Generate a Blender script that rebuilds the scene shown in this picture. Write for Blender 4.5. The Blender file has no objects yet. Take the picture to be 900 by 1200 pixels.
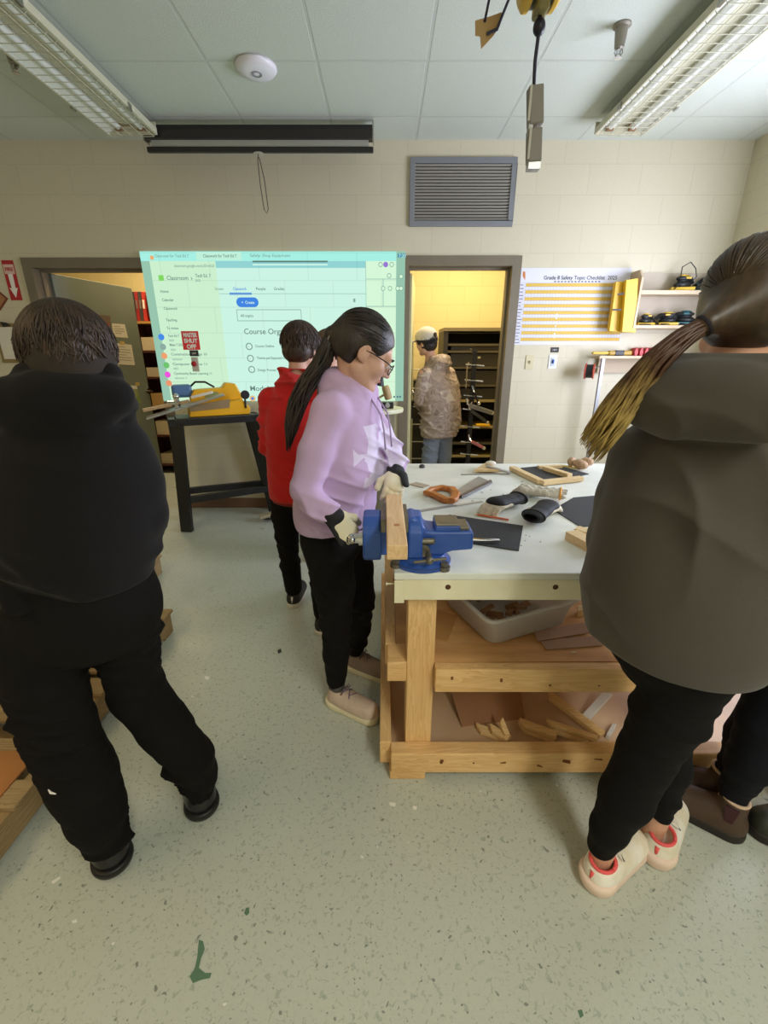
import bpy, bmesh, math, random
import numpy as np
from mathutils import Vector, Matrix, Euler
random.seed(7); np.random.seed(7)
SC = bpy.context.scene; COL = SC.collection
V = Vector; PI = math.pi
# ------------------------------------------------------------ camera
PITCH = math.radians(19.65); CP, SP = math.cos(PITCH), math.sin(PITCH); FPX = 518.0; CAMZ = 1.41
cam = bpy.data.cameras.new('camera'); camo = bpy.data.objects.new('camera', cam); COL.objects.link(camo)
camo.location = (0, 0, CAMZ); camo.rotation_euler = (PI/2-PITCH, 0, 0)
cam.sensor_fit = 'HORIZONTAL'; cam.sensor_width = 36; cam.lens = 36*FPX/900; cam.clip_start = .02
SC.camera = camo
SC.view_settings.view_transform = 'Standard'; SC.view_settings.look = 'None'
SC.view_settings.exposure = 0; SC.view_settings.gamma = 1; SC.view_settings.use_curve_mapping = False

def at(px, py, Y=None, Z=None):
    """real-world point seen at a photo pixel, at a known distance Y or height Z"""
    u, v = (px-450)/FPX, (600-py)/FPX
    d = V((u, CP+v*SP, -SP+v*CP))
    t = Y/d.y if Y is not None else (Z-CAMZ)/d.z
    return V((0, 0, CAMZ)) + d*t

# ------------------------------------------------------------ materials
def lin(c):
    o = []
    for x in c[:3]:
        x = x/255
        o.append(x/12.92 if x <= .04045 else ((x+.055)/1.055)**2.4)
    return (*o, 1)
MATS = {}
def mat(name, rgb=(200,200,200), rough=.6, metal=0, noise=0, nscale=30, bump=0, bscale=200, spec=.5, trans=0, alpha=1,
        rgb2=None, stretch=None, emit=0, sheen=0, coat=0):
    if name in MATS: return MATS[name]
    m = bpy.data.materials.new(name); m.use_nodes = True; MATS[name] = m
    nt = m.node_tree; b = nt.nodes['Principled BSDF']
    b.inputs['Base Color'].default_value = lin(rgb); b.inputs['Roughness'].default_value = rough
    b.inputs['Metallic'].default_value = metal; b.inputs['Specular IOR Level'].default_value = spec
    b.inputs['Transmission Weight'].default_value = trans; b.inputs['Alpha'].default_value = alpha
    b.inputs['Sheen Weight'].default_value = sheen; b.inputs['Coat Weight'].default_value = coat
    if emit:
        b.inputs['Emission Color'].default_value = lin(rgb); b.inputs['Emission Strength'].default_value = emit
    tc = nt.nodes.new('ShaderNodeTexCoord'); mp = nt.nodes.new('ShaderNodeMapping')
    nt.links.new(tc.outputs['Object'], mp.inputs[0])
    if stretch: mp.inputs['Scale'].default_value = stretch
    if noise or rgb2:
        n = nt.nodes.new('ShaderNodeTexNoise'); n.inputs['Scale'].default_value = nscale; n.inputs['Detail'].default_value = 4
        nt.links.new(mp.outputs[0], n.inputs['Vector'])
        r = nt.nodes.new('ShaderNodeValToRGB')
        c1 = lin(rgb); c2 = lin(rgb2) if rgb2 else tuple(x*(1-noise) for x in c1[:3])+(1,)
        r.color_ramp.elements[0].position = .35; r.color_ramp.elements[1].position = .65
        r.color_ramp.elements[0].color = c2; r.color_ramp.elements[1].color = c1
        nt.links.new(n.outputs['Fac'], r.inputs[0]); nt.links.new(r.outputs[0], b.inputs['Base Color'])
    if bump:
        n2 = nt.nodes.new('ShaderNodeTexNoise'); n2.inputs['Scale'].default_value = bscale; n2.inputs['Detail'].default_value = 3
        nt.links.new(mp.outputs[0], n2.inputs['Vector'])
        bp = nt.nodes.new('ShaderNodeBump'); bp.inputs['Strength'].default_value = bump; bp.inputs['Distance'].default_value = .003
        nt.links.new(n2.outputs['Fac'], bp.inputs['Height']); nt.links.new(bp.outputs[0], b.inputs['Normal'])
    return m
def wood(name, rgb, rgb2, axis=0, rough=.55, ring=9):
    """lengthwise grain along one axis"""
    if name in MATS: return MATS[name]
    m = bpy.data.materials.new(name); m.use_nodes = True; MATS[name] = m
    nt = m.node_tree; b = nt.nodes['Principled BSDF']; b.inputs['Roughness'].default_value = rough
    tc = nt.nodes.new('ShaderNodeTexCoord'); mp = nt.nodes.new('ShaderNodeMapping')
    s = [14, 14, 14]; s[axis] = 1.2; mp.inputs['Scale'].default_value = s
    nt.links.new(tc.outputs['Object'], mp.inputs[0])
    n = nt.nodes.new('ShaderNodeTexNoise'); n.inputs['Scale'].default_value = 2; n.inputs['Detail'].default_value = 5; n.inputs['Distortion'].default_value = .6
    nt.links.new(mp.outputs[0], n.inputs['Vector'])
    w = nt.nodes.new('ShaderNodeMath'); w.operation = 'MULTIPLY'; w.inputs[1].default_value = ring
    f = nt.nodes.new('ShaderNodeMath'); f.operation = 'FRACT'
    nt.links.new(n.outputs['Fac'], w.inputs[0]); nt.links.new(w.outputs[0], f.inputs[0])
    n3 = nt.nodes.new('ShaderNodeTexNoise'); n3.inputs['Scale'].default_value = 3.5
    nt.links.new(tc.outputs['Object'], n3.inputs['Vector'])
    ad = nt.nodes.new('ShaderNodeMath'); ad.operation = 'MULTIPLY_ADD'; ad.inputs[1].default_value = .45
    nt.links.new(f.outputs[0], ad.inputs[0]); nt.links.new(n3.outputs['Fac'], ad.inputs[2])
    r = nt.nodes.new('ShaderNodeValToRGB'); r.color_ramp.elements[0].position = .35; r.color_ramp.elements[1].position = 1
    r.color_ramp.elements[0].color = lin(rgb); r.color_ramp.elements[1].color = lin(rgb2)
    nt.links.new(ad.outputs[0], r.inputs[0]); nt.links.new(r.outputs[0], b.inputs['Base Color'])
    return m

# ------------------------------------------------------------ objects
def tag(o, label=None, cat=None, group=None, kind=None):
    if label: o['label'] = label
    if cat: o['category'] = cat
    if group: o['group'] = group
    if kind: o['kind'] = kind
    return o
def thing(name, label, cat, loc, group=None):
    o = bpy.data.objects.new(name, None); COL.objects.link(o); o.location = loc; o.empty_display_size = .05
    return tag(o, label, cat, group)
def wloc(o):
    p = V((0, 0, 0))
    while o is not None: p += o.location; o = o.parent
    return p
def link(name, me, m, parent=None, base=None, smooth=False):
    """mesh given in world coordinates; its origin goes to base (top level) or to the parent's origin"""
    o = bpy.data.objects.new(name, me); COL.objects.link(o)
    if m: me.materials.append(m)
    if parent is not None:
        b = wloc(parent); o.parent = parent
        me.transform(Matrix.Translation(-b))
    elif base is not None:
        me.transform(Matrix.Translation(-V(base))); o.location = base
    if smooth: me.polygons.foreach_set('use_smooth', [True]*len(me.polygons))
    return o
class MB:
    def __init__(s): s.b = bmesh.new()
    def box(s, c, d, R=None, bev=0):
        r = bmesh.ops.create_cube(s.b, size=1)['verts']
        M = Matrix.Translation(V(c)) @ (R.to_4x4() if R else Matrix.Identity(4)) @ Matrix.Diagonal((*d, 1))
        bmesh.ops.transform(s.b, matrix=M, verts=r)
        if bev:
            es = list({e for v in r for e in v.link_edges})
            bmesh.ops.bevel(s.b, geom=es, offset=bev, segments=2, affect='EDGES', profile=.5)
        return s
    def span(s, a, b, w, h, up=(0,0,1), bev=0):
        """bar from a to b, w wide, h high"""
        a, b = V(a), V(b); x = (b-a); L = x.length; x.normalize(); u = V(up); y = u.cross(x)
        if y.length < 1e-4: y = V((0,1,0)).cross(x)
        y.normalize(); z = x.cross(y)
        R = Matrix((x, y, z)).transposed()
        return s.box((a+b)/2, (L, w, h), R, bev)
    def cyl(s, a, b, r, r2=None, seg=20, caps=True):
        a, b = V(a), V(b); d = b-a; r2 = r if r2 is None else r2
        q = d.to_track_quat('Z', 'Y').to_matrix().to_4x4()
        bmesh.ops.create_cone(s.b, cap_ends=caps, segments=seg, radius1=r, radius2=r2, depth=d.length, matrix=Matrix.Translation((a+b)/2) @ q)
        return s
    def ball(s, c, r, R=None, seg=16):
        if not hasattr(r, '__len__'): r = (r, r, r)
        M = Matrix.Translation(V(c)) @ (R.to_4x4() if R else Matrix.Identity(4)) @ Matrix.Diagonal((*r, 1))
        bmesh.ops.create_uvsphere(s.b, u_segments=seg, v_segments=max(6, seg//2+2), radius=1, matrix=M)
        return s
    def tube(s, pts, r, seg=8, caps=True):
        pts = [V(p) for p in pts]; n = len(pts); rs = r if hasattr(r, '__len__') else [r]*n
        rings = []; up = None
        for i, p in enumerate(pts):
            t = (pts[min(i+1, n-1)]-pts[max(i-1, 0)])
            if t.length < 1e-9: t = V((0,0,1))
            t.normalize()
            if up is None:
                up = V((0,0,1)) if abs(t.z) < .9 else V((1,0,0))
            x = up.cross(t); x.normalize(); y = t.cross(x); up = y
            rings.append([s.b.verts.new(p+(x*math.cos(2*PI*k/seg)+y*math.sin(2*PI*k/seg))*rs[i]) for k in range(seg)])
        for A, B in zip(rings, rings[1:]):
            for k in range(seg): s.b.faces.new((A[k], A[(k+1) % seg], B[(k+1) % seg], B[k]))
        if caps:
            s.b.faces.new(rings[0][::-1]); s.b.faces.new(rings[-1])
        return s
    def prism(s, pts, d):
        """closed outline of 3D points pushed out by vector d"""
        a = [s.b.verts.new(V(p)) for p in pts]; b = [s.b.verts.new(V(p)+V(d)) for p in pts]; n = len(a)
        s.b.faces.new(a[::-1]); s.b.faces.new(b)
        for i in range(n): s.b.faces.new((a[i], a[(i+1) % n], b[(i+1) % n], b[i]))
        return s
    def lathe(s, prof, c, seg=32, ax=(0,0,1)):
        q = V(ax).to_track_quat('Z', 'Y').to_matrix(); c = V(c); rings = []
        for r, z in prof:
            rings.append([s.b.verts.new(c+q @ V((r*math.cos(2*PI*k/seg), r*math.sin(2*PI*k/seg), z))) for k in range(seg)])
        for A, B in zip(rings, rings[1:]):
            for k in range(seg): s.b.faces.new((A[k], A[(k+1) % seg], B[(k+1) % seg], B[k]))
        if prof[0][0] > 1e-5: s.b.faces.new(rings[0][::-1])
        if prof[-1][0] > 1e-5: s.b.faces.new(rings[-1])
        return s
    def build(s, name, m, parent=None, base=None, smooth=False, bevel=0, subsurf=0, auto=False):
        bmesh.ops.remove_doubles(s.b, verts=s.b.verts, dist=1e-6)
        bmesh.ops.recalc_face_normals(s.b, faces=s.b.faces)
        me = bpy.data.meshes.new(name); s.b.to_mesh(me); s.b.free()
        if parent is None and base is None:
            co = np.array([v.co for v in me.vertices]); lo, hi = co.min(0), co.max(0)
            base = ((lo[0]+hi[0])/2, (lo[1]+hi[1])/2, lo[2])
        o = link(name, me, m, parent, base, smooth)
        if bevel:
            q = o.modifiers.new('bevel', 'BEVEL'); q.width = bevel; q.segments = 2; q.limit_method = 'ANGLE'
        if subsurf:
            q = o.modifiers.new('sub', 'SUBSURF'); q.levels = q.render_levels = subsurf
        if auto:
            me.set_sharp_from_angle(angle=math.radians(40)); me.polygons.foreach_set('use_smooth', [True]*len(me.polygons))
        return o
FONT = None
def text(name, body, size, p, m, parent, normal=(0,-1,0), up=(0,0,1), depth=.0004, align='LEFT', bold=0, fit=None):
    cu = bpy.data.curves.new('t', 'FONT'); cu.body = body; cu.size = size; cu.extrude = depth; cu.align_x = align; cu.offset = bold
    cu.resolution_u = 3
    o = bpy.data.objects.new('t', cu); COL.objects.link(o)
    dg = bpy.context.evaluated_depsgraph_get(); dg.update()
    me = bpy.data.meshes.new_from_object(o.evaluated_get(dg)); bpy.data.objects.remove(o); bpy.data.curves.remove(cu)
    me.name = name; me.materials.clear()
    if fit and len(me.vertices):
        w = max(v.co.x for v in me.vertices)-min(v.co.x for v in me.vertices)
        if w > 0: me.transform(Matrix.Diagonal((fit/w, 1, 1, 1)))
    n = V(normal).normalized(); u = V(up); u = (u-n*u.dot(n)).normalized(); x = u.cross(n)
    M = Matrix((x, u, n)).transposed().to_4x4(); M.translation = V(p)
    me.transform(M)
    return link(name, me, m, parent)
def copytree(o, parent=None):
    c = o.copy(); COL.objects.link(c); c.parent = parent
    for ch in list(o.children): copytree(ch, c)
    return c

# ------------------------------------------------------------ soft-form sculpting (signed distance grid + surface nets)
class SDF:
    def __init__(s, lo, hi, h):
        s.lo = np.array(lo, np.float32); s.h = h
        s.n = np.ceil((np.array(hi)-s.lo)/h).astype(int)+1
        s.F = np.full(s.n, .2, np.float32)
    def _sub(s, lo, hi):
        a = np.clip(np.floor((np.array(lo)-s.lo)/s.h).astype(int), 0, s.n); b = np.clip(np.ceil((np.array(hi)-s.lo)/s.h).astype(int)+1, 0, s.n)
        if (b <= a).any(): return None
        sl = tuple(slice(i, j) for i, j in zip(a, b))
        ax = [(np.arange(a[k], b[k], dtype=np.float32)*s.h+s.lo[k]) for k in range(3)]
        return sl, ax[0][:, None, None], ax[1][None, :, None], ax[2][None, None, :]
    def _mix(s, sl, d, k, sub=False):
        A = s.F[sl]
        if sub:
            d = -d; h = np.clip(.5-.5*(d-A)/k, 0, 1); s.F[sl] = d*(1-h)+A*h+k*h*(1-h)
        else:
            h = np.clip(.5+.5*(d-A)/k, 0, 1); s.F[sl] = d*(1-h)+A*h-k*h*(1-h)
    def cone(s, a, b, ra, rb, k=.02, flat=None, sub=False):
        a = np.array(a, np.float32); b = np.array(b, np.float32); m = max(ra, rb)+k+3*s.h
        q = s._sub(np.minimum(a, b)-m, np.maximum(a, b)+m)
        if q is None: return s
        sl, X, Y, Z = q
        X, Y, Z = X-a[0], Y-a[1], Z-a[2]; ab = b-a
        if flat is not None:
            n, f = np.array(flat[0], np.float32), flat[1]; n = n/np.linalg.norm(n); g = (1/f-1)
            dn = (X*n[0]+Y*n[1]+Z*n[2])*g; X, Y, Z = X+dn*n[0], Y+dn*n[1], Z+dn*n[2]; ab = ab+n*np.dot(ab, n)*g
        L = float(ab @ ab)+1e-12
        t = np.clip((X*ab[0]+Y*ab[1]+Z*ab[2])/L, 0, 1)
        d = np.sqrt((X-t*ab[0])**2+(Y-t*ab[1])**2+(Z-t*ab[2])**2)-(ra+(rb-ra)*t)
        if flat is not None: d = d*(.5+.5*flat[1])
        s._mix(sl, d, k, sub); return s
    def ell(s, c, r, R=None, k=.02, sub=False):
        c = np.array(c, np.float32); r = np.array(r if hasattr(r, '__len__') else (r,)*3, np.float32); m = r.max()+k+3*s.h
        q = s._sub(c-m, c+m)
        if q is None: return s
        sl, X, Y, Z = q; X, Y, Z = X-c[0], Y-c[1], Z-c[2]
        A = np.array(R, np.float32) if R is not None else np.eye(3, dtype=np.float32)   # rows: local axes in world
        k0 = 0; k1 = 0
        for i in range(3):
            p = (X*A[i][0]+Y*A[i][1]+Z*A[i][2])
            k0 = k0+(p/r[i])**2; k1 = k1+(p/(r[i]*r[i]))**2
        k0 = np.sqrt(k0); k1 = np.sqrt(k1)+1e-9
        s._mix(sl, k0*(k0-1)/k1, k, sub); return s
    def chain(s, pts, k=.02, flat=None, sub=False):
        for (a, ra), (b, rb) in zip(pts, pts[1:]): s.cone(a, b, ra, rb, k, flat, sub)
        return s
    def _axes(s):
        return [(np.arange(s.n[i], dtype=np.float32)*s.h+s.lo[i]) for i in range(3)]
    def cut(s, p, n, k=.006):
        """remove what lies on the +n side of the plane"""
        ax = s._axes(); n = np.array(n, np.float32); n = n/np.linalg.norm(n)
        d = (ax[0][:, None, None]-p[0])*n[0]+(ax[1][None, :, None]-p[1])*n[1]+(ax[2][None, None, :]-p[2])*n[2]
        A = s.F; h = np.clip(.5-.5*(d-A)/k, 0, 1); s.F = (d*(1-h)+A*h+k*h*(1-h)).astype(np.float32); return s
    def folds(s, amp, waves, seed=1, where=None):
        """cloth folds: a few warped sine waves; waves = [(direction, frequency)]"""
        m = np.abs(s.F) < .03; ijk = np.argwhere(m); P = ijk*s.h+s.lo; rs = np.random.RandomState(seed)
        w = np.zeros(len(P), np.float32)
        wx = np.sin(P @ np.array([9., 4, 7])+seed)+.6*np.sin(P @ np.array([-5., 13, 6])+2*seed)
        wy = np.sin(P @ np.array([4., -8, 11])+3*seed)+.6*np.sin(P @ np.array([12., 5, -9])+seed)
        for d, f in waves:
            d = np.array(d, float); d /= np.linalg.norm(d); ph = rs.rand()*6.28
            w += (1.25-2.5*(1-np.abs(np.sin((P @ d)*f*.8+wx*.8+ph)))**2)*np.clip(.55+.6*wy, -.1, 1.4)
        g = np.clip(.5+.5*np.sin(P @ np.array([6., 7, 5])+wx+seed), .15, 1)
        w = 2.1*amp*w/len(waves)**.6*g
        if where is not None: w = w*where(P)
        s.F[m] += w.astype(np.float32); return s
    def mesh(s, name, smooth=1):
        F = s.F; S = F < 0
        for sl in ((0,), (-1,)):
            pass
        S[0], S[-1], S[:, 0], S[:, -1], S[:, :, 0], S[:, :, -1] = (False,)*6
        c = np.zeros(tuple(s.n-1), np.int8)
        off = [(i, j, k) for i in (0, 1) for j in (0, 1) for k in (0, 1)]
        for o in off: c += S[o[0]:s.n[0]-1+o[0], o[1]:s.n[1]-1+o[1], o[2]:s.n[2]-1+o[2]]
        mask = (c > 0) & (c < 8); ijk = np.argwhere(mask); idx = np.full(mask.shape, -1, np.int64); idx[mask] = np.arange(len(ijk))
        val = {o: F[ijk[:, 0]+o[0], ijk[:, 1]+o[1], ijk[:, 2]+o[2]] for o in off}
        sg = {o: S[ijk[:, 0]+o[0], ijk[:, 1]+o[1], ijk[:, 2]+o[2]] for o in off}
        P = np.zeros((len(ijk), 3)); C = np.zeros(len(ijk))
        for o in off:
            for a in range(3):
                if o[a] == 0:
                    o2 = tuple(1 if i == a else o[i] for i in range(3)); x = sg[o] != sg[o2]
                    f0, f1 = val[o][x], val[o2][x]; den = f0-f1; den[np.abs(den) < 1e-9] = 1e-9; t = np.clip(f0/den, 0, 1)
                    q = np.tile(np.array(o, float), (x.sum(), 1)); q[:, a] += t; P[x] += q; C[x] += 1
        P = P/np.maximum(C, 1)[:, None]+ijk; P = P*s.h+s.lo
        Q = []
        for a in range(3):
            b, d = (a+1) % 3, (a+2) % 3
            sa = [slice(None)]*3; sb = [slice(None)]*3; sa[a] = slice(0, -1); sb[a] = slice(1, None)
            A, B = S[tuple(sa)], S[tuple(sb)]
            e = np.argwhere(A != B); e = e[(e[:, b] > 0) & (e[:, d] > 0) & (e[:, b] < s.n[b]-1) & (e[:, d] < s.n[d]-1)]
            def cell(db, dd):
                f = e.copy(); f[:, b] -= db; f[:, d] -= dd; return idx[f[:, 0], f[:, 1], f[:, 2]]
            q = np.stack([cell(1, 1), cell(0, 1), cell(0, 0), cell(1, 0)], 1)
            fl = ~A[e[:, 0], e[:, 1], e[:, 2]]; q[fl] = q[fl][:, ::-1]; Q.append(q)
        Q = np.concatenate(Q); Q = Q[(Q >= 0).all(1)]
        for _ in range(smooth):
            acc = np.zeros_like(P); cnt = np.zeros(len(P))
            for i in range(4):
                j = (i+1) % 4
                np.add.at(acc, Q[:, i], P[Q[:, j]]); np.add.at(cnt, Q[:, i], 1)
                np.add.at(acc, Q[:, j], P[Q[:, i]]); np.add.at(cnt, Q[:, j], 1)
            P = P*.5+.5*acc/np.maximum(cnt, 1)[:, None]
        me = bpy.data.meshes.new(name)
        me.vertices.add(len(P)); me.vertices.foreach_set('co', P.astype(np.float32).ravel())
        me.loops.add(len(Q)*4); me.loops.foreach_set('vertex_index', Q.astype(np.int32).ravel())
        me.polygons.add(len(Q)); me.polygons.foreach_set('loop_start', (np.arange(len(Q))*4).astype(np.int32))
        me.polygons.foreach_set('use_smooth', np.ones(len(Q), bool))
        me.update(calc_edges=True); me.validate()
        return me
    def build(s, name, m, parent=None, base=None, smooth=1):
        return link(name, s.mesh(name, smooth), m, parent, base)
def bounds(pts, m):
    a = np.array([tuple(p) for p in pts]); return a.min(0)-m, a.max(0)+m
# ============================================================ THE ROOM
WY = 4.08; CZ = 2.93; XL, XR, YB = -3.7, 2.80, -3.2
def posmat(name, rgb, rgb_line, wx, wz, off, plane, mortar, offset, rough, bump=.3, fleck=None, spec=.4):
    m = bpy.data.materials.new(name); m.use_nodes = True; nt = m.node_tree; b = nt.nodes['Principled BSDF']; b.inputs['Roughness'].default_value = rough
    b.inputs['Specular IOR Level'].default_value = spec
    g = nt.nodes.new('ShaderNodeNewGeometry'); sp = nt.nodes.new('ShaderNodeSeparateXYZ'); cb = nt.nodes.new('ShaderNodeCombineXYZ')
    nt.links.new(g.outputs['Position'], sp.inputs[0])
    for k, axn in enumerate(plane):
        a = nt.nodes.new('ShaderNodeMath'); a.operation = 'ADD'; a.inputs[1].default_value = off[k]
        nt.links.new(sp.outputs[axn], a.inputs[0]); nt.links.new(a.outputs[0], cb.inputs[k])
    br = nt.nodes.new('ShaderNodeTexBrick'); br.offset = offset; br.inputs['Scale'].default_value = 1
    br.inputs['Brick Width'].default_value = wx; br.inputs['Row Height'].default_value = wz; br.inputs['Mortar Size'].default_value = mortar
    br.inputs['Mortar Smooth'].default_value = .3
    br.inputs['Color1'].default_value = lin(rgb); br.inputs['Color2'].default_value = lin([c*.985 for c in rgb]); br.inputs['Mortar'].default_value = lin(rgb_line)
    nt.links.new(cb.outputs[0], br.inputs['Vector'])
    n = nt.nodes.new('ShaderNodeTexNoise'); n.inputs['Scale'].default_value = fleck[0] if fleck else 60; n.inputs['Detail'].default_value = 5
    nt.links.new(g.outputs['Position'], n.inputs['Vector'])
    mx = nt.nodes.new('ShaderNodeMixRGB'); mx.blend_type = 'MULTIPLY'; mx.inputs[0].default_value = fleck[1] if fleck else .08
    nt.links.new(br.outputs['Color'], mx.inputs[1]); nt.links.new(n.outputs['Fac'], mx.inputs[2]); nt.links.new(mx.outputs[0], b.inputs['Base Color'])
    ma = nt.nodes.new('ShaderNodeMath'); ma.operation = 'MULTIPLY_ADD'; ma.inputs[1].default_value = -1.0
    ms = nt.nodes.new('ShaderNodeMath'); ms.operation = 'MULTIPLY'; ms.inputs[1].default_value = .35 if not fleck else .8
    nt.links.new(n.outputs['Fac'], ms.inputs[0]); nt.links.new(br.outputs['Fac'], ma.inputs[0]); nt.links.new(ms.outputs[0], ma.inputs[2])
    bp = nt.nodes.new('ShaderNodeBump'); bp.inputs['Strength'].default_value = bump; bp.inputs['Distance'].default_value = .004
    nt.links.new(ma.outputs[0], bp.inputs['Height']); nt.links.new(bp.outputs[0], b.inputs['Normal'])
    return m
M_wall = posmat('painted_block', (214,206,180), (204,196,170), .4, .2, (.02,.02), ('X','Z'), .0035, .5, .42, .16)
M_wallside = posmat('painted_block_side', (214,206,180), (204,196,170), .4, .2, (.02,.02), ('Y','Z'), .0035, .5, .42, .16)
M_yroom = posmat('cream_block_warm_tint', (224,206,150), (214,195,140), .4, .2, (.02,.02), ('X','Z'), .004, .5, .6, .35)  # cream block walls, yellowed in colour for the warm lamplight
M_yside = posmat('cream_block_warm_tint_side', (224,206,150), (214,195,140), .4, .2, (.02,.02), ('Y','Z'), .004, .5, .6, .35)
M_ceil = posmat('ceiling_tile', (218,224,212), (206,211,200), .61, .61, (.37,-3.735+6.1), ('X','Y'), .010, 0, .9, .5, (170,.3))
# floor: speckled vinyl, worn
def floor_mat():
    m = bpy.data.materials.new('speckled_vinyl'); m.use_nodes = True; nt = m.node_tree; b = nt.nodes['Principled BSDF']
    b.inputs['Roughness'].default_value = .33; b.inputs['Specular IOR Level'].default_value = .45
    g = nt.nodes.new('ShaderNodeNewGeometry')
    def noise(sc, det=3, dist=0):
        n = nt.nodes.new('ShaderNodeTexNoise'); n.inputs['Scale'].default_value = sc; n.inputs['Detail'].default_value = det; n.inputs['Distortion'].default_value = dist
        nt.links.new(g.outputs['Position'], n.inputs['Vector']); return n
    def ramp(src, a, b_, ca, cb_):
        r = nt.nodes.new('ShaderNodeValToRGB'); r.color_ramp.elements[0].position = a; r.color_ramp.elements[1].position = b_
        r.color_ramp.elements[0].color = ca; r.color_ramp.elements[1].color = cb_; nt.links.new(src, r.inputs[0]); return r
    def mix(f, a, c):
        x = nt.nodes.new('ShaderNodeMixRGB'); nt.links.new(f, x.inputs[0])
        if isinstance(a, tuple): x.inputs[1].default_value = a
        else: nt.links.new(a, x.inputs[1])
        if isinstance(c, tuple): x.inputs[2].default_value = c
        else: nt.links.new(c, x.inputs[2])
        return x.outputs[0]
    W = (1,1,1,1); K = (0,0,0,1)
    c = ramp(noise(1.3, 4, .4).outputs['Fac'], .35, .7, lin((166,173,160)), lin((178,185,172))).outputs[0]
    c = mix(ramp(noise(95, 2, .8).outputs['Fac'], .57, .63, K, (.45,)*3+(1,)).outputs[0], c, lin((142,146,130)))
    c = mix(ramp(noise(80, 2, .9).outputs['Fac'], .38, .30, K, (.6,)*3+(1,)).outputs[0], c, lin((204,206,194)))
    c = mix(ramp(noise(75, 1, .4).outputs['Fac'], .69, .73, K, (.75,)*3+(1,)).outputs[0], c, lin((104,110,100)))
    c = mix(ramp(noise(34, 1, .2).outputs['Fac'], .79, .80, K, W).outputs[0], c, lin((226,226,220)))
    nt.links.new(c, b.inputs['Base Color'])
    r = ramp(noise(7, 5).outputs['Fac'], .3, .7, (.27,)*3+(1,), (.45,)*3+(1,)); nt.links.new(r.outputs[0], b.inputs['Roughness'])
    bp = nt.nodes.new('ShaderNodeBump'); bp.inputs['Strength'].default_value = .15; bp.inputs['Distance'].default_value = .002
    nt.links.new(noise(30, 3).outputs['Fac'], bp.inputs['Height']); nt.links.new(bp.outputs[0], b.inputs['Normal'])
    return m
M_floor = floor_mat()
def struct(o): o['kind'] = 'structure'; return o
def bx(mb, x0, x1, y0, y1, z0, z1): return mb.box(((x0+x1)/2, (y0+y1)/2, (z0+z1)/2), (abs(x1-x0), abs(y1-y0), abs(z1-z0)))
struct(bx(MB(), -5, 4, YB-.2, 7, -.2, 0).build('floor', M_floor, base=(0,0,-.2)))
struct(bx(MB(), -5, 4, YB-.2, 7, CZ, CZ+.2).build('ceiling', M_ceil, base=(0,0,CZ)))
LD = (-2.89, -1.96, 2.085); RD = (.19, 1.06, 2.10); FW = .062
mb = MB(); WT = WY+.2
bx(mb, -5, LD[0], WY, WT, 0, CZ); bx(mb, LD[0], LD[1], WY, WT, LD[2], CZ); bx(mb, LD[1], RD[0], WY, WT, 0, CZ)
bx(mb, RD[0], RD[1], WY, WT, RD[2], CZ); bx(mb, RD[1], XR+.2, WY, WT, 0, CZ)
struct(mb.build('wall_back', M_wall, base=(0,WY,0)))
# right wall with the daylight window (behind and beside the camera)
mb = MB(); WN = (1.75, 3.25, .95, 2.35)
bx(mb, XR, XR+.2, YB, WN[0], 0, CZ); bx(mb, XR, XR+.2, WN[1], WY, 0, CZ); bx(mb, XR, XR+.2, WN[0], WN[1], 0, WN[2]); bx(mb, XR, XR+.2, WN[0], WN[1], WN[3], CZ)
struct(mb.build('wall_right', M_wallside, base=(XR,0,0)))
M_frame = mat('frame_paint', (122,112,94), .45, noise=.1, nscale=6)
mb = MB()
for y0, y1 in ((WN[0], WN[0]+.05), (WN[1]-.05, WN[1]), ((WN[0]+WN[1])/2-.03, (WN[0]+WN[1])/2+.03)): bx(mb, XR+.06, XR+.12, y0, y1, WN[2], WN[3])
for z0, z1 in ((WN[2], WN[2]+.05), (WN[3]-.05, WN[3])): bx(mb, XR+.06, XR+.12, WN[0]+.05, WN[1]-.05, z0, z1)
w1 = struct(mb.build('window_1', M_frame, base=(XR+.09, (WN[0]+WN[1])/2, WN[2])))
bx(MB(), XR+.085, XR+.092, WN[0]+.05, WN[1]-.05, WN[2]+.05, WN[3]-.05).build('pane', mat('window_glass', (255,255,255), .0, trans=1), w1)
struct(bx(MB(), XL-.2, XL, YB, WY, 0, CZ).build('wall_left', M_wallside, base=(XL,0,0)))
struct(bx(MB(), XL-.2, XR+.2, YB-.2, YB, 0, CZ).build('wall_front', M_wall, base=(0,YB,0)))
# rooms beyond the two doorways
mb = MB(); bx(mb, -4.6, -.82, 6.3, 6.5, 0, CZ); struct(mb.build('wall_storeroom_back', M_yroom, base=(-3,6.3,0)))
mb = MB(); bx(mb, -.58, 3.0, 5.95, 6.15, 0, CZ); struct(mb.build('wall_side_room_back', M_yroom, base=(1,5.95,0)))
struct(bx(MB(), -.82, -.58, WT, 6.5, 0, CZ).build('wall_partition', M_yside, base=(-.7,WT,0)))
struct(bx(MB(), -4.8, -4.6, WT, 6.5, 0, CZ).build('wall_storeroom_left', M_yside, base=(-4.7,WT,0)))
struct(bx(MB(), 2.4, 2.6, WT, 5.95, 0, CZ).build('wall_side_room_right', M_yside, base=(2.5,WT,0)))
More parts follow.
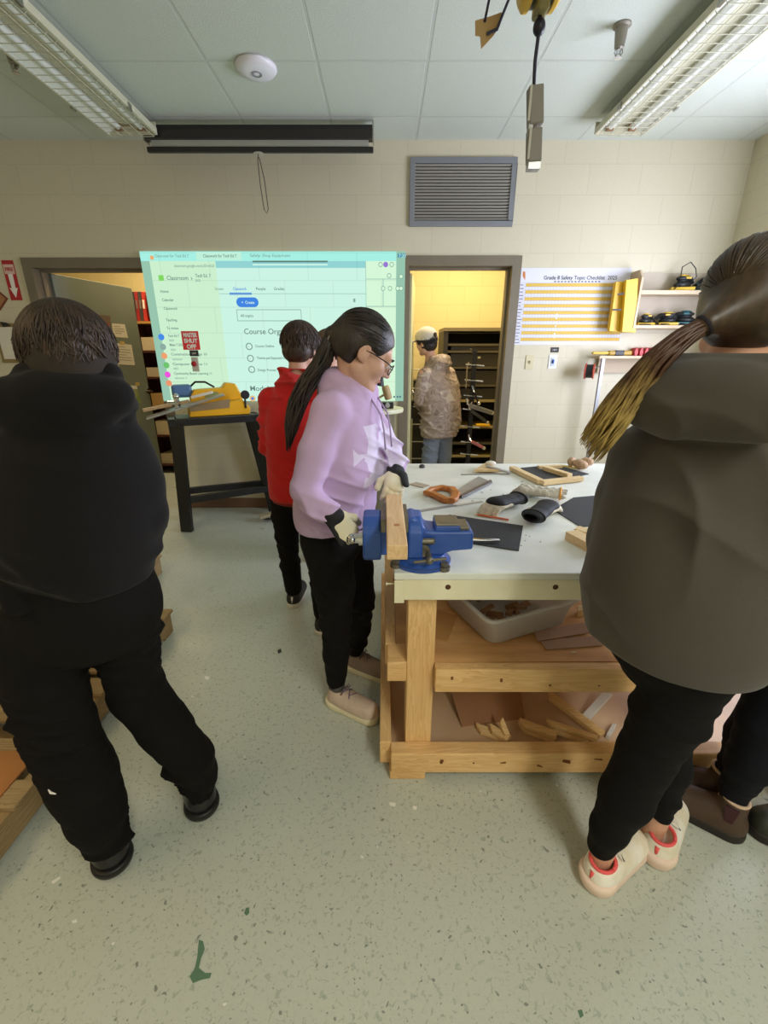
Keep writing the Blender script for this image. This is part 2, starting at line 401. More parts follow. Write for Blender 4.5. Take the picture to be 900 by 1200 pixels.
# steel door frames
def frame(n, D):
    mb = MB(); x0, x1, z = D; y0, y1 = WY-.015, WT+.015
    bx(mb, x0-FW, x0+.012, y0, y1, 0, z+FW); bx(mb, x1-.012, x1+FW, y0, y1, 0, z+FW); bx(mb, x0+.012, x1-.012, y0, y1, z-.012, z+FW)
    bx(mb, x0+.012, x0+.028, WY+.07, WY+.12, 0, z-.012); bx(mb, x1-.028, x1-.012, WY+.07, WY+.12, 0, z-.012); bx(mb, x0+.028, x1-.028, WY+.07, WY+.12, z-.028, z-.012)
    return struct(mb.build('trim_%d' % n, M_frame, base=((x0+x1)/2, WY, 0), bevel=.003))
frame(1, LD); frame(2, RD)
M_base = mat('rubber_baseboard', (118,88,66), .5)
for i, (x0, x1) in enumerate(((XL, LD[0]-FW), (LD[1]+FW, RD[0]-FW), (RD[1]+FW, XR))):
    struct(bx(MB(), x0, x1, WY-.008, WY, 0, .1).build(('baseboard_left', 'baseboard_back', 'baseboard_right')[i], M_base))
# ---- door leaves
M_leaf = mat('grey_green_door', (126,136,128), .45, noise=.06, nscale=4)
hx, hy = LD[0]+.02, WT-.03; ex, ey = -2.66, 5.14
dv = (V((ex, ey, 0))-V((hx, hy, 0))).normalized(); dn = V((dv.y, -dv.x, 0))     # dn faces the camera side
d1 = MB().span((hx, hy, 1.035), (ex, ey, 1.035), .044, 2.05).build('door_1', M_leaf, base=(hx, hy, 0), bevel=.003); struct(d1)
M_steel = mat('brushed_steel', (176,174,168), .3, 1)
M_chrome = mat('chrome', (210,210,212), .12, 1)
hp = V((hx, hy, 1.02))+dv*.9+dn*.022
mb = MB(); mb.cyl(hp, hp+dn*.012, .032); mb.cyl(hp+dn*.012, hp+dn*.055, .011); mb.cyl(hp+dn*.055, hp+dn*.055-dv*.11, .009)
mb.build('door_handle', M_chrome, d1, auto=True)
def on_leaf(px, py):
    """point of the leaf's face seen at a pixel"""
    u, v = (px-450)/FPX, (600-py)/FPX; d = V((u, CP+v*SP, -SP+v*CP)); o = V((0, 0, CAMZ)); q = V((hx, hy, 0))+dn*.0225
    return o+d*((q-o).dot(dn)/d.dot(dn))
M_paper = mat('white_paper', (226,220,206), .8, noise=.04, nscale=40)
M_tapey = mat('masking_tape', (206,178,110), .7); M_red = mat('sign_red', (178,32,38), .5); M_dark = mat('dark_print', (60,58,56), .7)
M_maroon = mat('maroon_print', (126,62,54), .6); M_white = mat('white_print', (235,232,226), .6)
def sheet_on_leaf(name, corners, m, label, cat, group=None, off=0.0005, tapes=(), lines=0):
    P = [on_leaf(*c)+dn*off for c in corners]
    o = MB().prism(P, dn*.0012).build(name, m); tag(o, label, cat, group)
    for (px, py, s) in tapes:
        c = on_leaf(px, py)+dn*(off+.0016); MB().span(c-dv*s, c+dv*s, .0008, s*1.2).build('tape', M_tapey, o)
    if lines:
        mb = MB()
        for k in range(lines):
            a = P[0].lerp(P[3], (k+1.2)/(lines+2)); b = P[1].lerp(P[2], (k+1.2)/(lines+2))
            mb.span(a.lerp(b, .12)+dn*.0016, a.lerp(b, .85 if k % 3 else .6)+dn*.0016, .0006, .006)
        mb.build('printed_lines', mat('grey_print', (150,146,138), .8), o)
    return o
LG = 'notices taped to the open grey-green door'
o = sheet_on_leaf('warning_sign', [(105,368),(129,370),(131,390),(107,390)], mat('dim_sign', (112,96,84), .6), 'dark rectangular warning sign with a red block high on the open door', 'sign')
P = [on_leaf(*c)+dn*.002 for c in [(114,378),(127,379),(128,389),(115,389)]]; MB().prism(P, dn*.0008).build('red_block', M_red, o)
sheet_on_leaf('paper_notice', [(131,379),(146,380),(150,396),(133,395)], M_paper, 'small white notice at the top of the papers on the open door', 'paper', LG, lines=4)
sheet_on_leaf('paper_notice', [(134,402),(154,404),(158,428),(137,427)], M_paper, 'large white sheet with masking tape at its top on the open door', 'paper', LG, tapes=((143,402,.03),), lines=6)
sheet_on_leaf('paper_notice', [(124,423),(138,424),(144,448),(130,449)], M_paper, 'white sheet lowest on the door, half behind the black hood', 'paper', LG, tapes=((128,421,.025),), lines=4)
o = sheet_on_leaf('green_poster', [(140,452),(160,453),(166,472),(142,470)], mat('poster_green', (128,148,86), .7, rgb2=(164,172,132), nscale=12), 'green landscape poster with white header beside the door handle', 'poster', tapes=((161,450,.03),))
P = [on_leaf(*c)+dn*.002 for c in [(140,451),(160,452),(161,456),(141,455)]]; MB().prism(P, dn*.0006).build('poster_header', M_white, o)
c = on_leaf(121,396); o = MB().cyl(c, c+dn*.002, .035).build('round_sticker', mat('pale_sticker', (176,186,172), .6)); tag(o, 'round pale sticker under the warning sign on the open door', 'sticker')
M_leaf2 = mat('cream_door', (190,186,142), .5, noise=.05, nscale=4)
hx2, hy2 = RD[0]+.03, WT-.03; e2 = V((.30, 5.06, 0)); dv2 = (e2-V((hx2, hy2, 0))).normalized(); dn2 = V((dv2.y, -dv2.x, 0))
d2 = MB().span((hx2, hy2, 1.035), (e2.x, e2.y, 1.035), .044, 2.05).build('door_2', M_leaf2, base=(hx2, hy2, 0), bevel=.003); struct(d2)
hp = V((hx2, hy2, 1.03))+dv2*.55+dn2*.022
mb = MB(); mb.cyl(hp, hp+dn2*.012, .03); mb.cyl(hp+dn2*.012, hp+dn2*.05, .011); mb.cyl(hp+dn2*.05, hp+dn2*.05-dv2*.10, .009); mb.build('door_handle', M_chrome, d2, auto=True)
hp = V((hx2, hy2, .87))+dv2*.42+dn2*.022; M_black = mat('black_plastic', (22,22,24), .45)
mb = MB(); mb.span(hp+V((0,0,-.09)), hp+V((0,0,.09)), .03, .02); mb.build('door_pull', M_black, d2)

# ============================================================ ceiling things
M_fix = mat('fixture_enamel', (206,202,176), .4); M_refl = mat('reflector_white', (232,232,222), .3); M_tubeg = mat('fluorescent_tube', (236,238,232), .25)
M_wire = mat('wire_guard_white', (196,194,172), .4)
def fixture(x, label):
    t = thing('fluorescent_fixture', label, 'ceiling light', (x, 2.48, CZ), 'caged fluorescent ceiling fixtures')
    y0, y1, w = 1.27, 3.70, .165; zt, zb = CZ-.001, CZ-.11
    mb = MB(); bx(mb, x-.06, x+.06, y0+.01, y1-.01, zt-.06, zt); mb.build('housing', M_fix, t, bevel=.003)
    mb = MB()
    for s in (-1, 1):
        A = [(x+s*.02, y0, zt-.05), (x+s*.05, y0, zt-.03), (x+s*w, y0, zb+.012), (x+s*w, y0, zb), (x+s*(w-.012), y0, zb), (x+s*(w-.012), y0, zb+.008), (x+s*.052, y0, zt-.045), (x+s*.02, y0, zt-.062)]
        mb.prism(A, (0, y1-y0, 0))
    mb.build('reflector', M_refl, t)
    mb = MB()
    for s in (-1, 1):
        bx(mb, x+s*w-.004, x+s*w+.008, y0, y1, zb-.004, zb+.034)
    bx(mb, x-w, x+w, y1, y1+.012, zb, zb+.07); bx(mb, x-w, x+w, y0-.012, y0, zb, zb+.07)
    mb.build('side_rail', M_fix, t, bevel=.002)
    for s in (-1, 1):
        MB().cyl((x+s*.075, y0+.03, zb+.03), (x+s*.075, y1-.03, zb+.03), .0165).build('tube', M_tubeg, t, auto=True)
    mb = MB()
    for s in (-.5, .5):
        for ye in (y0+.02, y1-.02): bx(mb, x+s*.15-.02, x+s*.15+.02, ye-.012, ye+.012, zb+.01, zt-.05)
    mb.build('lamp_holder', mat('holder_brown', (150,116,84), .5), t)
    mb = MB(); z = zb-.012
    n = 38
    for i in range(n+1):
        y = y0+(y1-y0)*i/n; mb.tube([(x-w, y, zb+.01), (x-w+.02, y, z), (x+w-.02, y, z), (x+w, y, zb+.01)], .0022, 5)
    for xx in (-w+.02, -.07, 0, .07, w-.02): mb.tube([(x+xx, y0, z), (x+xx, y1, z)], .0022, 5)
    mb.build('wire_guard', M_wire, t)
    mb = MB()
    for yy in (y0+.35, (y0+y1)/2, y1-.35):
        for s in (-1, 1): bx(mb, x+s*(w+.006)-.006, x+s*(w+.006)+.006, yy-.02, yy+.02, zb-.015, zb+.02)
    mb.build('clip', M_steel, t)
fixture(-1.715, 'caged fluorescent fixture on the ceiling at the left, over the screen roll')
fixture(1.60, 'caged fluorescent fixture on the ceiling at the right, over the wall shelf')
# access point
p = at(300, 77, Z=CZ); t = thing('wifi_access_point', 'round white wireless access point on the ceiling tile', 'access point', p)
MB().lathe([(0,0),(.112,0),(.115,-.012),(.10,-.028),(.06,-.036),(0,-.038)], p).build('shell', mat('white_plastic', (232,228,236), .35), t, smooth=True)
MB().lathe([(.030,-.0375),(.030,-.0395),(.027,-.0395),(.027,-.037)], p, 28).build('ring_mark', mat('grey_plastic', (150,150,158), .4), t)
def sprinkler(px, py, label):
    q = at(px, py, Z=CZ-.10); p = V((q.x, q.y, CZ)); t = thing('sprinkler_head', label, 'sprinkler', p, 'ceiling sprinkler heads')
    MB().lathe([(0,0),(.042,0),(.042,-.006),(.030,-.012),(.026,-.06),(.022,-.09),(0,-.09)], p, 20).build('escutcheon', mat('dull_metal', (150,144,130), .45, .6), t, auto=True)
    mb = MB(); mb.cyl(p+V((0,0,-.09)), p+V((0,0,-.115)), .011)
    for a in (0, PI): mb.tube([p+V((.016*math.cos(a),0,-.09)), p+V((.02*math.cos(a),0,-.105)), p+V((.006*math.cos(a),0,-.125))], .003, 6)
    mb.lathe([(0,-.125),(.019,-.125),(.019,-.128),(0,-.129)], p, 14); mb.build('deflector', M_chrome, t, auto=True)
sprinkler(725, 60, 'pendent sprinkler head beside the right-hand light fixture'); sprinkler(17, 78, 'pendent sprinkler head left of the left-hand light fixture')
# projection screen roll
t = thing('rolled_projector_screen', 'black rolled-up projection screen hung under the ceiling before the wall', 'projector screen', (-.85, 3.775, CZ))
x0, x1, ys = -1.655, -.078, 3.775
mb = MB(); mb.prism([(x0, ys-.04, 2.815), (x0, ys+.04, 2.815), (x0, ys+.045, 2.86), (x0, ys+.03, 2.893), (x0, ys-.03, 2.893), (x0, ys-.045, 2.86)], (x1-x0, 0, 0))
M_blk2 = mat('black_enamel', (34,30,30), .4); mb.build('case', M_blk2, t, bevel=.004)
mb = MB(); bx(mb, x0+.03, x1-.03, ys-.005, ys+.005, 2.775, 2.815); mb.build('screen_edge', mat('screen_fabric', (170,170,160), .8), t)
mb = MB(); bx(mb, x0-.004, x1+.004, ys-.014, ys+.014, 2.742, 2.776); mb.build('bottom_bar', M_blk2, t, bevel=.006)
mb = MB()
for xx in (x0-.002, x1+.002): bx(mb, xx-.004, xx+.004, ys-.04, ys+.04, 2.80, 2.90); mb.tube([(xx, ys, 2.88), (xx, ys, CZ)], .005)
mb.build('bracket', M_steel, t)
xc = at(303, 180, Y=ys).x
mb = MB(); mb.tube([(xc, ys, 2.742), (xc, ys-.012, 2.728), (xc-.006, ys-.014, 2.70), (xc-.002, ys-.014, 2.55), (xc+.012, ys-.014, 2.40), (xc+.028, ys-.014, 2.375), (xc+.042, ys-.014, 2.40), (xc+.03, ys-.014, 2.58), (xc+.008, ys-.014, 2.70), (xc-.002, ys-.013, 2.715)], .0032, 6)
mb.build('pull_cord', mat('cord_grey', (84,76,66), .8), t); 
MB().lathe([(.012,0),(.036,-.003),(.036,-.008),(0,-.010)], (xc, ys, 2.742), 18).build('pull_handle', mat('clear_handle', (180,176,160), .3), t)
# hanging cord reel, plugs and tag
RY = 1.62; p0 = at(632, 30, Y=RY); M_yel = mat('safety_yellow', (222,180,58), .4); M_cord = mat('cord_navy', (36,32,52), .5)
t = thing('cord_reel', 'yellow and black retractable cord reel hanging from the ceiling', 'cord reel', (p0.x, RY, CZ))
zc_ = p0.z+.15
mb = MB(); mb.lathe([(0,-.05),(.10,-.05),(.112,-.04),(.112,-.03)], (p0.x, RY, zc_), 32, (1,0,0)); mb.lathe([(.112,.03),(.112,.04),(.10,.05),(0,.05)], (p0.x, RY, zc_), 32, (1,0,0)); mb.build('side_cover', M_yel, t, auto=True)
mb = MB(); mb.lathe([(0,-.03),(.104,-.03),(.104,.03),(0,.03)], (p0.x, RY, zc_), 32, (1,0,0)); mb.build('drum', mat('reel_dark', (60,58,48), .4), t, auto=True)
mb = MB(); bx(mb, p0.x-.018, p0.x+.018, RY-.03, RY+.03, p0.z+.02, p0.z+.06); mb.build('cord_guide', mat('guide_olive', (120,110,60), .35), t, bevel=.008)
mb = MB(); mb.tube([(p0.x, RY, zc_+.10), (p0.x, RY, CZ)], .012); mb.box((p0.x, RY, CZ-.004), (.12,.12,.008)); mb.build('mount', M_steel, t)
pe = at(626, 100, Y=RY)
mb = MB(); mb.tube([(p0.x, RY, p0.z+.03), (p0.x, RY, p0.z-.02), (p0.x-.003, RY, p0.z-.08), pe+V((0,0,-.01))], .0052, 8); mb.build('cord', M_cord, t, smooth=True)
MB().ball((p0.x, RY, p0.z-.003), (.017,.017,.021)).build('stop_ball', mat('ball_navy', (18,16,34), .4), t, smooth=True)
M_plug = mat('outlet_grey', (132,126,118), .5)
pa, pb = at(627, 102, Y=RY), at(627, 148, Y=RY); pc, pd = at(626, 152, Y=RY), at(625, 192, Y=RY)
for nm, a, b, w in (('connector', pa, pb, .042), ('connector', pc, pd, .04)):
    o = MB().span(a, b, w, .036, up=(0,1,0), bev=.004).build(nm, M_plug, t)
    MB().box((a.x-.016, RY-.022, (a.z+b.z)/2), (.006, .006, abs(a.z-b.z)*.9)).build('seam', mat('pale_seam', (190,186,176), .5), o)
mb = MB(); mb.cyl(pb+V((0,0,.002)), pc-V((0,0,.002)), .009); mb.build('neck', M_plug, t)
mb = MB(); mb.box(pb+V((-.016,-.005,-.012)), (.012,.02,.03)); mb.box(pd+V((0,0,-.008)), (.036,.03,.018)); mb.build('clear_latch', mat('clear_plastic', (214,214,212), .15, trans=.5), t)
TY = 1.75; c = at(572, 30, Y=TY)
t = thing('cardboard_tag', 'piece of brown cardboard hanging on two dark cords from the ceiling', 'tag', (c.x, TY, CZ))
P = [at(*q, Y=TY) for q in ((557,24),(575,19),(588,14),(586,30),(578,42),(564,57),(563,42),(557,41))]
MB().prism(P, (0,.004,0)).build('cardboard', mat('cardboard', (188,156,108), .8, noise=.1, nscale=20), t)
mb = MB(); a = at(568, 21, Y=TY); mb.tube([a+V((0,-.003,-.01)), at(573, 0, Y=TY)+V((0,-.003,0)), V((c.x+.01, TY, CZ))], .0042, 6)
mb.tube([at(570,41,Y=TY)+V((0,-.005,0)), at(582,36,Y=TY)+V((0,-.006,0)), at(588,20,Y=TY)+V((0,-.004,0)), at(596,0,Y=TY)+V((0,-.003,0)), V((c.x+.12, TY, CZ))], .0045, 6)
mb.build('cord', M_cord, t)
# wall grille
a, b = at(480, 185, Y=WY), at(601, 266, Y=WY); t = thing('return_air_grille', 'grey louvred air grille high on the wall above the right doorway', 'vent', ((a.x+b.x)/2, WY, b.z))
xa, xb, za, zb_ = at(480,225,Y=WY).x, at(603,225,Y=WY).x, b.z, a.z; M_gr = mat('grille_grey', (126,128,132), .45)
mb = MB(); f = .04
bx(mb, xa, xb, WY-.02, WY, za, za+f); bx(mb, xa, xb, WY-.02, WY, zb_-f, zb_); bx(mb, xa, xa+f, WY-.02, WY, za+f, zb_-f); bx(mb, xb-f, xb, WY-.02, WY, za+f, zb_-f); mb.build('frame', M_gr, t, bevel=.002)
bx(MB(), xa+f, xb-f, WY-.003, WY-.001, za+f, zb_-f).build('dark_backing', mat('duct_shade_black', (16,15,14), .9), t)  # black sheet painted in for the dark space behind the louvres
mb = MB(); R = Euler((math.radians(-40), 0, 0)).to_matrix(); n = 18
for i in range(n): mb.box(((xa+xb)/2, WY-.011, za+f+(i+.5)*(zb_-za-2*f)/n), (xb-xa-2*f, .017, .0022), R)
mb.build('louvre', mat('louvre_grey', (150,146,134), .5), t)

# ============================================================ projected picture on the wall: glowing panel in place of projector light
PY = WY-.019
PX0, PX1, PZ0, PZ1 = -1.972, .172, 1.015, 2.190
def emat(name, rgb, k=1.0, brick=False):
    m = bpy.data.materials.new(name); m.use_nodes = True; nt = m.node_tree; nt.nodes.clear()
    o = nt.nodes.new('ShaderNodeOutputMaterial'); e = nt.nodes.new('ShaderNodeEmission'); nt.links.new(e.outputs[0], o.inputs[0])
    e.inputs['Color'].default_value = lin(rgb); e.inputs['Strength'].default_value = k
    if brick:      # the wall's block joints drawn into the panel's glow
        g = nt.nodes.new('ShaderNodeNewGeometry'); sp = nt.nodes.new('ShaderNodeSeparateXYZ'); cb = nt.nodes.new('ShaderNodeCombineXYZ')
        nt.links.new(g.outputs['Position'], sp.inputs[0])
        for k2, axn in enumerate(('X', 'Z')):
            a = nt.nodes.new('ShaderNodeMath'); a.operation = 'ADD'; a.inputs[1].default_value = .02; nt.links.new(sp.outputs[axn], a.inputs[0]); nt.links.new(a.outputs[0], cb.inputs[k2])
        br = nt.nodes.new('ShaderNodeTexBrick'); br.offset = .5; br.inputs['Scale'].default_value = 1; br.inputs['Brick Width'].default_value = .4; br.inputs['Row Height'].default_value = .2; br.inputs['Mortar Size'].default_value = .004
        c = lin(rgb); br.inputs['Color1'].default_value = c; br.inputs['Color2'].default_value = c; br.inputs['Mortar'].default_value = tuple(x*.9 for x in c[:3])+(1,)
        nt.links.new(cb.outputs[0], br.inputs['Vector']); nt.links.new(br.outputs[0], e.inputs[0])
    return m
t = thing('projected_picture', 'projected web page with blue button and side list glowing on the block wall', 'projection', ((PX0+PX1)/2, PY, PZ0))
def slab(name, x0, x1, z0, z1, m, lvl=0, parent=None):
    return bx(MB(), x0, x1, PY-.0006-lvl*.0007, PY-lvl*.0007, z0, z1).build(name, m, parent or t)
def X(px, py): return at(px, py, Y=PY).x
def Z(py): return at(450, py, Y=PY).z
E_mint = emat('picture_mint', (204,244,228), 1, True); E_nav = emat('picture_nav', (204,240,206), 1, True); E_cyan = emat('picture_cyan', (166,240,228), 1, True)
E_side = emat('picture_side', (214,248,216), 1, True); E_dim = emat('picture_dim', (158,206,182), .9); E_txt = emat('picture_text', (134,168,156)); E_blue = emat('picture_blue', (66,134,226)); E_line = emat('picture_line', (150,190,180))
E_dk = emat('picture_dark', (100,130,124)); E_w = emat('picture_white', (214,250,236)); E_band = emat('picture_band', (150,216,216), .95, True)
slab('page_background', PX0, PX1, PZ0, PZ1, E_mint)
xn = X(255, 330); xr = X(429, 330)
slab('tab_strip', PX0, PX1, Z(306), PZ1, E_cyan, 1); slab('side_menu', PX0+.07, xn, PZ0, Z(306), E_nav, 1); slab('right_column', xr, .10, PZ0, Z(306), E_side, 1)
slab('toolbar_band', xn, xr, Z(314), Z(306), E_band, 1); slab('frame_glow_strip', PX0, PX0+.07, PZ0, Z(306), E_dim, 1); slab('frame_glow_strip', .10, PX1, PZ0, PZ1, E_dim, 2)  # dimmer glow drawn where the projection falls on the door frames
slab('progress_line', X(296,306), X(384,306), Z(307.5), Z(305.5), E_dk, 2); slab('progress_line', X(296,309), X(384,309), Z(311), Z(309.5), E_w, 2)
slab('active_tab', X(230,300), X(283,300), Z(305), Z(295.5), emat('picture_tab', (196,246,222), .95), 2)
slab('tab_underline', X(269,344), X(295,344), Z(345.5), Z(343), E_blue, 2); slab('divider', xn, xr, Z(344.6), Z(344), E_line, 2)
# button, search box
zb0, zb1, xb0, xb1 = Z(360), Z(348.5), X(277,354), X(303,354); r = (zb1-zb0)/2
P = [(xb0+r+r*math.cos(a), PY-.0014, zb0+r+r*math.sin(a)) for a in np.linspace(PI/2, 3*PI/2, 12)]+[(xb1-r+r*math.cos(a), PY-.0014, zb0+r+r*math.sin(a)) for a in np.linspace(-PI/2, PI/2, 12)]
MB().prism(P, (0,-.0007,0)).build('create_button', E_blue, t)
for a_ in (('h', 363), ('h', 376)): slab('search_box', X(278,370), X(353,370), Z(a_[1]+.5), Z(a_[1]-.5), E_line, 2)
slab('search_box', X(278,370)-.003, X(278,370)+.003, Z(376), Z(363), E_line, 2); slab('search_box', X(353,370)-.003, X(353,370)+.003, Z(376), Z(363), E_line, 2)
def ptxt(s, px, py, size, m=None, lvl=2, bold=0):
    p = at(px, py, Y=PY-.0008-lvl*.0008); return text('lettering', s, size, p, m or E_txt, t, depth=.0003, bold=bold)
for s, px, py, w, h, m in (('Classroom for Tech Ed 7', 181, 301.5, 40, .030, E_txt), ('Classwork for Tech Ed 7', 238, 301.5, 39, .030, E_dk), ('Safety: Shop Equipment', 293, 301, 47, .030, E_txt),
    ('classroom.google.com/u/0/w/t/all', 204, 313, 47, .030, E_txt), ('Classroom', 195.5, 328, 25, .044, E_dk), ('›', 223.5, 328, 2, .044, E_dk), ('Tech Ed. 7', 229, 325, 18, .036, E_dk), ('2025', 229, 330, 6, .024, E_txt),
    ('Home', 188, 343, 9.5, .030, E_dk), ('Calendar', 190, 353, 13.6, .030, E_dk), ('Classwork', 192, 363, 16, .030, E_dk), ('Teaching', 194.5, 376.5, 13, .030, E_dk), ('To review', 195.5, 386, 14, .030, E_dk),
    ('Tech Ed 7', 197, 395, 13, .029, E_dk), ('2025', 198, 400, 6, .023, E_txt), ('Maker 7 2025', 199, 405.5, 15, .029, E_dk), ('2025', 200, 411, 6, .023, E_txt), ('Construction Design 10', 200.5, 416.5, 42, .029, E_dk), ('semester', 202, 422, 12, .023, E_txt),
    ('Computer Studies 11', 202.5, 428, 40, .029, E_dk), ('2025', 203, 433, 6, .023, E_txt), ('Community Based Learning 11', 204, 439, 44, .029, E_dk), ('semester 2', 205, 444, 14, .023, E_txt),
    ('Stream', 252, 340, 10, .031, E_txt), ('Classwork', 273, 340, 16, .031, E_blue), ('People', 300, 340, 11, .031, E_dk), ('Grades', 321, 340, 12, .031, E_dk), ('+  Create', 283, 356, 15, .031, E_w), ('All topics', 282, 371.5, 15, .031, E_dk),
    ('Course Organization', 286, 391.5, 72, .062, E_dk), ('Course Outline', 299, 407, 22, .030, E_dk), ('Theme and Expected Outcomes', 301, 421, 45, .030, E_dk), ('Design Process', 302, 435, 21.5, .030, E_dk), ('Modules', 293, 458, 29, .062, E_dk)):
    text('lettering', s, h, at(px, py, Y=PY-.0024-(.0008 if 'Create' in s else 0)), m, t, depth=.0003, bold=.0003, fit=X(px+w, py)-X(px, py))
def dot(px, py, r, m, name='avatar', lvl=2):
    p = at(px, py, Y=PY-.0007*lvl); return MB().cyl(p, p+V((0,-.0007,0)), r, seg=20).build(name, m, t)
for px, py, c in ((189,395,(72,140,232)), (191,406.5,(140,170,160)), (192.5,417,(238,160,110)), (195,428,(110,196,110)), (196.5,439,(236,84,220)), (198,449,(238,150,110))): dot(px, py, .026, emat('avatar_%d' % px, c))
for px, py in ((292,406), (293.5,420), (295,433)): dot(px, py, .030, E_txt, 'list_icon'); dot(px, py, .020, E_w, 'list_icon', 3); text('lettering', 'v', .03, at(px-1.3, py+1.2, Y=PY-.004), E_txt, t)
dot(296, 467, .026, emat('app_icon', (226,190,120)), 'app_icon'); dot(296, 467, .012, emat('app_icon_core', (90,120,230)), 'app_icon', 3)
slab('app_logo', X(186,326), X(192,326), Z(329), Z(322.5), emat('logo_green', (128,216,96)), 2); dot(178, 302, .016, emat('tab_dot', (240,170,110)), 'tab_icon')
for px, py in ((446,310), (459,310), (449,338), (457,338), (466,338), (456,323), (470,324), (470,338)): dot(px, py, .018, E_txt, 'icon'); dot(px, py, .013, E_side, 'icon', 3)
dot(452, 310, .020, emat('profile_violet', (150,120,210)), 'icon')
for py in (327, 359): slab('divider', xr, .10, Z(py+.4), Z(py-.4), E_line, 2)
slab('divider', X(449,343)-.003, X(449,343)+.003, Z(359), Z(327), E_line, 2); slab('divider', xr-.004, xr, Z(400), Z(306), E_line, 2); slab('scroll_mark', X(414,352), X(416.5,352), Z(354), Z(350), E_txt, 2)
slab('corner_badge', X(466,300), X(475.5,300), Z(302), Z(297), emat('badge_blue', (70,150,176)), 3)
text('lettering', '7:20', .035, at(467, 301.6, Y=PY-.004), E_w, t)
for px in (452,457,461,465,468): slab('taskbar_icon', X(px,465), X(px+1.8,465), Z(466), Z(464), emat('icon_%d' % px, (70,90,120)), 3)

# ============================================================ small things on the wall
SY = WY-.024
c0, c1 = at(212, 388, Y=SY), at(235, 410, Y=SY)
t = thing('shut_off_sign', 'red MASTER SHUT OFF sign in front of the projected picture', 'sign', ((c0.x+c1.x)/2, SY, c1.z))
bx(MB(), c0.x, c1.x, SY-.002, SY+.001, c1.z, c0.z).build('plate', mat('shutoff_red_lit', (238,58,64), .5), t)  # red brightened in colour to stand in for projector light on it
for i, s in enumerate(('MASTER', 'SHUT', 'OFF')): text('lettering', s, .046, ((c0.x+c1.x)/2, SY-.0028, c0.z-.047-.046*i), mat('lit_white_print', (250,250,246), .5), t, align='CENTER', bold=.0022, fit=.118 if i == 0 else None)  # white brightened likewise, as if lit by the projector
c = at(227.5, 414, Y=SY); o = MB().box(c, (.075,.006,.05)).build('label_plate', mat('label_black', (50,56,60), .5), None); tag(o, 'small black label plate under the red shut off sign', 'label')
text('lettering', 'OFF', .022, c+V((0,-.004,-.008)), M_white, o, align='CENTER')
c = at(229, 427, Y=SY); t = thing('emergency_stop', 'red mushroom stop button on a pale plate under the shut off sign', 'switch', c-V((0,0,.06)))
MB().box(c, (.06,.012,.12), bev=.003).build('plate', mat('switch_plate', (206,204,190), .4), t); MB().lathe([(0,0),(.011,0),(.011,.018),(.022,.02),(.022,.03),(.012,.036),(0,.037)], c+V((0,-.006,.005)), 20, (0,-1,0)).build('button', M_red, t, auto=True)
c = at(13, 328, Y=WY); u0 = at(2, 306, Y=WY); w = .095; zt, zb_ = at(14,305,Y=WY).z, at(14,352,Y=WY).z; xm = at(14,328,Y=WY).x
t = thing('fire_arrow_sign', 'tall red sign with a white downward arrow on the wall at far left', 'sign', (xm, WY, zb_))
bx(MB(), xm-w/2, xm+w/2, WY-.003, WY-.0005, zb_, zt).build('plate', M_red, t)
P = [(xm-.02, WY-.0045, zt-.10), (xm+.02, WY-.0045, zt-.10), (xm+.016, WY-.0045, zb_+.09), (xm+.034, WY-.0045, zb_+.095), (xm, WY-.0045, zb_+.02), (xm-.034, WY-.0045, zb_+.095), (xm-.016, WY-.0045, zb_+.09)]
MB().prism(P, (0,.0012,0)).build('arrow', M_white, t); bx(MB(), xm-w/2+.006, xm+w/2-.006, WY-.0045, WY-.003, zt-.1, zt-.03).build('header', mat('pale_pink', (222,190,180), .6), t)
text('lettering', 'FIRE', .036, (xm, WY-.0052, zt-.078), M_red, t, align='CENTER', bold=.001)
c = at(-3, 350, Y=WY); R = Euler((0, PI/4, 0)).to_matrix()
o = MB().box((c.x, WY-.002, c.z), (.13,.003,.13), R).build('diamond_sign', mat('diamond_brown', (120,60,36), .6)); tag(o, 'small brown diamond-shaped sign at the left edge of the wall', 'sign')
MB().box((c.x, WY-.0045, c.z), (.10,.0015,.10), R).build('inner_face', mat('diamond_tan', (170,120,76), .6), o)
xa, xb, zt, zb_ = at(-8,378,Y=WY).x, at(20,380,Y=WY).x, at(10,379,Y=WY).z, at(10,425,Y=WY).z
t = thing('notice_board', 'small white board in a tan frame on the wall at far left', 'notice board', ((xa+xb)/2, WY, zb_))
bx(MB(), xa, xb, WY-.02, WY-.001, zb_, zt).build('frame', mat('tan_frame', (140,120,74), .5), t, bevel=.006); bx(MB(), xa+.03, xb-.03, WY-.023, WY-.02, zb_+.03, zt-.03).build('sheet', M_paper, t)
mb = MB(); mb.prism([(xb-.10, WY-.03, zt-.03), (xb-.04, WY-.03, zt-.02), (xb-.07, WY-.03, zt+.005), (xb-.12, WY-.03, zt+.012)], (0,.012,0)); mb.build('clip', M_blk2, t)
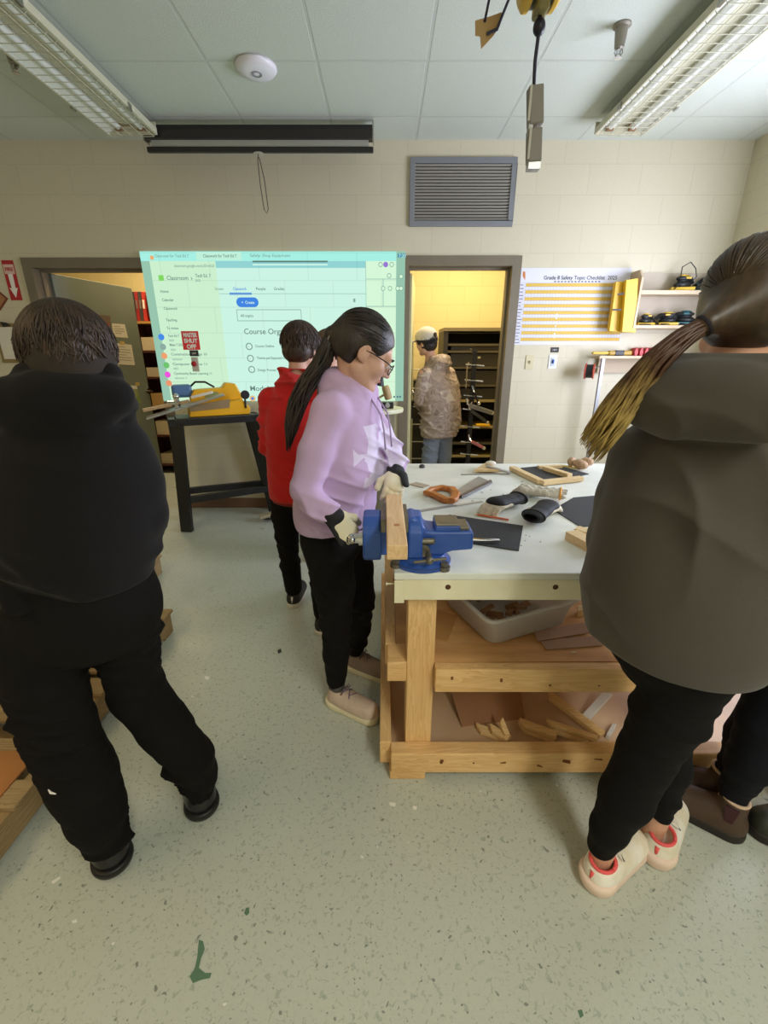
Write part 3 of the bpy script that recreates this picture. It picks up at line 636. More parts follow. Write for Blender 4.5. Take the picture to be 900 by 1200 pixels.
# outlets
def wallplate(px, py, blue):
    c = at(px, py, Y=WY); t = thing('wall_switch' if not blue else 'wall_outlet', ('beige switch plate left of the outlet under the wall chart' if not blue else 'white outlet plate with blue plug right of the switch plate'), 'switch' if not blue else 'outlet', (c.x, WY, c.z-.06))
    MB().box((c.x, WY-.003, c.z), (.072,.006,.118), bev=.002).build('plate', mat('plate_beige', (206,196,160), .4) if not blue else mat('plate_white', (226,228,230), .4), t)
    if blue:
        mb = MB()
        for s in (-1, 1): mb.box((c.x, WY-.008, c.z+s*.022), (.03,.006,.026))
        mb.build('receptacle', mat('recept', (190,200,214), .4), t); MB().ball((c.x, WY-.014, c.z+.002), (.010,.008,.018)).build('plug', mat('plug_blue', (44,80,170), .4), t, smooth=True)
    else: MB().box((c.x, WY-.010, c.z), (.010,.012,.024), Euler((.3,0,0)).to_matrix()).build('toggle', mat('toggle_beige', (180,168,130), .4), t)
wallplate(620.5, 424.5, False); wallplate(647.5, 424, True)
c = at(650, 410, Y=WY); o = MB().box((c.x, WY-.002, c.z), (.07,.003,.042)).build('wall_label', M_blk2); tag(o, 'small black label on the wall under the chart', 'label'); text('lettering', '120 V', .016, (c.x, WY-.004, c.z-.006), M_white, o, align='CENTER')
# wall chart
x0, x1 = at(604,360,Y=WY).x, at(733,360,Y=WY).x; z1, z0 = at(670,314,Y=WY).z, at(670,404,Y=WY).z
t = thing('wall_chart', 'large white checklist chart with yellow rows taped to the wall', 'chart', ((x0+x1)/2, WY, z0))
bx(MB(), x0, x1, WY-.0022, WY-.0008, z0, z1).build('sheet', mat('chart_white', (222,222,232), .6), t)
M_cy = mat('chart_yellow', (224,186,78), .7); H = z1-z0; top = z1-H*.19; n = 9; rh = (top-z0-.03)/(n*2-1)*1.0
M_cg = mat('chart_grid', (170,170,180), .7)
for i in range(n): bx(MB(), x0+.07, x1-.005, WY-.0030, WY-.0022, top-rh*(2*i+1), top-rh*2*i).build('yellow_row', M_cy, t)
mb = MB()
for i in range(2*n): bx(mb, x0+.02, x1-.004, WY-.0034, WY-.0031, top-rh*i-.0008, top-rh*i+.0008)
for i in range(34): xx = x0+.07+(x1-x0-.08)*i/33; bx(mb, xx-.0006, xx+.0006, WY-.0034, WY-.0031, z0+.03, top)
mb.build('grid_lines', M_cg, t)
text('lettering', 'Grade 8 Safety Topic Checklist  2025', .040, ((x0+x1)/2+.05, WY-.0034, z1-.085), M_dark, t, align='CENTER', bold=.0004)
rn = random.Random(3); mb = MB()
for i in range(2*n): bx(mb, x0+.022, x0+.022+rn.uniform(.02,.042), WY-.0036, WY-.0032, top-rh*(i+.65), top-rh*(i+.4))
for i in range(14): xx = x0+.3+i*.028; bx(mb, xx, xx+.016, WY-.0036, WY-.0032, top+.006, top+.016)
mb.build('row_names', mat('name_print', (110,110,130), .7), t)
xx = at(651,380,Y=WY).x
for i in range(7): MB().cyl((xx, WY-.0032, top-rh*(9+1.15*i)), (xx, WY-.0040, top-rh*(9+1.15*i)), .007, seg=12).build('white_dot', M_white, t)
MB().prism([(x0+.035, WY-.0034, z1-.06), (x0+.06, WY-.0034, z1-.09), (x0+.055, WY-.0034, z1-.03), (x0+.035, WY-.0034, z1-.025)], (0,-.0006,0)).build('crest', mat('crest_orange', (206,128,70), .7), t)
# ============================================================ WORKBENCH
PINE = wood('pine_x', (240,200,142), (214,168,108), 0); PINEY = wood('pine_y', (240,200,142), (214,168,108), 1); PINEZ = wood('pine_z', (240,200,142), (214,168,108), 2)
PLY = mat('plywood_brown', (216,168,112), .6, rgb2=(196,146,92), nscale=5, stretch=(1,4,1)); PLYL = mat('plywood_light', (220,190,156), .55, rgb2=(202,168,132), nscale=4)
M_bw = mat('bench_white_paint', (232,234,226), .4, rgb2=(218,222,214), nscale=7, bump=.15, bscale=40); M_bwf = mat('apron_paint', (238,232,204), .42, rgb2=(228,220,188), nscale=9, bump=.3, bscale=30)
TZ = .81; BX0, BX1, BY0, BY1 = .03, 1.56, 1.15, 2.52
bench = thing('workbench', 'big wooden workbench with white painted top and apron and two pine shelves', 'workbench', ((BX0+BX1)/2, (BY0+BY1)/2, 0))
bx(MB(), BX0, BX1, BY0, (BY0+BY1)/2+.02, TZ-.022, TZ).build('top_board', M_bw, bench, bevel=.003)
bx(MB(), BX0, BX1, (BY0+BY1)/2+.022, BY1, TZ-.022, TZ).build('top_board', M_bw, bench, bevel=.003)
bx(MB(), BX0+.004, BX1, BY0+.004, BY0+.042, TZ-.092, TZ-.022).build('apron', M_bwf, bench, bevel=.003)
bx(MB(), BX0+.004, BX1, BY1-.042, BY1-.004, TZ-.092, TZ-.022).build('apron', M_bwf, bench, bevel=.003)
bx(MB(), BX0+.004, BX0+.042, BY0+.044, BY1-.044, TZ-.092, TZ-.022).build('apron', M_bwf, bench, bevel=.003)
for px, py in ((525, 688), (651, 688)):
    mb = MB(); c = at(px, py, Y=BY0+.004); mb.cyl(c+V((0,.003,0)), c-V((0,.0006,0)), .0085, seg=12)
    mb.build('knot_hole', mat('hole_brown', (84,52,30), .9), bench)
bx(MB(), BX0+.0, BX0+.03, BY0-.003, BY0+.004, TZ-.098, TZ-.024).build('corner_block', M_bwf, bench, bevel=.002)
mb = MB(); mb.cyl((BX0-.022, BY0+.02, TZ-.045), (BX0+.004, BY0+.02, TZ-.045), .0022, seg=8); mb.cyl((BX0-.024, BY0+.02, TZ-.045), (BX0-.021, BY0+.02, TZ-.045), .005, seg=10); mb.build('screw', M_bwf, bench)
LEGX = (.075, .165); 
for xx in (LEGX, (1.40, 1.49)):
    for y0 in (1.20, BY1-.15): bx(MB(), xx[0], xx[1], y0, y0+.085, .03, TZ-.09).build('leg', PINEZ, bench, bevel=.004)
# middle shelf
bx(MB(), BX0+.014, BX1-.03, 1.206, BY1-.08, .440, .4568).build('shelf_board', PLY, bench)
bx(MB(), .166, BX1-.03, 1.165, 1.203, .366, .4565).build('rail', PINE, bench, bevel=.004)
bx(MB(), .004, .042, 1.302, BY1-.08, .366, .4565).build('rail', PINEY, bench, bevel=.004)
bx(MB(), BX0-.02, LEGX[0], 1.20, 1.30, .380, .4575).build('rail', PINE, bench, bevel=.004)
bx(MB(), BX0+.04, BX1-.03, BY1-.12, BY1-.082, .366, .439).build('rail', PINE, bench, bevel=.004)
# bottom tray
bx(MB(), BX0-.002, BX1-.03, 1.215, BY1-.08, .045, .062).build('shelf_board', PLYL, bench)
bx(MB(), BX0-.006, BX1, 1.145, 1.199, .036, .122).build('rail', PINE, bench, bevel=.004)
bx(MB(), BX0-.045, BX0-.004, 1.19, BY1-.05, .030, .128).build('rail', PINEY, bench, bevel=.004)
bx(MB(), BX0-.002, BX1-.03, BY1-.12, BY1-.08, .063, .125).build('rail', PINE, bench, bevel=.004)
for xx in (BX0-.01, 1.40):
    for yy in (1.15, BY1-.2): bx(MB(), xx, xx+.125, yy, yy+.10, 0, .0355).build('foot', PINE, bench, bevel=.003)
mb = MB(); rn = random.Random(11)
for i in range(12): mb.cyl((.2+i*.11+rn.uniform(-.03,.03), 1.1465, rn.uniform(.06,.10)), (.2+i*.11, 1.1440, .08+rn.uniform(-.02,.02)), .006 if i % 4 == 0 else .003, seg=8)
for i in range(8): mb.cyl((.22+i*.16, 1.1660, .40+rn.uniform(-.02,.03)), (.22+i*.16, 1.1640, .40+rn.uniform(-.01,.02)), .004, seg=8)
mb.build('nail_holes', mat('nail_brown', (120,70,34), .9), bench)

# ---- vise
M_vb = mat('vise_blue', (48,88,172), .36, noise=.12, nscale=14, bump=.12, bscale=60); M_cast = mat('machined_steel', (128,122,108), .38, .7, noise=.2, nscale=20)
vc = V((.115, 1.235, TZ)); t = thing('bench_vise', 'blue metal bench vise bolted to the near left corner of the bench', 'vise', vc)
mb = MB(); mb.lathe([(0,0),(.088,0),(.090,.010),(.072,.020),(.070,.034),(.056,.040),(0,.040)], vc, 40); mb.build('swivel_base', M_vb, t, auto=True)
mb = MB(); mb.lathe([(.086,.0005),(.0885,.012)], vc, 40)
for a in (PI*1.15, PI*1.75, PI*.3): 
    c = vc+V((.088*math.cos(a), .088*math.sin(a), 0)); bmesh.ops.create_cone(mb.b, cap_ends=True, segments=6, radius1=.012, radius2=.012, depth=.014, matrix=Matrix.Translation(c+V((0,0,.018)))); mb.cyl(c, c+V((0,0,.012)), .018)
mb.build('bolt', M_cast, t)
# fixed body: profile in the x-z plane, pushed along y
def prof(xs, y0, y1): return [(x, y0, z) for x, z in xs], (0, y1-y0, 0)
zt = .972
P, d = prof([(.062,.85),(.062,zt-.012),(.082,zt-.004),(.10,zt-.012),(.125,zt-.045),(.15,.925),(.26,.925),(.262,.868),(.20,.862),(.17,.85)], vc.y-.048, vc.y+.048)
MB().prism(P, d).build('body', M_vb, t, bevel=.007)
# jaws: rounded outline seen from the front, thickness along x
def jaw(x0, x1, name):
    ys = [(-.072,.0),(-.072,.075),(-.055,.1),(-.03,.112),(.03,.112),(.055,.1),(.072,.075),(.072,0),(.05,-.02),(-.05,-.02)]
    MB().prism([(x0, vc.y+y, zt-.118+z) for y, z in ys], (x1-x0, 0, 0)).build(name, M_vb, t, bevel=.008)
jaw(.068, .112, 'fixed_jaw'); jaw(-.062, -.008, 'moving_jaw')
P, d = prof([(-.062,.845),(-.062,.93),(-.03,.95),(-.005,.95),(.06,.93),(.06,.845)], vc.y-.04, vc.y+.04)
MB().prism(P, d).build('slide', M_vb, t, bevel=.006)
mb = MB(); bx(mb, .058, .069, vc.y-.07, vc.y+.07, zt-.04, zt-.001); bx(mb, -.009, .005, vc.y-.07, vc.y+.07, zt-.04, zt-.001); mb.build('jaw_plate', M_cast, t, bevel=.001)
mb = MB(); bx(mb, .150, .222, vc.y-.042, vc.y+.042, .924, .940); mb.build('anvil_block', M_vb, t, bevel=.003)
bx(MB(), .151, .221, vc.y-.041, vc.y+.041, .940, .9455).build('anvil', M_cast, t, bevel=.002)
bx(MB(), .222, .250, vc.y-.036, vc.y+.036, .924, .9345).build('anvil', M_cast, t, bevel=.002)
mb = MB(); mb.cyl((-.075, vc.y, .885), (-.10, vc.y, .885), .017); mb.ball((-.10, vc.y, .885), .019); mb.cyl((-.092, vc.y-.06, .905), (-.092, vc.y+.05, .868), .0055); mb.ball((-.092, vc.y-.06, .905), .0095); mb.ball((-.092, vc.y+.05, .868), .0095); mb.cyl((-.06, vc.y, .885), (-.076, vc.y, .885), .024)
mb.build('screw_handle', M_chrome, t, auto=True)
mb = MB(); mb.cyl((.115, vc.y-.058, .868), (.115, vc.y-.052, .868), .02); mb.cyl((.09, vc.y-.058, .900), (.14, vc.y-.058, .900), .0095); mb.ball((.09,vc.y-.058,.900), .0095); mb.ball((.14,vc.y-.058,.900), .0095); mb.build('slot_boss', M_cast, t, auto=True)
mb = MB(); mb.cyl((.13, vc.y-.062, .86), (.13, vc.y-.10, .855), .009); mb.cyl((.085, vc.y-.094, .850), (.178, vc.y-.094, .862), .0045); mb.ball((.13, vc.y-.094, .856), .012); mb.build('lock_lever', M_cast, t, auto=True)
o = bx(MB(), .0065, .0555, .945, 1.345, .952, .990).build('wooden_board', wood('board_pale', (232,202,160), (210,172,124), 1, ring=7), bevel=.003); tag(o, 'pale pine board clamped in the blue vise, sticking out toward the front', 'board')
MB().cyl(at(465, 615, Z=.9905)-V((0,0,.002)), at(465, 615, Z=.9905), .008, seg=16).build('knot', mat('knot_brown', (176,120,78), .7), o)

# ---- steel bar and black sheets
def flat_on_bench(name, quad, th, m, label, cat, group=None, z=TZ, bev=0):
    P = [at(*q, Z=z+th) for q in quad]; P = [V((p.x, p.y, z+.0006)) for p in P]
    return tag(MB().prism(P, (0,0,th)).build(name, m, bevel=bev), label, cat, group)
M_bs = mat('black_sheet', (44,46,50), .7, noise=.15, nscale=50)
flat_on_bench('black_sheet', [(526,603),(613,616),(608,645),(520,632)], .003, M_bs, 'black rectangular sheet lying behind the vise anvil', 'sheet')
flat_on_bench('black_sheet', [(648,597),(672,583),(730,578),(760,612),(680,617)], .003, M_bs, 'black sheet at the right beside the grey hoodie', 'sheet')
def rod(name, pts, r, m, label, cat, parts=()):
    o = MB().tube(pts, r, 10).build(name, m, smooth=True); return tag(o, label, cat)
a, b = at(548, 632, Z=TZ+.014), at(586, 633, Z=TZ+.012)
o = MB().span(a, b, .016, .006, bev=.0025).build('steel_bar', M_chrome); tag(o, 'shiny steel bar end lying on the black sheet behind the vise', 'bar')
M_steel2 = mat('tool_steel', (168,166,164), .42, .35, noise=.15, nscale=15)
# rulers, chisel
def bar(name, p, q, w, h, m, label, cat, z=TZ, parts=None, group=None):
    a, b = at(*p, Z=z+h), at(*q, Z=z+h); a.z = b.z = z+h/2+.0006
    return tag(MB().span(a, b, w, h).build(name, m), label, cat, group)
bar('steel_rule', (490,599), (532,592), .022, .002, M_steel2, 'long steel rule lying from the vise toward the gloves', 'ruler')
o = bar('wood_chisel', (534,592), (565,587), .013, .005, mat('pale_handle', (196,188,172), .5), 'slim pale handled tool lying beyond the steel rule', 'tool')
bar('steel_strip', (540,556), (597,555), .012, .003, M_steel2, 'thin steel strip near the far edge of the bench before the doorway', 'strip')
# tenon saw
t = thing('tenon_saw', 'tenon saw with orange wooden handle and wide steel blade', 'saw', at(535, 578, Z=TZ))
zz = TZ+.012
B = [at(*q, Z=zz) for q in ((529,577),(561,557),(577,564),(543,581))]; B = [V((p.x, p.y, TZ+.006)) for p in B]
MB().prism(B, (0,0,.0012)).build('blade', M_steel2, t)
B2 = [at(*q, Z=zz) for q in ((541,582),(577,564.5),(575,562),(540,579.5))]; MB().prism([V((p.x, p.y, TZ+.003)) for p in B2], (0,0,.010)).build('back_spine', mat('saw_spine', (110,106,108), .4, .6), t)
M_or = wood('saw_handle_wood', (206,132,62), (172,98,40), 0, .45)
def loopband(pts, r, h): return [at(*q, Z=zz) for q in pts]
S = SDF(np.array(at(515,580,Z=TZ))-.13, np.array(at(515,580,Z=TZ))+.13, .0035)
def hp_(px, py): 
    p = at(px, py, Z=zz+.003); return V((p.x, p.y, TZ+.0145))
S.chain([(hp_(499,577), .010), (hp_(506,573), .014), (hp_(518,571), .015), (hp_(530,573), .018), (hp_(534,578), .020)], k=.008)
S.chain([(hp_(499,577), .012), (hp_(508,579), .016), (hp_(519,584), .018), (hp_(527,588), .016)], k=.008)
S.chain([(hp_(534,579), .020), (hp_(532,584), .018), (hp_(527,588), .016)], k=.008); S.cut((0,0,TZ+.001), (0,0,-1), .003); S.cut((0,0,TZ+.025), (0,0,1), .006)
S.build('handle', M_or, t)
mb = MB(); 
for q in ((531,577),(536,580)): p = hp_(*q); mb.cyl(p, p+V((0,0,.0125)), .0045, seg=12)
mb.build('rivet', mat('brass', (190,150,80), .3, 1), t)
bar('hacksaw_blade', (500,570), (484,566), .05, .004, mat('wood_offcut', (176,160,140), .6), 'pale flat offcut behind the saw handle beside the lilac sleeve', 'offcut')
# pencil
t = thing('pencil', 'orange pencil lying in front of the gloves', 'pencil', at(575, 605, Z=TZ)); a, b = at(556,602.5,Z=TZ+.005), at(596,609,Z=TZ+.005); d = (b-a).normalized()
MB().cyl(a+d*.012, b, .0042, seg=6).build('shaft', mat('pencil_orange', (226,112,62), .4), t); MB().cyl(a+d*.012, a, .0042, .0006, seg=8).build('tip', mat('pencil_wood', (222,186,140), .6), t)
# picture-frame assembly
t = thing('picture_frame', 'unfinished pine frame with a black sheet under it at the far end of the bench', 'frame', at(645, 556, Z=TZ))
def fbar(p, q, w, h): 
    a, b = at(*p, Z=TZ+h), at(*q, Z=TZ+h); a.z = b.z = TZ+h/2+.004; MB().span(a, b, w, h, bev=.002).build('frame_rail', wood('frame_pine', (230,206,160), (212,180,128), 0, ring=6), t)
fbar((600,547), (634,563), .035, .022); fbar((635,564), (682,559), .032, .022); fbar((639,547), (668,556), .035, .022)
MB().prism([V((p.x, p.y, TZ+.001)) for p in [at(*q, Z=TZ) for q in ((610,549),(650,545),(690,556),(640,567))]], (0,0,.003)).build('backing_sheet', M_bs, t)
bar('pine_strip', (631,546), (658,545), .03, .018, MATS['frame_pine'], 'short pine strip just beyond the unfinished frame', 'strip')
bar('yellow_ruler', (656,545), (684,549), .028, .004, mat('ruler_yellow', (214,190,88), .5), 'yellow ruler right of the unfinished frame at the far edge', 'ruler')
o = bar('wooden_block', (670,622), (705,640), .05, .03, MATS['frame_pine'], 'pale pine block on the bench edge beside the grey hoodie', 'block')
o = bar('wooden_block', (676,618), (712,628), .04, .02, MATS['frame_pine'], 'thin pine piece behind the pale block beside the grey hoodie', 'block')
t = thing('sanding_block', 'crumpled tan offcuts and a block at the far right of the bench', 'offcut', at(680, 540, Z=TZ))
mb = MB(); 
for px, py, w in ((670,541,.06), (680,544,.08), (688,541,.06)): c = at(px, py, Z=TZ+.03); mb.ball(c, (w*.6, w*.4, .024), Euler((.2, .15, px*.1)).to_matrix(), 10)
mb.build('block', mat('tan_offcut', (196,160,126), .8, noise=.2, nscale=40), t, bevel=.003)
t = thing('try_square', 'small wooden try square with a steel edge standing off the far bench edge', 'square', at(565, 548, Z=TZ))
fb = at(568, 553, Z=TZ); MB().prism([at(556,553,Z=TZ+.01), at(590,553,Z=TZ+.01), at(568,545,Z=TZ+.01)], (0,0,.012)).build('stock', MATS['frame_pine'], t)
a, b = at(570,546,Z=TZ+.03), at(598,554,Z=TZ+.012); MB().span(a, b, .018, .008).build('edge', M_steel2, t)
MB().ball(at(575,543,Z=TZ+.03), (.03,.02,.015)).build('knob', mat('pale_knob', (214,204,186), .6), t, smooth=True)
o = MB().lathe([(0,0),(.016,0),(.016,.012),(.009,.018),(0,.019)], at(494.5,548,Z=TZ), 16).build('dark_round_knob', mat('dark_knob', (60,60,66), .4), auto=True); tag(o, 'small dark round knob on the bench beside the lilac sleeve', 'puck')  # dark round knob lying loose on the bench top
mb = MB(); rn = random.Random(5)
for i in range(26):
    p = at(rn.uniform(545,640), rn.uniform(560,640), Z=TZ); mb.box(p+V((0,0,.0015)), (rn.uniform(.003,.012), .003, .0015), Euler((0,0,rn.uniform(0,3))).to_matrix())
o = mb.build('wood_shavings', mat('shaving', (150,132,104), .8)); tag(o, 'fine wood shavings scattered over the white bench top', 'shavings', kind='stuff')

# ---- shelf contents
t = thing('plastic_bin', 'translucent plastic storage bin on the middle shelf of the bench', 'bin', at(610, 735, Z=.458))
def binbox():
    zb, zt_ = .4585, .575
    q = [at(575,758,Z=zb), at(664,732,Z=zb), at(640,700,Z=zb), at(548,712,Z=zb)]; c = sum(q, V())/4
    a = (q[1]-q[0]).normalized(); bq = V((-a.y, a.x, 0)); w, l = (q[1]-q[0]).length*.5, .155
    c = q[0]+a*w+bq*l
    def ring(z, gw, gl, r=.035, n=5):
        o = []
        for sx, sy, s0 in ((1,1,0),(-1,1,PI/2),(-1,-1,PI),(1,-1,1.5*PI)):
            for k in range(n): an = s0+k*PI/2/(n-1); o.append(V((c.x, c.y, z))+a*(sx*(gw-r)+r*math.cos(an))+bq*(sy*(gl-r)+r*math.sin(an)))
        return o
    b = bmesh.new(); R = [ring(zb+.002, w*.96, l*.96), ring(zb+.008, w, l), ring(zt_-.03, w*1.09, l*1.09), ring(zt_-.028, w*1.13, l*1.12), ring(zt_, w*1.14, l*1.13), ring(zt_, w*1.20, l*1.18), ring(zt_-.006, w*1.20, l*1.18)]
    vs = [[b.verts.new(p) for p in r] for r in R]; n = len(vs[0])
    for A, B in zip(vs, vs[1:]):
        for k in range(n): b.faces.new((A[k], A[(k+1) % n], B[(k+1) % n], B[k]))
    b.faces.new(vs[0][::-1]); me = bpy.data.meshes.new('tub'); b.to_mesh(me); b.free()
    o = link('tub', me, mat('cloudy_plastic', (232,230,230), .3, alpha=.6, spec=.5), t, smooth=True); s = o.modifiers.new('s', 'SOLIDIFY'); s.thickness = .0025
    mb = MB(); rn = random.Random(4)
    for i in range(16):
        p = c+a*rn.uniform(-w*.8, w*.8)+bq*rn.uniform(-l*.7, l*.7); mb.box((p.x, p.y, zb+.03+rn.uniform(0,.03)), (rn.uniform(.03,.10), .02, .012), Euler((rn.uniform(-.4,.4), rn.uniform(-.3,.3), rn.uniform(0,3))).to_matrix())
    o = mb.build('wood_scraps', mat('scrap_brown', (166,124,88), .7, noise=.2)); tag(o, 'small brown wood scraps lying in the translucent bin', 'scraps', kind='stuff')
binbox()
M_cb = mat('sheet_brown', (176,140,112), .75, noise=.08, nscale=8)
CG = 'brown board sheets on the middle shelf'
def flat(name, quad, z, th, m, label, cat, group=None):
    P = [at(*q, Z=z) for q in quad]; return tag(MB().prism(P, (0,0,th)).build(name, m), label, cat, group)
flat('board_sheet', [(640,762),(706,757),(716,745),(632,750)], .458, .003, M_cb, 'lower tan board sheet right of the plastic bin', 'sheet', CG)
flat('board_sheet', [(630,752),(690,742),(700,728),(625,740)], .462, .003, M_cb, 'upper tan board sheet right of the plastic bin', 'sheet', CG)
flat('board_sheet', [(505,747),(524,752),(536,722),(512,715)], .458, .003, mat('sheet_ochre', (184,134,78), .7), 'ochre board piece left of the plastic bin behind the bench leg', 'sheet', CG)
o = flat('wooden_strip', [(676,724),(686,722),(688,716),(676,717)], .458, .03, MATS['frame_pine'], 'short pale strip at the right end of the bin', 'strip')
o = bx(MB(), .20, .40, 1.70, 1.95, .458, .50).build('grey_case', mat('dull_case', (150,140,122), .6)); tag(o, 'dull grey flat case behind the bench leg on the middle shelf', 'case')
# bottom tray: leaning board, pickets and offcuts
def lean(name, pts, th, m, label, cat, group=None, bev=.0): return tag(MB().prism([V(p) for p in pts], th).build(name, m, bevel=bev), label, cat, group)
z0 = .063
c1, c2 = at(541,852,Z=z0), at(615,842,Z=z0)
lean('brown_board', [c1, c2, c2+V((.02,.30,.13)), c1+V((-.06,.30,.13))], (0,0,.004), mat('hardboard', (168,122,84), .65, noise=.08, nscale=6), 'brown hardboard sheet leaning in the bottom tray', 'board')
PW = wood('picket_pine', (244,214,160), (226,186,124), 0, ring=6)
PG = 'pine offcuts in the bottom tray'
def stick(p, q, w, h, m, label, za=z0, zb=z0, point=True, group=PG, name='wooden_offcut'):
    a, b = at(*p, Z=za+h/2), at(*q, Z=zb+h/2); a.z += .001; b.z += .001; d = (b-a); L = d.length; d.normalize(); s = V((0,0,1)).cross(d).normalized()*w/2; u = d.cross(s).normalized()
    if u.z < 0: u = -u
    P = [a-s, a+s, b+s-d*(w*.8 if point else 0), b-d*(w*.3 if point else 0), b-s-d*(w*.0)]
    return tag(MB().prism([x-u*h/2 for x in P], u*h).build(name, m, bevel=.001), label, 'offcut', group)
stick((706,862), (640,812), .035, .018, PW, 'longest pine picket slanting through the bottom tray', za=z0+.01, zb=z0+.03)
stick((682,846), (713,812), .030, .012, mat('white_strip', (222,220,216), .5), 'white pointed strip standing out in the bottom tray', zb=z0+.045, za=z0+.01, group=None)
stick((712,864), (720,850), .012, .02, MATS['white_strip'], 'short white strip end beside the black leggings', group=None)
for p, q, w, l, dz in (((598,868),(556,852),.035,'leftmost flat pointed offcut in the bottom tray',0), ((596,866),(572,852),.03,'second offcut from the left in the bottom tray',.02), ((594,862),(586,842),.02,'thin offcut standing tilted at the left of the tray',.03),
                       ((650,866),(606,850),.04,'broad offcut in the middle of the tray, lowest of its heap',0), ((652,862),(608,846),.03,'broad offcut on top of the middle heap',.02), ((690,868),(642,852),.035,'offcut right of the middle heap, under the long picket',.0), ((700,866),(640,846),.022,'narrow offcut lying just under the long picket',.02)):
    stick(p, q, w, .014, PW, l, za=z0+dz, zb=z0+dz+(.03 if dz == .03 else .006))
p = at(640,775,Z=.458)
o = MB().box(at(672,765,Z=.460)+V((0,0,.001)), (.014,.006,.003)).build('wood_chip', mat('pale_chip', (226,206,160), .7)); tag(o, 'tiny pale chip near the front edge of the middle shelf', 'chip')

# ============================================================ wall shelf with sanders
M_sw = wood('shelf_birch', (214,196,168), (196,172,140), 0); SYf = WY-.17
xl, xr_ = at(746,360,Y=SYf).x, at(856,360,Y=SYf).x; z_t, z_m, z_b = at(800,318,Y=SYf).z, at(800,340,Y=SYf).z, at(800,381,Y=SYf).z
t = thing('wall_shelf', 'birch plywood wall shelf with two levels right of the wall chart', 'shelf', ((xl+xr_)/2, WY, z_b))
for xx, nm in ((xl, 'side_panel'), (xr_, 'side_panel')):
    MB().prism([(xx, WY-.002, z_b-.025), (xx, SYf, z_b-.025), (xx, SYf, z_t-.04), (xx, SYf+.05, z_t+.02), (xx, WY-.002, z_t+.02)], (.018 if xx == xl else -.018, 0, 0)).build(nm, M_sw, t, bevel=.002)
bx(MB(), xl+.019, xr_-.019, SYf+.002, WY-.022, z_m-.03, z_m).build('shelf_board', M_sw, t, bevel=.001); bx(MB(), xl+.019, xr_-.019, SYf+.002, WY-.022, z_b-.024, z_b).build('shelf_board', M_sw, t, bevel=.001)
bx(MB(), xl+.019, xr_-.019, WY-.02, WY-.003, z_b, z_t+.01).build('back_panel', mat('back_grey', (190,178,160), .7, noise=.08, nscale=10), t)
M_sy = mat('sander_yellow', (214,176,48), .4); M_sb = mat('sander_black', (26,30,32), .45); M_teal = mat('sander_teal', (24,92,98), .4)
def sander(px, z, Y, m1, label, rz=0, s=1.0, dark=M_sb, loop=False):
    c = at(px, 360, Y=Y); c.z = z+.001; t = thing('palm_sander', label, 'sander', c, 'sanders on the wall shelf')
    MB().box(c+V((0,0,.012*s)), (.155*s,.10*s,.022*s), Euler((0,0,(rz+.3)%.6-.3)).to_matrix(), bev=.005).build('pad', m1, t)
    d = V((math.cos(rz), math.sin(rz), 0)); S = SDF(np.array(c)-.14, np.array(c)+.16, .004); n_ = V((-d.y, d.x, 0)); RR = np.array([tuple(d), tuple(n_), (0,0,1)])
    S.ell(c+V((0,0,.040*s)), np.array((.066,.046,.026))*s, RR, .01); S.ell(c+d*.012*s+V((0,0,.082*s)), np.array((.070,.036,.020))*s, RR, .014); S.cone(c+d*.06*s+V((0,0,.08*s)), c+d*.092*s+V((0,0,.060*s)), .018*s, .012*s, .01); S.cut((0,0,c.z+.0235*s), (0,0,-1), .004); S.build('body', dark, t)
    q = c+d*.004*s+V((0,0,.100*s)); MB().ball(q, np.array((.040,.024,.010))*s, Matrix(RR.tolist()).transposed(), 16).build('top_grip', m1, t, smooth=True)
    MB().box(c+d*.02*s+V((0,-.036*s,.084*s)), (.045*s,.010,.014*s), bev=.003).build('label_band', m1, t)
    mb = MB(); e = c+d*.09*s+V((0,0,.07*s))
    if loop: mb.tube([e, e+V((.02,-.01,.03)), e+V((0,-.01,.09)), e+V((-.05,-.01,.135)), e+V((-.11,-.01,.10)), c+V((-.05,-.045,.05)), c+V((-.08,-.04,.008))], .004, 6)
    else: mb.tube([e, e+d*.03+V((0,-.02,-.03)), e+V((.0,-.05,-.055)), c+V((-.02,-.072,.006)), c+V((-.07,-.05,.006))], .004, 6)
    mb.build('cord', M_black, t, smooth=True); return t
sander(794, z_m, WY-.10, M_sy, 'yellow and black sander with looped cord, left on the upper shelf', .3, 1.1, loop=True)
sander(828, z_m, WY-.10, M_sy, 'yellow and black sander at the right of the upper shelf', 2.6, 1.05)
sander(811, z_m, WY-.09, M_teal, 'small dark teal sander between the two yellow ones on the upper shelf', 1.57, .55)
sander(759, z_b, WY-.10, M_sy, 'leftmost sander on the lower shelf, yellow and black', .4, .85)
sander(785, z_b, WY-.10, M_sy, 'middle sander on the lower shelf, yellow band', 2.8, .95)
sander(806, z_b, WY-.10, M_teal, 'teal topped sander at the right of the lower shelf', 2.9, 1.05)
t = thing('mitre_boxes', 'two bright yellow plastic mitre boxes hung at the left of the wall shelf', 'mitre box', at(732, 388, Y=SYf))
for (a, b_, cc, dd), yy in ((((722,330),(738,330),(732,390),(714,388)), SYf+.06), (((734,328),(748,326),(745,390),(729,389)), SYf+.005)):
    P = [at(*q, Y=yy) for q in (a, b_, cc, dd)]; MB().prism(P, (0,.045,0)).build('box', mat('mitre_yellow', (238,192,52), .4), t, bevel=.003)
for q0, q1 in (((724,345),(731,344)), ((718,363),(728,363))): a, b_ = at(*q0, Y=SYf+.0), at(*q1, Y=SYf+.0); MB().span(a, b_, .012, .010, up=(0,1,0)).build('saw_slot', M_black, t)
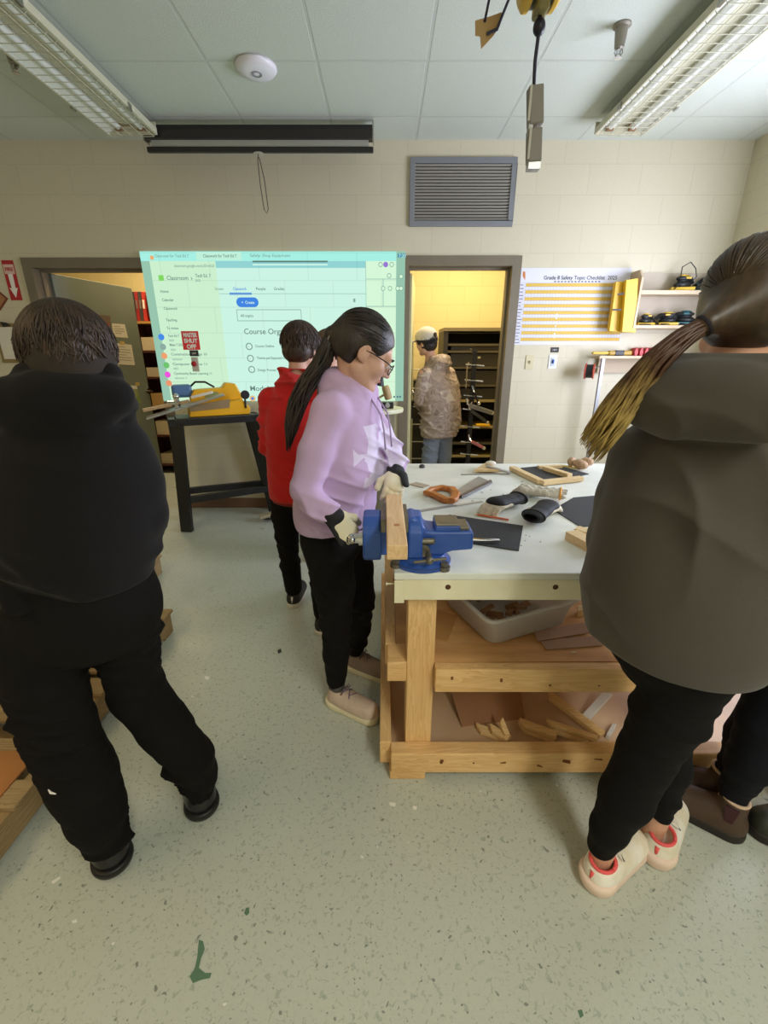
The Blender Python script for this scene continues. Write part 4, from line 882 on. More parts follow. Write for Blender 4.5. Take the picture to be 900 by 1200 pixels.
# metal frame stand under the shelf, with tools
FY = WY-.16
fx0, fx1 = at(706,420,Y=FY).x, 2.72; fz = at(730,417,Y=FY).z
t = thing('tool_stand', 'pale topped metal frame stand against the wall under the shelf', 'stand', ((fx0+fx1)/2, WY-.09, 0))
bx(MB(), fx0-.03, fx1, FY-.01, WY-.02, fz-.022, fz).build('top', M_sw, t, bevel=.002)
for xx in (fx0, fx1-.03):
    for yy in (FY,): bx(MB(), xx, xx+.025, yy, yy+.025, 0, fz-.023).build('leg', mat('leg_grey', (140,140,144), .35, .6), t)
bx(MB(), fx0, fx1, FY+.026, WY-.022, .25, .268).build('lower_shelf', M_sw, t)
bx(MB(), fx0+.03, fx1-.03, WY-.04, WY-.03, fz-.14, fz-.023).build('shade_strip', mat('shade_tan', (190,172,146), .6), t)  # tan strip put in for the brown shade under the top board
t = thing('yellow_tool', 'yellow and black hand tool lying on the left of the tool stand', 'tool', at(715, 413, Y=FY+.06))
a, b_ = at(694,414,Y=FY+.05), at(740,412,Y=FY+.05); a.z = b_.z = fz+.022
MB().span(a, a.lerp(b_,.45), .03, .022, bev=.006).build('jaw', M_sy, t); MB().span(a.lerp(b_,.4), b_, .045, .040, bev=.012).build('body', mat('tool_mustard', (176,140,40), .45), t)
MB().span(a.lerp(b_,.55), a.lerp(b_,.8), .048, .044, bev=.008).build('grip', M_sb, t)
t = thing('red_clamp_set', 'row of red plastic spring clamps on the tool stand', 'clamp', at(755, 413, Y=FY+.06)); M_rp = mat('clamp_red', (192,34,38), .4)
for i in range(5):
    c = at(746+i*6, 413, Y=FY+.08); c.z = fz
    MB().prism([c+V((-.014,0,0)), c+V((.012,0,0)), c+V((.016,0,.03)), c+V((.004,0,.068)), c+V((-.010,0,.06)), c+V((-.018,0,.03))], (0,.07,0)).build('clamp', M_rp, t, bevel=.003)
t = thing('tape_measure_reel', 'red and black reel hanging at the left side of the tool stand', 'reel', at(690, 450, Y=FY+.02)); c = at(691, 435, Y=FY+.02)
q = V((1,-.55,.0)).normalized()
MB().lathe([(0,-.03),(.055,-.03),(.055,.03),(0,.03)], c, 28, q).build('case', M_sb, t, auto=True); MB().lathe([(.030,-.038),(.064,-.038),(.064,-.028),(.056,-.026)], c, 28, q).build('flange', mat('reel_red', (176,72,52), .5), t, auto=True); MB().lathe([(.056,.026),(.064,.028),(.064,.036),(.03,.038)], c, 28, q).build('flange', MATS['reel_red'], t, auto=True)
MB().lathe([(0,-.042),(.024,-.042),(.024,-.03)], c, 20, q).build('hub', MATS['reel_red'], t, auto=True)
MB().tube([c, c+V((.05,.0,.03)), c+V((.11,.0,.05))], .006).build('hook', M_steel, t)

# ============================================================ storeroom beyond the left doorway
t = thing('bookshelf', 'dark red-brown bookshelf full of papers in the room beyond the left doorway', 'bookshelf', (-2.35, 5.55, 0))
M_bk = mat('dark_mahogany', (84,38,30), .45, noise=.15, nscale=6); M_shf = mat('shelf_edge_ochre', (196,142,76), .55)
by0, by1 = 5.40, 5.72; bz = [.12, .48, .82, 1.16, 1.45, 1.76]; bx0, bx1 = -2.86, -1.70
for xx in (bx0, bx1-.025): bx(MB(), xx, xx+.025, by0, by1, 0, 1.76).build('side_panel', M_bk, t)
for z in bz: bx(MB(), bx0+.026, bx1-.026, by0, by1-.02, z-.025, z).build('shelf_board', M_bk if z < 1.7 else M_shf, t)
bx(MB(), bx0+.026, bx1-.026, by1-.015, by1, .0, 1.76).build('back_panel', M_bk, t)
GB = 'binders on top of the bookshelf'; cols = [((156,34,36),'first'), ((134,30,34),'second'), ((44,44,46),'third'), ((50,52,50),'fourth'), ((150,34,36),'fifth'), ((62,58,56),'sixth'), ((188,50,44),'rightmost')]
for i, (c, w) in enumerate(cols):
    a, b_ = at(148+i*4.0, 378, Y=by0+.04), at(148+i*4.0, 344, Y=by0+.04); nm = 'red' if c[0] > 100 else 'dark'
    x = a.x; o = MB().box((x, by0+.15, 1.765+.15), (.038,.22,.30), Euler((0,.06,0)).to_matrix(), bev=.004).build('binder', mat('binder_%d' % i, c, .45)); tag(o, '%s binder, %s from the left on top of the bookshelf' % (nm, w), 'binder', GB)
    MB().box((x, by0+.038, 1.765+.17), (.022,.003,.09), Euler((0,.06,0)).to_matrix()).build('spine_label', M_paper if i == 6 else mat('spine_dim', (120,96,84), .6), o)
o = MB().box((at(176,372,Y=by0+.1).x+.05, by0+.16, 1.765+.13), (.06,.22,.25)).build('box_file', mat('olive_box', (96,98,66), .6)); tag(o, 'olive box file right of the binders on top of the bookshelf', 'box')
rn = random.Random(9); SG = 'paper stacks on the bookshelf shelves'; k = 0
words = ['upper', 'second', 'third', 'fourth', 'bottom']
for si, z in enumerate(bz[:-1][::-1]):
    for j, xx in enumerate((-2.66, -2.30)):
        h = rn.uniform(.10, .19); col = [(222,204,170), (206,190,160), (200,160,100)][(si+j) % 3]
        m = mat('stack_%d' % ((si+j) % 3), col, .8, noise=.12, nscale=20, stretch=(1,1,12))
        o = MB().box((xx, by0+.16, z+h/2+.001), (.24,.26,h), Euler((0,0,rn.uniform(-.06,.06))).to_matrix()).build('paper_stack', m)
        tag(o, 'stack of papers on the %s shelf of the bookshelf, %s side' % (words[si], 'left' if j == 0 else 'right'), 'papers', SG)
o = bx(MB(), -2.15, -1.72, 4.62, 4.92, 0, .42).build('teal_bin', mat('teal_plastic', (20,104,116), .45), bevel=.01); tag(o, 'teal plastic bin on the floor inside the left doorway', 'bin')
MB().box((-1.93, 4.77, .435), (.46,.33,.025), bev=.006).build('lid', MATS['teal_plastic'], o)
t = thing('tall_locker', 'narrow grey locker behind the open door in the left room', 'locker', (-3.25, 5.3, 0))
bx(MB(), -3.42, -3.04, 5.1, 5.5, 0, 2.1).build('body', mat('locker_grey', (150,146,118), .5), t, bevel=.004); bx(MB(), -3.40, -3.06, 5.085, 5.098, .08, 2.06).build('door', mat('locker_door', (168,162,130), .5), t)

# ============================================================ side room: equipment rack
t = thing('equipment_rack', 'tall dark equipment rack in the room beyond the right doorway', 'rack', (1.15, 5.45, 0))
rx0, rx1, ry0, ry1 = .66, 1.62, 5.25, 5.75; M_rk = mat('rack_dark', (40,36,28), .5); rz = at(560, 388, Y=ry0).z
for xx in (rx0, rx1-.05): bx(MB(), xx, xx+.05, ry0, ry1, 0, rz).build('side_panel', M_rk, t)
bx(MB(), rx0, rx1, ry0-.01, ry1, rz, rz+.035).build('top', mat('rack_top', (116,104,74), .4), t); bx(MB(), rx0+.051, rx1-.051, ry1-.02, ry1, 0, rz-.001).build('back_panel', mat('rack_back', (28,25,20), .8), t)
zs = [at(560, y, Y=ry0).z for y in (404, 412, 431, 452, 470, 501, 520, 535)]
for i, z in enumerate(zs): bx(MB(), rx0+.051, rx1-.051, ry0+.01, ry1-.03, z-.012, z+.012).build('shelf', mat('rack_shelf', (150,132,84), .5) if i in (4,5,7) else mat('rack_shelf_dark', (78,70,52), .5), t)
M_eq = mat('equipment_black', (46,42,34), .4)
for i, (z0_, z1_) in enumerate(((.0,.9),)): pass
for zt_, zb2 in ((zs[0]-.014, zs[1]+.014), (zs[1]-.02, zs[2]+.014), (zs[2]-.03, zs[3]+.014), (zs[3]-.03, zs[4]+.014)): bx(MB(), rx0+.09, rx1-.09, ry0+.04, ry1-.08, zb2, zt_).build('equipment', M_eq, t, bevel=.004)
mb = MB()
for px, py in ((556,419),(561.5,419)): c = at(px, py, Y=ry0+.03); mb.box(c, (.03,.01,.022))
mb.build('socket', mat('socket_pale', (176,170,140), .4), t)
mb = MB(); mb.box(at(552,409,Y=ry0+.03), (.02,.01,.008)); mb.box(at(585,443,Y=ry0), (.05,.01,.01)); mb.build('indicator', M_steel, t)
o = MB().box(at(565,506,Y=ry0+.0), (.16,.05,.03), bev=.006).build('yellow_level', mat('level_yellow', (226,172,24), .4)); tag(o, 'yellow spirit level lying on a lower shelf of the rack', 'level')
o.location.z = zs[5]+.014
# clamp post with bar clamps hanging
PYc = 4.75
t = thing('clamp_post', 'black post rack with metal arms in front of the equipment rack', 'stand', (at(552,540,Y=PYc).x, PYc, 0)); px_ = at(552,480,Y=PYc).x
MB().span((px_, PYc, .03), (px_, PYc, 1.45), .045, .045, up=(0,1,0)).build('post', M_black, t, bevel=.004)
MB().box((px_, PYc, .015), (.34,.34,.03), bev=.006).build('base', M_black, t)
for py in (428, 446, 464, 480, 500, 518, 532):
    z = at(550, py, Y=PYc).z; mb = MB(); mb.tube([(px_-.09, PYc-.02, z+.01), (px_+.03, PYc-.02, z), (px_+.10, PYc-.03, z-.005)], .007); mb.build('arm', M_chrome, t)
mb = MB(); a = at(549,425,Y=PYc-.03); mb.tube([a+V((-.01,0,-.25)), a+V((-.01,0,-.02)), a+V((0,0,0)), a+V((.014,0,-.02))], .006); mb.build('hook', M_chrome, t)
def clamp(p, q, r, m, label, w=.03):
    a, b_ = at(*p, Y=PYc-.06), at(*q, Y=PYc-.06); t = thing('bar_clamp', label, 'clamp', a, 'clamps hanging on the post rack')
    MB().span(a, b_, w, r, up=(0,1,0), bev=.006).build('handle', m, t); d = (b_-a).normalized()
    MB().span(a-d*.02, a+V((-.03,0,.07)), .014, .014, up=(0,1,0)).build('jaw', M_chrome, t); MB().ball(b_, .020).build('end_cap', M_chrome, t, smooth=True)
    MB().tube([a, V((px_, PYc-.02, a.z+.03))], .006).build('hanger', M_chrome, t)
clamp((550,475),(577,484), .035, mat('clamp_smoke', (150,150,150), .2, .4), 'grey transparent handled clamp pointing right at the middle of the post', .045)
clamp((552,481),(571,495), .028, mat('clamp_dark', (70,72,70), .4), 'dark curved clamp below the grey handled one')
clamp((552,517),(567,525), .028, mat('clamp_pinkred', (206,120,130), .4), 'red tipped silver clamp low on the post')
clamp((556,460),(561,473), .020, M_black, 'black clamp above the grey handled one', .02)
t = thing('wire_rack', 'dark wire rack seen behind the person in the camouflage hoodie', 'rack', (.42, 5.3, 0)); z_ = at(490,440,Y=5.2).z
for x, zt_ in ((.31, z_-.05), (.48, z_)): bx(MB(), x, x+.16, 5.15, 5.45, 0, zt_).build('column', M_rk, t, bevel=.004)
mb = MB()
for i in range(6): mb.tube([(.28, 5.13, .25+i*.2), (.66, 5.13, .25+i*.2)], .006, 6)
mb.build('wire', M_steel, t)

# ============================================================ saw on its stand
t = thing('black_tool_stand', 'black steel stand with splayed legs carrying the yellow saw', 'stand', (-1.38, 3.62, 0)); M_st = mat('stand_black', (20,20,20), .42)
TL = [at(203,512,Y=3.50), at(293,492,Y=3.86)]; zs_ = .90
A = V((-1.66, 3.50, zs_)); B = V((-1.07, 3.80, zs_)); ax = (B-A).normalized(); pr = V((-ax.y, ax.x, 0)); A2, B2_ = A+pr*.22, B+pr*.20
F = [V((-1.66,3.46,0)), V((-1.01,3.86,0)), A2+V((-.03,.05,-zs_)), V((-1.06,4.03,0))]
for top_, f in ((A+ax*.03, F[0]), (B-ax*.03, F[1]), (A2+ax*.03, F[2]), (B2_-ax*.03, F[3])):
    f.z = .0; o = MB().span(f+V((0,0,.002)), top_, .095, .045, up=(0,1,0)).build('leg', M_st, t, bevel=.004)
def lv(k, i, j):
    P = [A+ax*.03, B-ax*.03, A2+ax*.03, B2_-ax*.03]; return F[i].lerp(P[i], k), F[j].lerp(P[j], k)
for k, (i, j) in ((.3,(0,1)), (.3,(2,3)), (.3,(0,2)), (.3,(1,3))):
    a, b_ = lv(k, i, j); MB().span(a, b_, .045, .055).build('stretcher', M_st, t, bevel=.003)
mb = MB()
for a, b_ in ((A, B), (A2, B2_), (A, A2), (B, B2_)): mb.span(a-(b_-a).normalized()*.03, b_+(b_-a).normalized()*.03, .05, .05)
mb.build('top_frame', M_st, t)
c = (A+B2_)/2; R = Matrix((ax, pr, V((0,0,1)))).transposed()
MB().box(c+V((0,0,.03)), (.60,.26,.012), R, bev=.002).build('tray', mat('tray_dark', (60,58,50), .5), t)
# saw
sb = c+V((0,0,.037)); t = thing('bench_saw', 'yellow benchtop saw with grey table and blue motor on the black stand', 'saw', sb)
M_yel2 = mat('saw_yellow', (238,178,24), .4); M_gt = mat('saw_table_grey', (168,172,176), .3, .6)
def sp_(u, w, z): return sb+ax*u+pr*w+V((0,0,z))
MB().prism([sp_(u, -.10, z) for u, z in ((-.20,0),(.27,0),(.28,.05),(.22,.12),(-.19,.07))], pr*.20).build('base', M_yel2, t, bevel=.008)
MB().prism([sp_(u, .03, z) for u, z in ((-.16,.06),(.24,.08),(.25,.13),(.20,.24),(.12,.25),(.09,.21),(-.13,.20),(-.17,.13))], pr*.12).build('body', M_yel2, t, bevel=.012)
MB().prism([sp_(u, .028, z) for u, z in ((-.06,.13),(.05,.13),(.05,.18),(-.04,.18))], -pr*.004).build('label_plate', mat('plate_olive', (150,158,100), .5), t)
MB().prism([sp_(u, -.105, z) for u, z in ((-.19,.09),(.12,.13),(.11,.06),(-.19,.045))], -pr*.005).build('grey_plate', mat('grey_brown_plate', (150,126,88), .5), t)
a, b_ = at(172,490,Y=3.42), at(262,462,Y=3.66); MB().span(a, b_, .16, .012, bev=.003).build('table', M_gt, t)
a, b_ = at(168,484,Y=3.45), at(222,473,Y=3.62); MB().span(a+V((0,0,.02)), b_+V((0,0,.02)), .05, .022, bev=.002).build('wooden_fence', wood('fence_wood', (200,170,130), (176,140,96), 0), t)
a, b_ = at(228,468,Y=3.60), at(252,462,Y=3.62); MB().span(a+V((0,-.05,.02)), b_+V((0,-.05,.02)), .02, .02).build('white_stick', M_white, t)
kc = sp_(.24, -.115, .16); MB().lathe([(0,0),(.034,0),(.036,.012),(.034,.026),(0,.028)], kc, 20, -pr).build('knob', M_black, t, auto=True)
MB().cyl(kc+pr*.01+V((0,0,-.11)), kc+pr*.01, .008).build('knob_stem', M_black, t)
mc = at(213,458,Y=3.75); MB().box(mc, (.15,.12,.10), R, bev=.02).build('motor', mat('motor_blue', (82,120,168), .4), t)
MB().tube([mc+V((.07,0,.03)), mc+V((.12,0,.07)), mc+V((.2,0,.07)), mc+V((.27,0,.03))], .008).build('power_cord', M_black, t, smooth=True)
mb = MB(); gc = at(204,470,Y=3.55); mb.cyl(gc+V((-.05,0,-.02)), gc+V((.04,0,-.02)), .022); mb.cyl(gc+V((.02,0,.03)), gc+V((.02,0,-.07)), .02); mb.ball(gc+V((.02,0,.035)), .024); mb.build('clamp_head', M_chrome, t, auto=True)
mb = MB(); e = at(306,490,Y=3.98); mb.tube([sp_(.2,.12,.05), e, at(315,520,Y=4.02), at(318,560,Y=4.03), V((e.x+.06,4.02,.02))], .007, 6); o = mb.build('power_cable', M_black, smooth=True); tag(o, 'thin black cable running down from the yellow saw to the floor', 'cable')
t = thing('cable_pile', 'loose cables and a pale plug on the floor behind the red hoodie', 'cable', at(318, 606, Z=0)); mb = MB()
for i in range(3):
    c = at(318+i*3, 606, Z=.008+.014*i); mb.tube([c+V((.09*math.cos(a), .05*math.sin(a), 0)) for a in np.linspace(0, 5.4, 20)], .006, 6)
mb.build('coil', M_black, t, smooth=True); MB().box(at(312,604,Z=.06), (.12,.06,.03), Euler((.1,-.2,.3)).to_matrix(), bev=.006).build('plug_block', mat('plug_tan', (170,160,130), .5), t)

# ============================================================ round table with mallet and lamp (behind the standing person)
tc_ = V((-.06, 3.78, 0)); tz_ = at(450, 481, Y=3.6).z; t = thing('round_table', 'small round topped pale table against the wall behind the lilac hoodie', 'table', tc_)
MB().lathe([(0,tz_-.03),(.22,tz_-.03),(.225,tz_-.015),(.22,tz_),(0,tz_)], tc_, 40).build('table_top', mat('table_cream', (206,206,176), .4), t, auto=True)
MB().lathe([(0,.0),(.15,.0),(.15,tz_-.031),(0,tz_-.031)], tc_, 32).build('drum', mat('drum_olive', (110,104,82), .5), t, auto=True)
t = thing('rubber_mallet', 'tan wooden mallet leaning up from the round table', 'mallet', at(455, 478, Y=3.72)); h0, h1 = at(453,454,Y=3.7), at(455,467,Y=3.7)
ha, hb = at(452,455,Y=3.7), at(455,466,Y=3.7); MB().lathe([(0,0),(.024,0),(.03,.01),(.032,.055),(.03,.1),(.024,.11),(0,.11)], ha+(hb-ha)*-.25, 20, hb-ha).build('head', mat('mallet_tan', (172,148,106), .6), t, auto=True)
MB().cyl((ha+hb)/2, at(438,470,Y=3.7), .009).build('handle', MATS['mallet_tan'], t)
t = thing('desk_lamp', 'black jointed desk lamp on the round table, shade turned down', 'lamp', at(440, 480, Y=3.72)); lc = at(446,447,Y=3.72)
MB().lathe([(.012,.05),(.016,.03),(.038,-.035),(.036,-.035),(0,.0)], lc, 20, (.25,0,1)).build('shade', M_black, t, auto=True)
mb = MB(); mb.tube([lc+V((0,0,.04)), at(434,440,Y=3.72), at(434,457,Y=3.72), at(438,478,Y=3.72)], .006); mb.build('arm', M_black, t); MB().lathe([(0,0),(.06,0),(.055,.015),(0,.02)], V((at(438,479,Y=3.72).x, 3.72, tz_+.0005)), 20).build('base', M_black, t, auto=True)
t = thing('grinder', 'small dark grinder with spindle on the round table', 'grinder', V((.06, 3.76, tz_))); c = V((.03, 3.76, tz_))
MB().box(c+V((0,0,.026)), (.10,.08,.05), bev=.008).build('body', M_sb, t); MB().cyl(c+V((0,-.05,.03)), c+V((0,-.075,.03)), .02).build('wheel', M_chrome, t, auto=True)

# ============================================================ pallets at the left
M_pw = wood('pallet_x', (176,150,108), (140,112,72), 0, .75); M_pwy = wood('pallet_y', (176,150,108), (140,112,72), 1, .75)
def pallet(x0, x1, y0, y1, label, zb=0, group='wooden pallets along the left side'):
    t = thing('wooden_pallet', label, 'pallet', ((x0+x1)/2, (y0+y1)/2, zb), group)
    for xx in (x0, (x0+x1)/2-.02, x1-.045): bx(MB(), xx, xx+.045, y0, y1, zb+.018, zb+.118).build('stringer', M_pwy, t, bevel=.004)
    n = 6
    for i in range(n):
        yy = y0+(y1-y0-.095)*i/(n-1); bx(MB(), x0-.012, x1+.016, yy, yy+.095, zb+.1185, zb+.136).build('deck_board', M_pw, t, bevel=.003)
    for yy in (y0, (y0+y1)/2-.045, y1-.095): bx(MB(), x0, x1, yy, yy+.095, zb+.0, zb+.0175).build('bottom_board', M_pw, t, bevel=.003)
pallet(-2.05, -1.12, .30, 1.20, 'nearest pallet, under the brown cardboard sheet at the left edge'); pallet(-2.10, -1.14, 1.28, 2.04, 'middle pallet seen between the black trouser legs'); pallet(-2.45, -1.52, 2.14, 2.72, 'farthest pallet, its end just right of the black hip')
pallet(-2.10, -1.28, 1.62, 2.04, 'small pallet stacked on the middle pallet', .137)
o = bx(MB(), -2.05, -1.17, .33, 1.14, .1365, .142).build('cardboard_sheet', mat('cardboard_warm', (186,124,66), .75, rgb2=(160,104,54), nscale=3)); tag(o, 'orange-brown cardboard sheet lying on the nearest pallet', 'sheet')
# paint marks and litter on the floor
def blob(pts, label, m, name='paint_splash'):
    P = [at(*q, Z=.0012) for q in pts]; o = MB().prism([V((p.x, p.y, .0004)) for p in P], (0,0,.0008)).build(name, m); return tag(o, label, 'paint mark')
M_gp = mat('green_paint', (92,124,98), .5)
blob([(233,1101),(238,1103),(240,1112),(236,1122),(233,1134),(240,1140),(248,1140),(246,1146),(236,1148),(226,1152),(222,1144),(228,1136),(231,1122)], 'green paint splash on the floor near the bottom of the photo', M_gp)
blob([(288,1064),(292,1063),(292,1070),(289,1073),(286,1070)], 'small green paint spot above the larger green splash', M_gp)
blob([(677,1184),(682,1183),(684,1190),(680,1193)], 'tiny green paint spot at the bottom right of the floor', M_gp)
blob([(325,762),(329,760),(330,764),(326,766)], 'dark speck on the floor behind the sneaker prints', mat('dark_speck', (60,64,56), .8))
for pts, l in (([(456,940),(464,941),(463,945),(457,944)], 'white paint fleck in front of the bench foot'), ([(484,944),(489,945),(488,949),(484,948)], 'white paint fleck right of the bench foot'), ([(60,1033),(70,1027),(71,1029),(62,1036)], 'long white fleck below the left black shoe'), ([(240,792),(246,793),(244,797),(240,796)], 'white fleck between the trousers and the sneakers'), ([(84,1079),(90,1077),(90,1081),(85,1082)], 'white fleck at the lower left of the floor')):
    blob(pts, l, mat('white_paint_fleck', (232,230,220), .5))
# ---- ceiling-hung switch on wall, right of doorway: nothing more
# ============================================================ PEOPLE
def vec(*a): return V(a if len(a) == 3 else a[0])
def loft(S, st, r, k=.02, top=True):
    """stacked ellipses along z: st = [(z, cx, cy, half width along r, half depth)]"""
    st = sorted(st); st = np.array(st, float); zz = st[:, 0]
    # Catmull-Rom resample
    zs, rows = [], []
    for i in range(len(st)-1):
        p0, p1, p2, p3 = st[max(i-1, 0)], st[i], st[i+1], st[min(i+2, len(st)-1)]
        for t in np.linspace(0, 1, 8, endpoint=False):
            q = .5*((2*p1)+(-p0+p2)*t+(2*p0-5*p1+4*p2-p3)*t*t+(-p0+3*p1-3*p2+p3)*t**3); q[0] = p1[0]+(p2[0]-p1[0])*t; rows.append(q)
    rows.append(st[-1]); T = np.array(rows); m = max(T[:, 3].max(), T[:, 4].max())+.05
    q = S._sub((T[:, 1].min()-m, T[:, 2].min()-m, zz[0]-.04), (T[:, 1].max()+m, T[:, 2].max()+m, zz[-1]+.04))
    if q is None: return S
    sl, X, Y, Z = q; zf = Z.ravel(); I = lambda c: np.interp(zf, T[:, 0], T[:, c]).astype(np.float32)[None, None, :]
    r = np.array((r[0], r[1])); r = r/np.linalg.norm(r); dx, dy = X-I(1), Y-I(2); A, B = I(3), I(4)
    u = (dx*r[0]+dy*r[1]); w = (-dx*r[1]+dy*r[0])
    k0 = np.sqrt((u/A)**2+(w/B)**2); k1 = np.sqrt((u/(A*A))**2+(w/(B*B))**2)+1e-6
    d = np.maximum(k0*(k0-1)/k1, -np.minimum(A, B)); d = np.maximum(d, Z-zz[-1]); d = np.maximum(d, zz[0]-Z)
    S._mix(sl, d.astype(np.float32), k); return S
def hand(S, w, d, n, t, curl=.6, s=1., fat=0., k=.006, spread=0.):
    w, d, n, t = V(w), V(d).normalized(), V(n).normalized(), V(t).normalized(); n = (n-d*n.dot(d)).normalized(); sgn = 1 if d.cross(n).dot(t) > 0 else -1; t = d.cross(n)*sgn
    S.cone(w, w+d*.03*s, .024*s+fat, .027*s+fat, k, (n, .62)); S.cone(w+d*.025*s, w+d*.070*s, .030*s+fat, .037*s+fat, .012, (n, .45))
    L = (.072, .080, .074, .058); R = (.0088, .009, .0086, .0078)
    for i in range(4):
        p = w+d*(.078-.003*abs(i-1))*s+t*(.0275-.0182*i)*s; rr = R[i]*s+fat; ac = 0
        cu = curl[i] if hasattr(curl, '__len__') else curl
        for j, (fl, ca) in enumerate(((.45, .75), (.31, 1.0), (.24, .7))):
            ac += cu*ca; q = p+((d+t*spread*(1.5-i)*.1).normalized()*math.cos(ac)-n*math.sin(ac))*L[i]*s*fl
            S.cone(p, q, rr*(1-.06*j), rr*(1-.06*(j+1)), k*.7); p = q
    p = w+d*.028*s+t*.026*s-n*.006*s; e1 = (d*.62+t*.66-n*.42).normalized(); e2 = (d*.85+t*.12-n*.52).normalized(); q = p+e1*.036*s
    S.cone(p, q, .0125*s+fat, .0108*s+fat, k*1.5); S.cone(q, q+e2*.030*s, .0105*s+fat, .0088*s+fat, k); return w+d*.07
def head(S, c, f, u, s=1., nz=1.):
    f = V(f).normalized(); u = V(u); u = (u-f*u.dot(f)).normalized(); r = f.cross(u); c = V(c)
    R = np.array([tuple(r), tuple(f), tuple(u)]); P = lambda x, y, z: c+(r*x+f*y+u*z)*s
    S.ell(P(0,-.012,.035), np.array((.073,.092,.078))*s, R, .01); S.ell(P(0,.030,-.022), np.array((.060,.060,.082))*s, R, .02)
    S.cone(P(0,.025,-.058), P(0,.064,-.086), .042*s, .022*s, .025)
    for q in (-1, 1):
        S.cone(P(q*.048,.0,-.055), P(q*.018,.062,-.090), .020*s, .017*s, .02); S.ell(P(q*.036,.055,-.024), np.array((.026,.026,.024))*s, R, .02)
        S.ell(P(q*.031,.096,.004), np.array((.017,.014,.011))*s, R, .010, sub=True)
        S.ell(P(q*.031,.077,.004), np.array((.014,.013,.012))*s, R, .004)
        S.ell(P(q*.075,-.006,-.004), np.array((.009,.019,.031))*s, R, .004); S.ell(P(q*.085,.0,.002), np.array((.006,.009,.016))*s, R, .004, sub=True)
        S.cone(P(q*.072,.006,-.02), P(q*.070,.004,-.03), .006*s, .006*s, .005)
    S.cone(P(-.034,.076,.024), P(.034,.076,.024), .013*s, .013*s, .015)
    S.cone(P(0,.086,.014), P(0,.106,-.020), .0075*s, .0105*s, .008)
    for q in (-1, 1): S.ell(P(q*.010,.096,-.026), np.array((.009,.010,.007))*s, R, .006)
    S.cone(P(-.017,.086,-.047), P(.017,.086,-.047), .0065*s, .0065*s, .005); S.cone(P(-.015,.084,-.057), P(.015,.084,-.057), .007*s, .007*s, .005)
    S.cone(P(-.024,.092,-.052), P(.024,.092,-.052), .0022*s, .0022*s, .003, sub=True); S.ell(P(0,.078,-.086), np.array((.018,.014,.014))*s, R, .012)
    return P, R
def face_parts(root, P, s, browm, lipm, glasses=False):
    M_eye = mat('eye_white', (232,228,222), .2); M_iris = mat('iris_brown', (52,32,22), .2)
    f = (P(0,1,0)-P(0,0,0)).normalized(); r = (P(1,0,0)-P(0,0,0)).normalized(); u = (P(0,0,1)-P(0,0,0)).normalized()
    for q in (-1, 1):
        e = MB().ball(P(q*.031,.0795,.004), .0122*s).build('eye', M_eye, root, smooth=True); MB().ball(P(q*.031,.0875,.003), .0055*s).build('iris', M_iris, e, smooth=True)
        MB().tube([P(q*.016,.0935,.024), P(q*.030,.0945,.029), P(q*.046,.086,.026)], [.0022,.003,.0016]).build('eyebrow', browm, root, smooth=True)
    MB().tube([P(-.022,.085,-.052), P(-.010,.0935,-.0515), P(0,.0945,-.052), P(.010,.0935,-.0515), P(.022,.085,-.052)], [.001,.0028,.0032,.0028,.001]).build('mouth', lipm, root, smooth=True)
def skel_body(J, skin, vox, s=1., gloves=False, nohands=False):
    pts = [p for k, p in J.items() if isinstance(p, Vector) and k not in ('f', 'hf', 'hu')]
    lo, hi = bounds(pts, .16); lo[2] = .01
    S = SDF(lo, hi, vox); f = J['f']; rr = V((f.y, -f.x, 0)).normalized()
    S.cone(J['pelvis'], J['chest']-V((0,0,.12)), .11*s, .115*s, .03, (f, .72)); S.cone(J['shL']-V((0,0,.02)), J['shR']-V((0,0,.02)), .045*s, .045*s, .03)
    hc = J['head']; hu = J['hu'].normalized(); hf = J['hf'].normalized()
    nb = hc-hf*.025*s-hu*.05*s; S.cone(J['neck']-V((0,0,.03)), nb, .056*s, .047*s, .025)
    S.cone(J['neck']-V((0,0,.05)), (J['shL']+J['shR'])/2-V((0,0,.03)), .06*s, .07*s, .04)
    for q in 'LR':
        S.cone(J['sh'+q], J['el'+q], .040*s, .034*s, .02); S.cone(J['el'+q], J['wr'+q], .033*s, .023*s, .015)
        S.cone(J['hip'+q], J['kn'+q], .072*s, .050*s, .03); S.cone(J['kn'+q], J['an'+q], .048*s, .033*s, .02)
        lo_ = J['an'+q].copy(); lo_.z = .05; tz_ = J['toe'+q].copy(); tz_.z = .034; S.cone(J['an'+q], lo_, .032*s, .031*s, .01); S.cone(lo_, lo_.lerp(tz_, .9), .024*s, .018*s, .01)
        if not nohands: hand(S, J['wr'+q], J['hd'+q], J['hn'+q], rr*(1 if q == 'L' else -1), J.get('curl', .5), s)
    return S
SHOE_N = 0
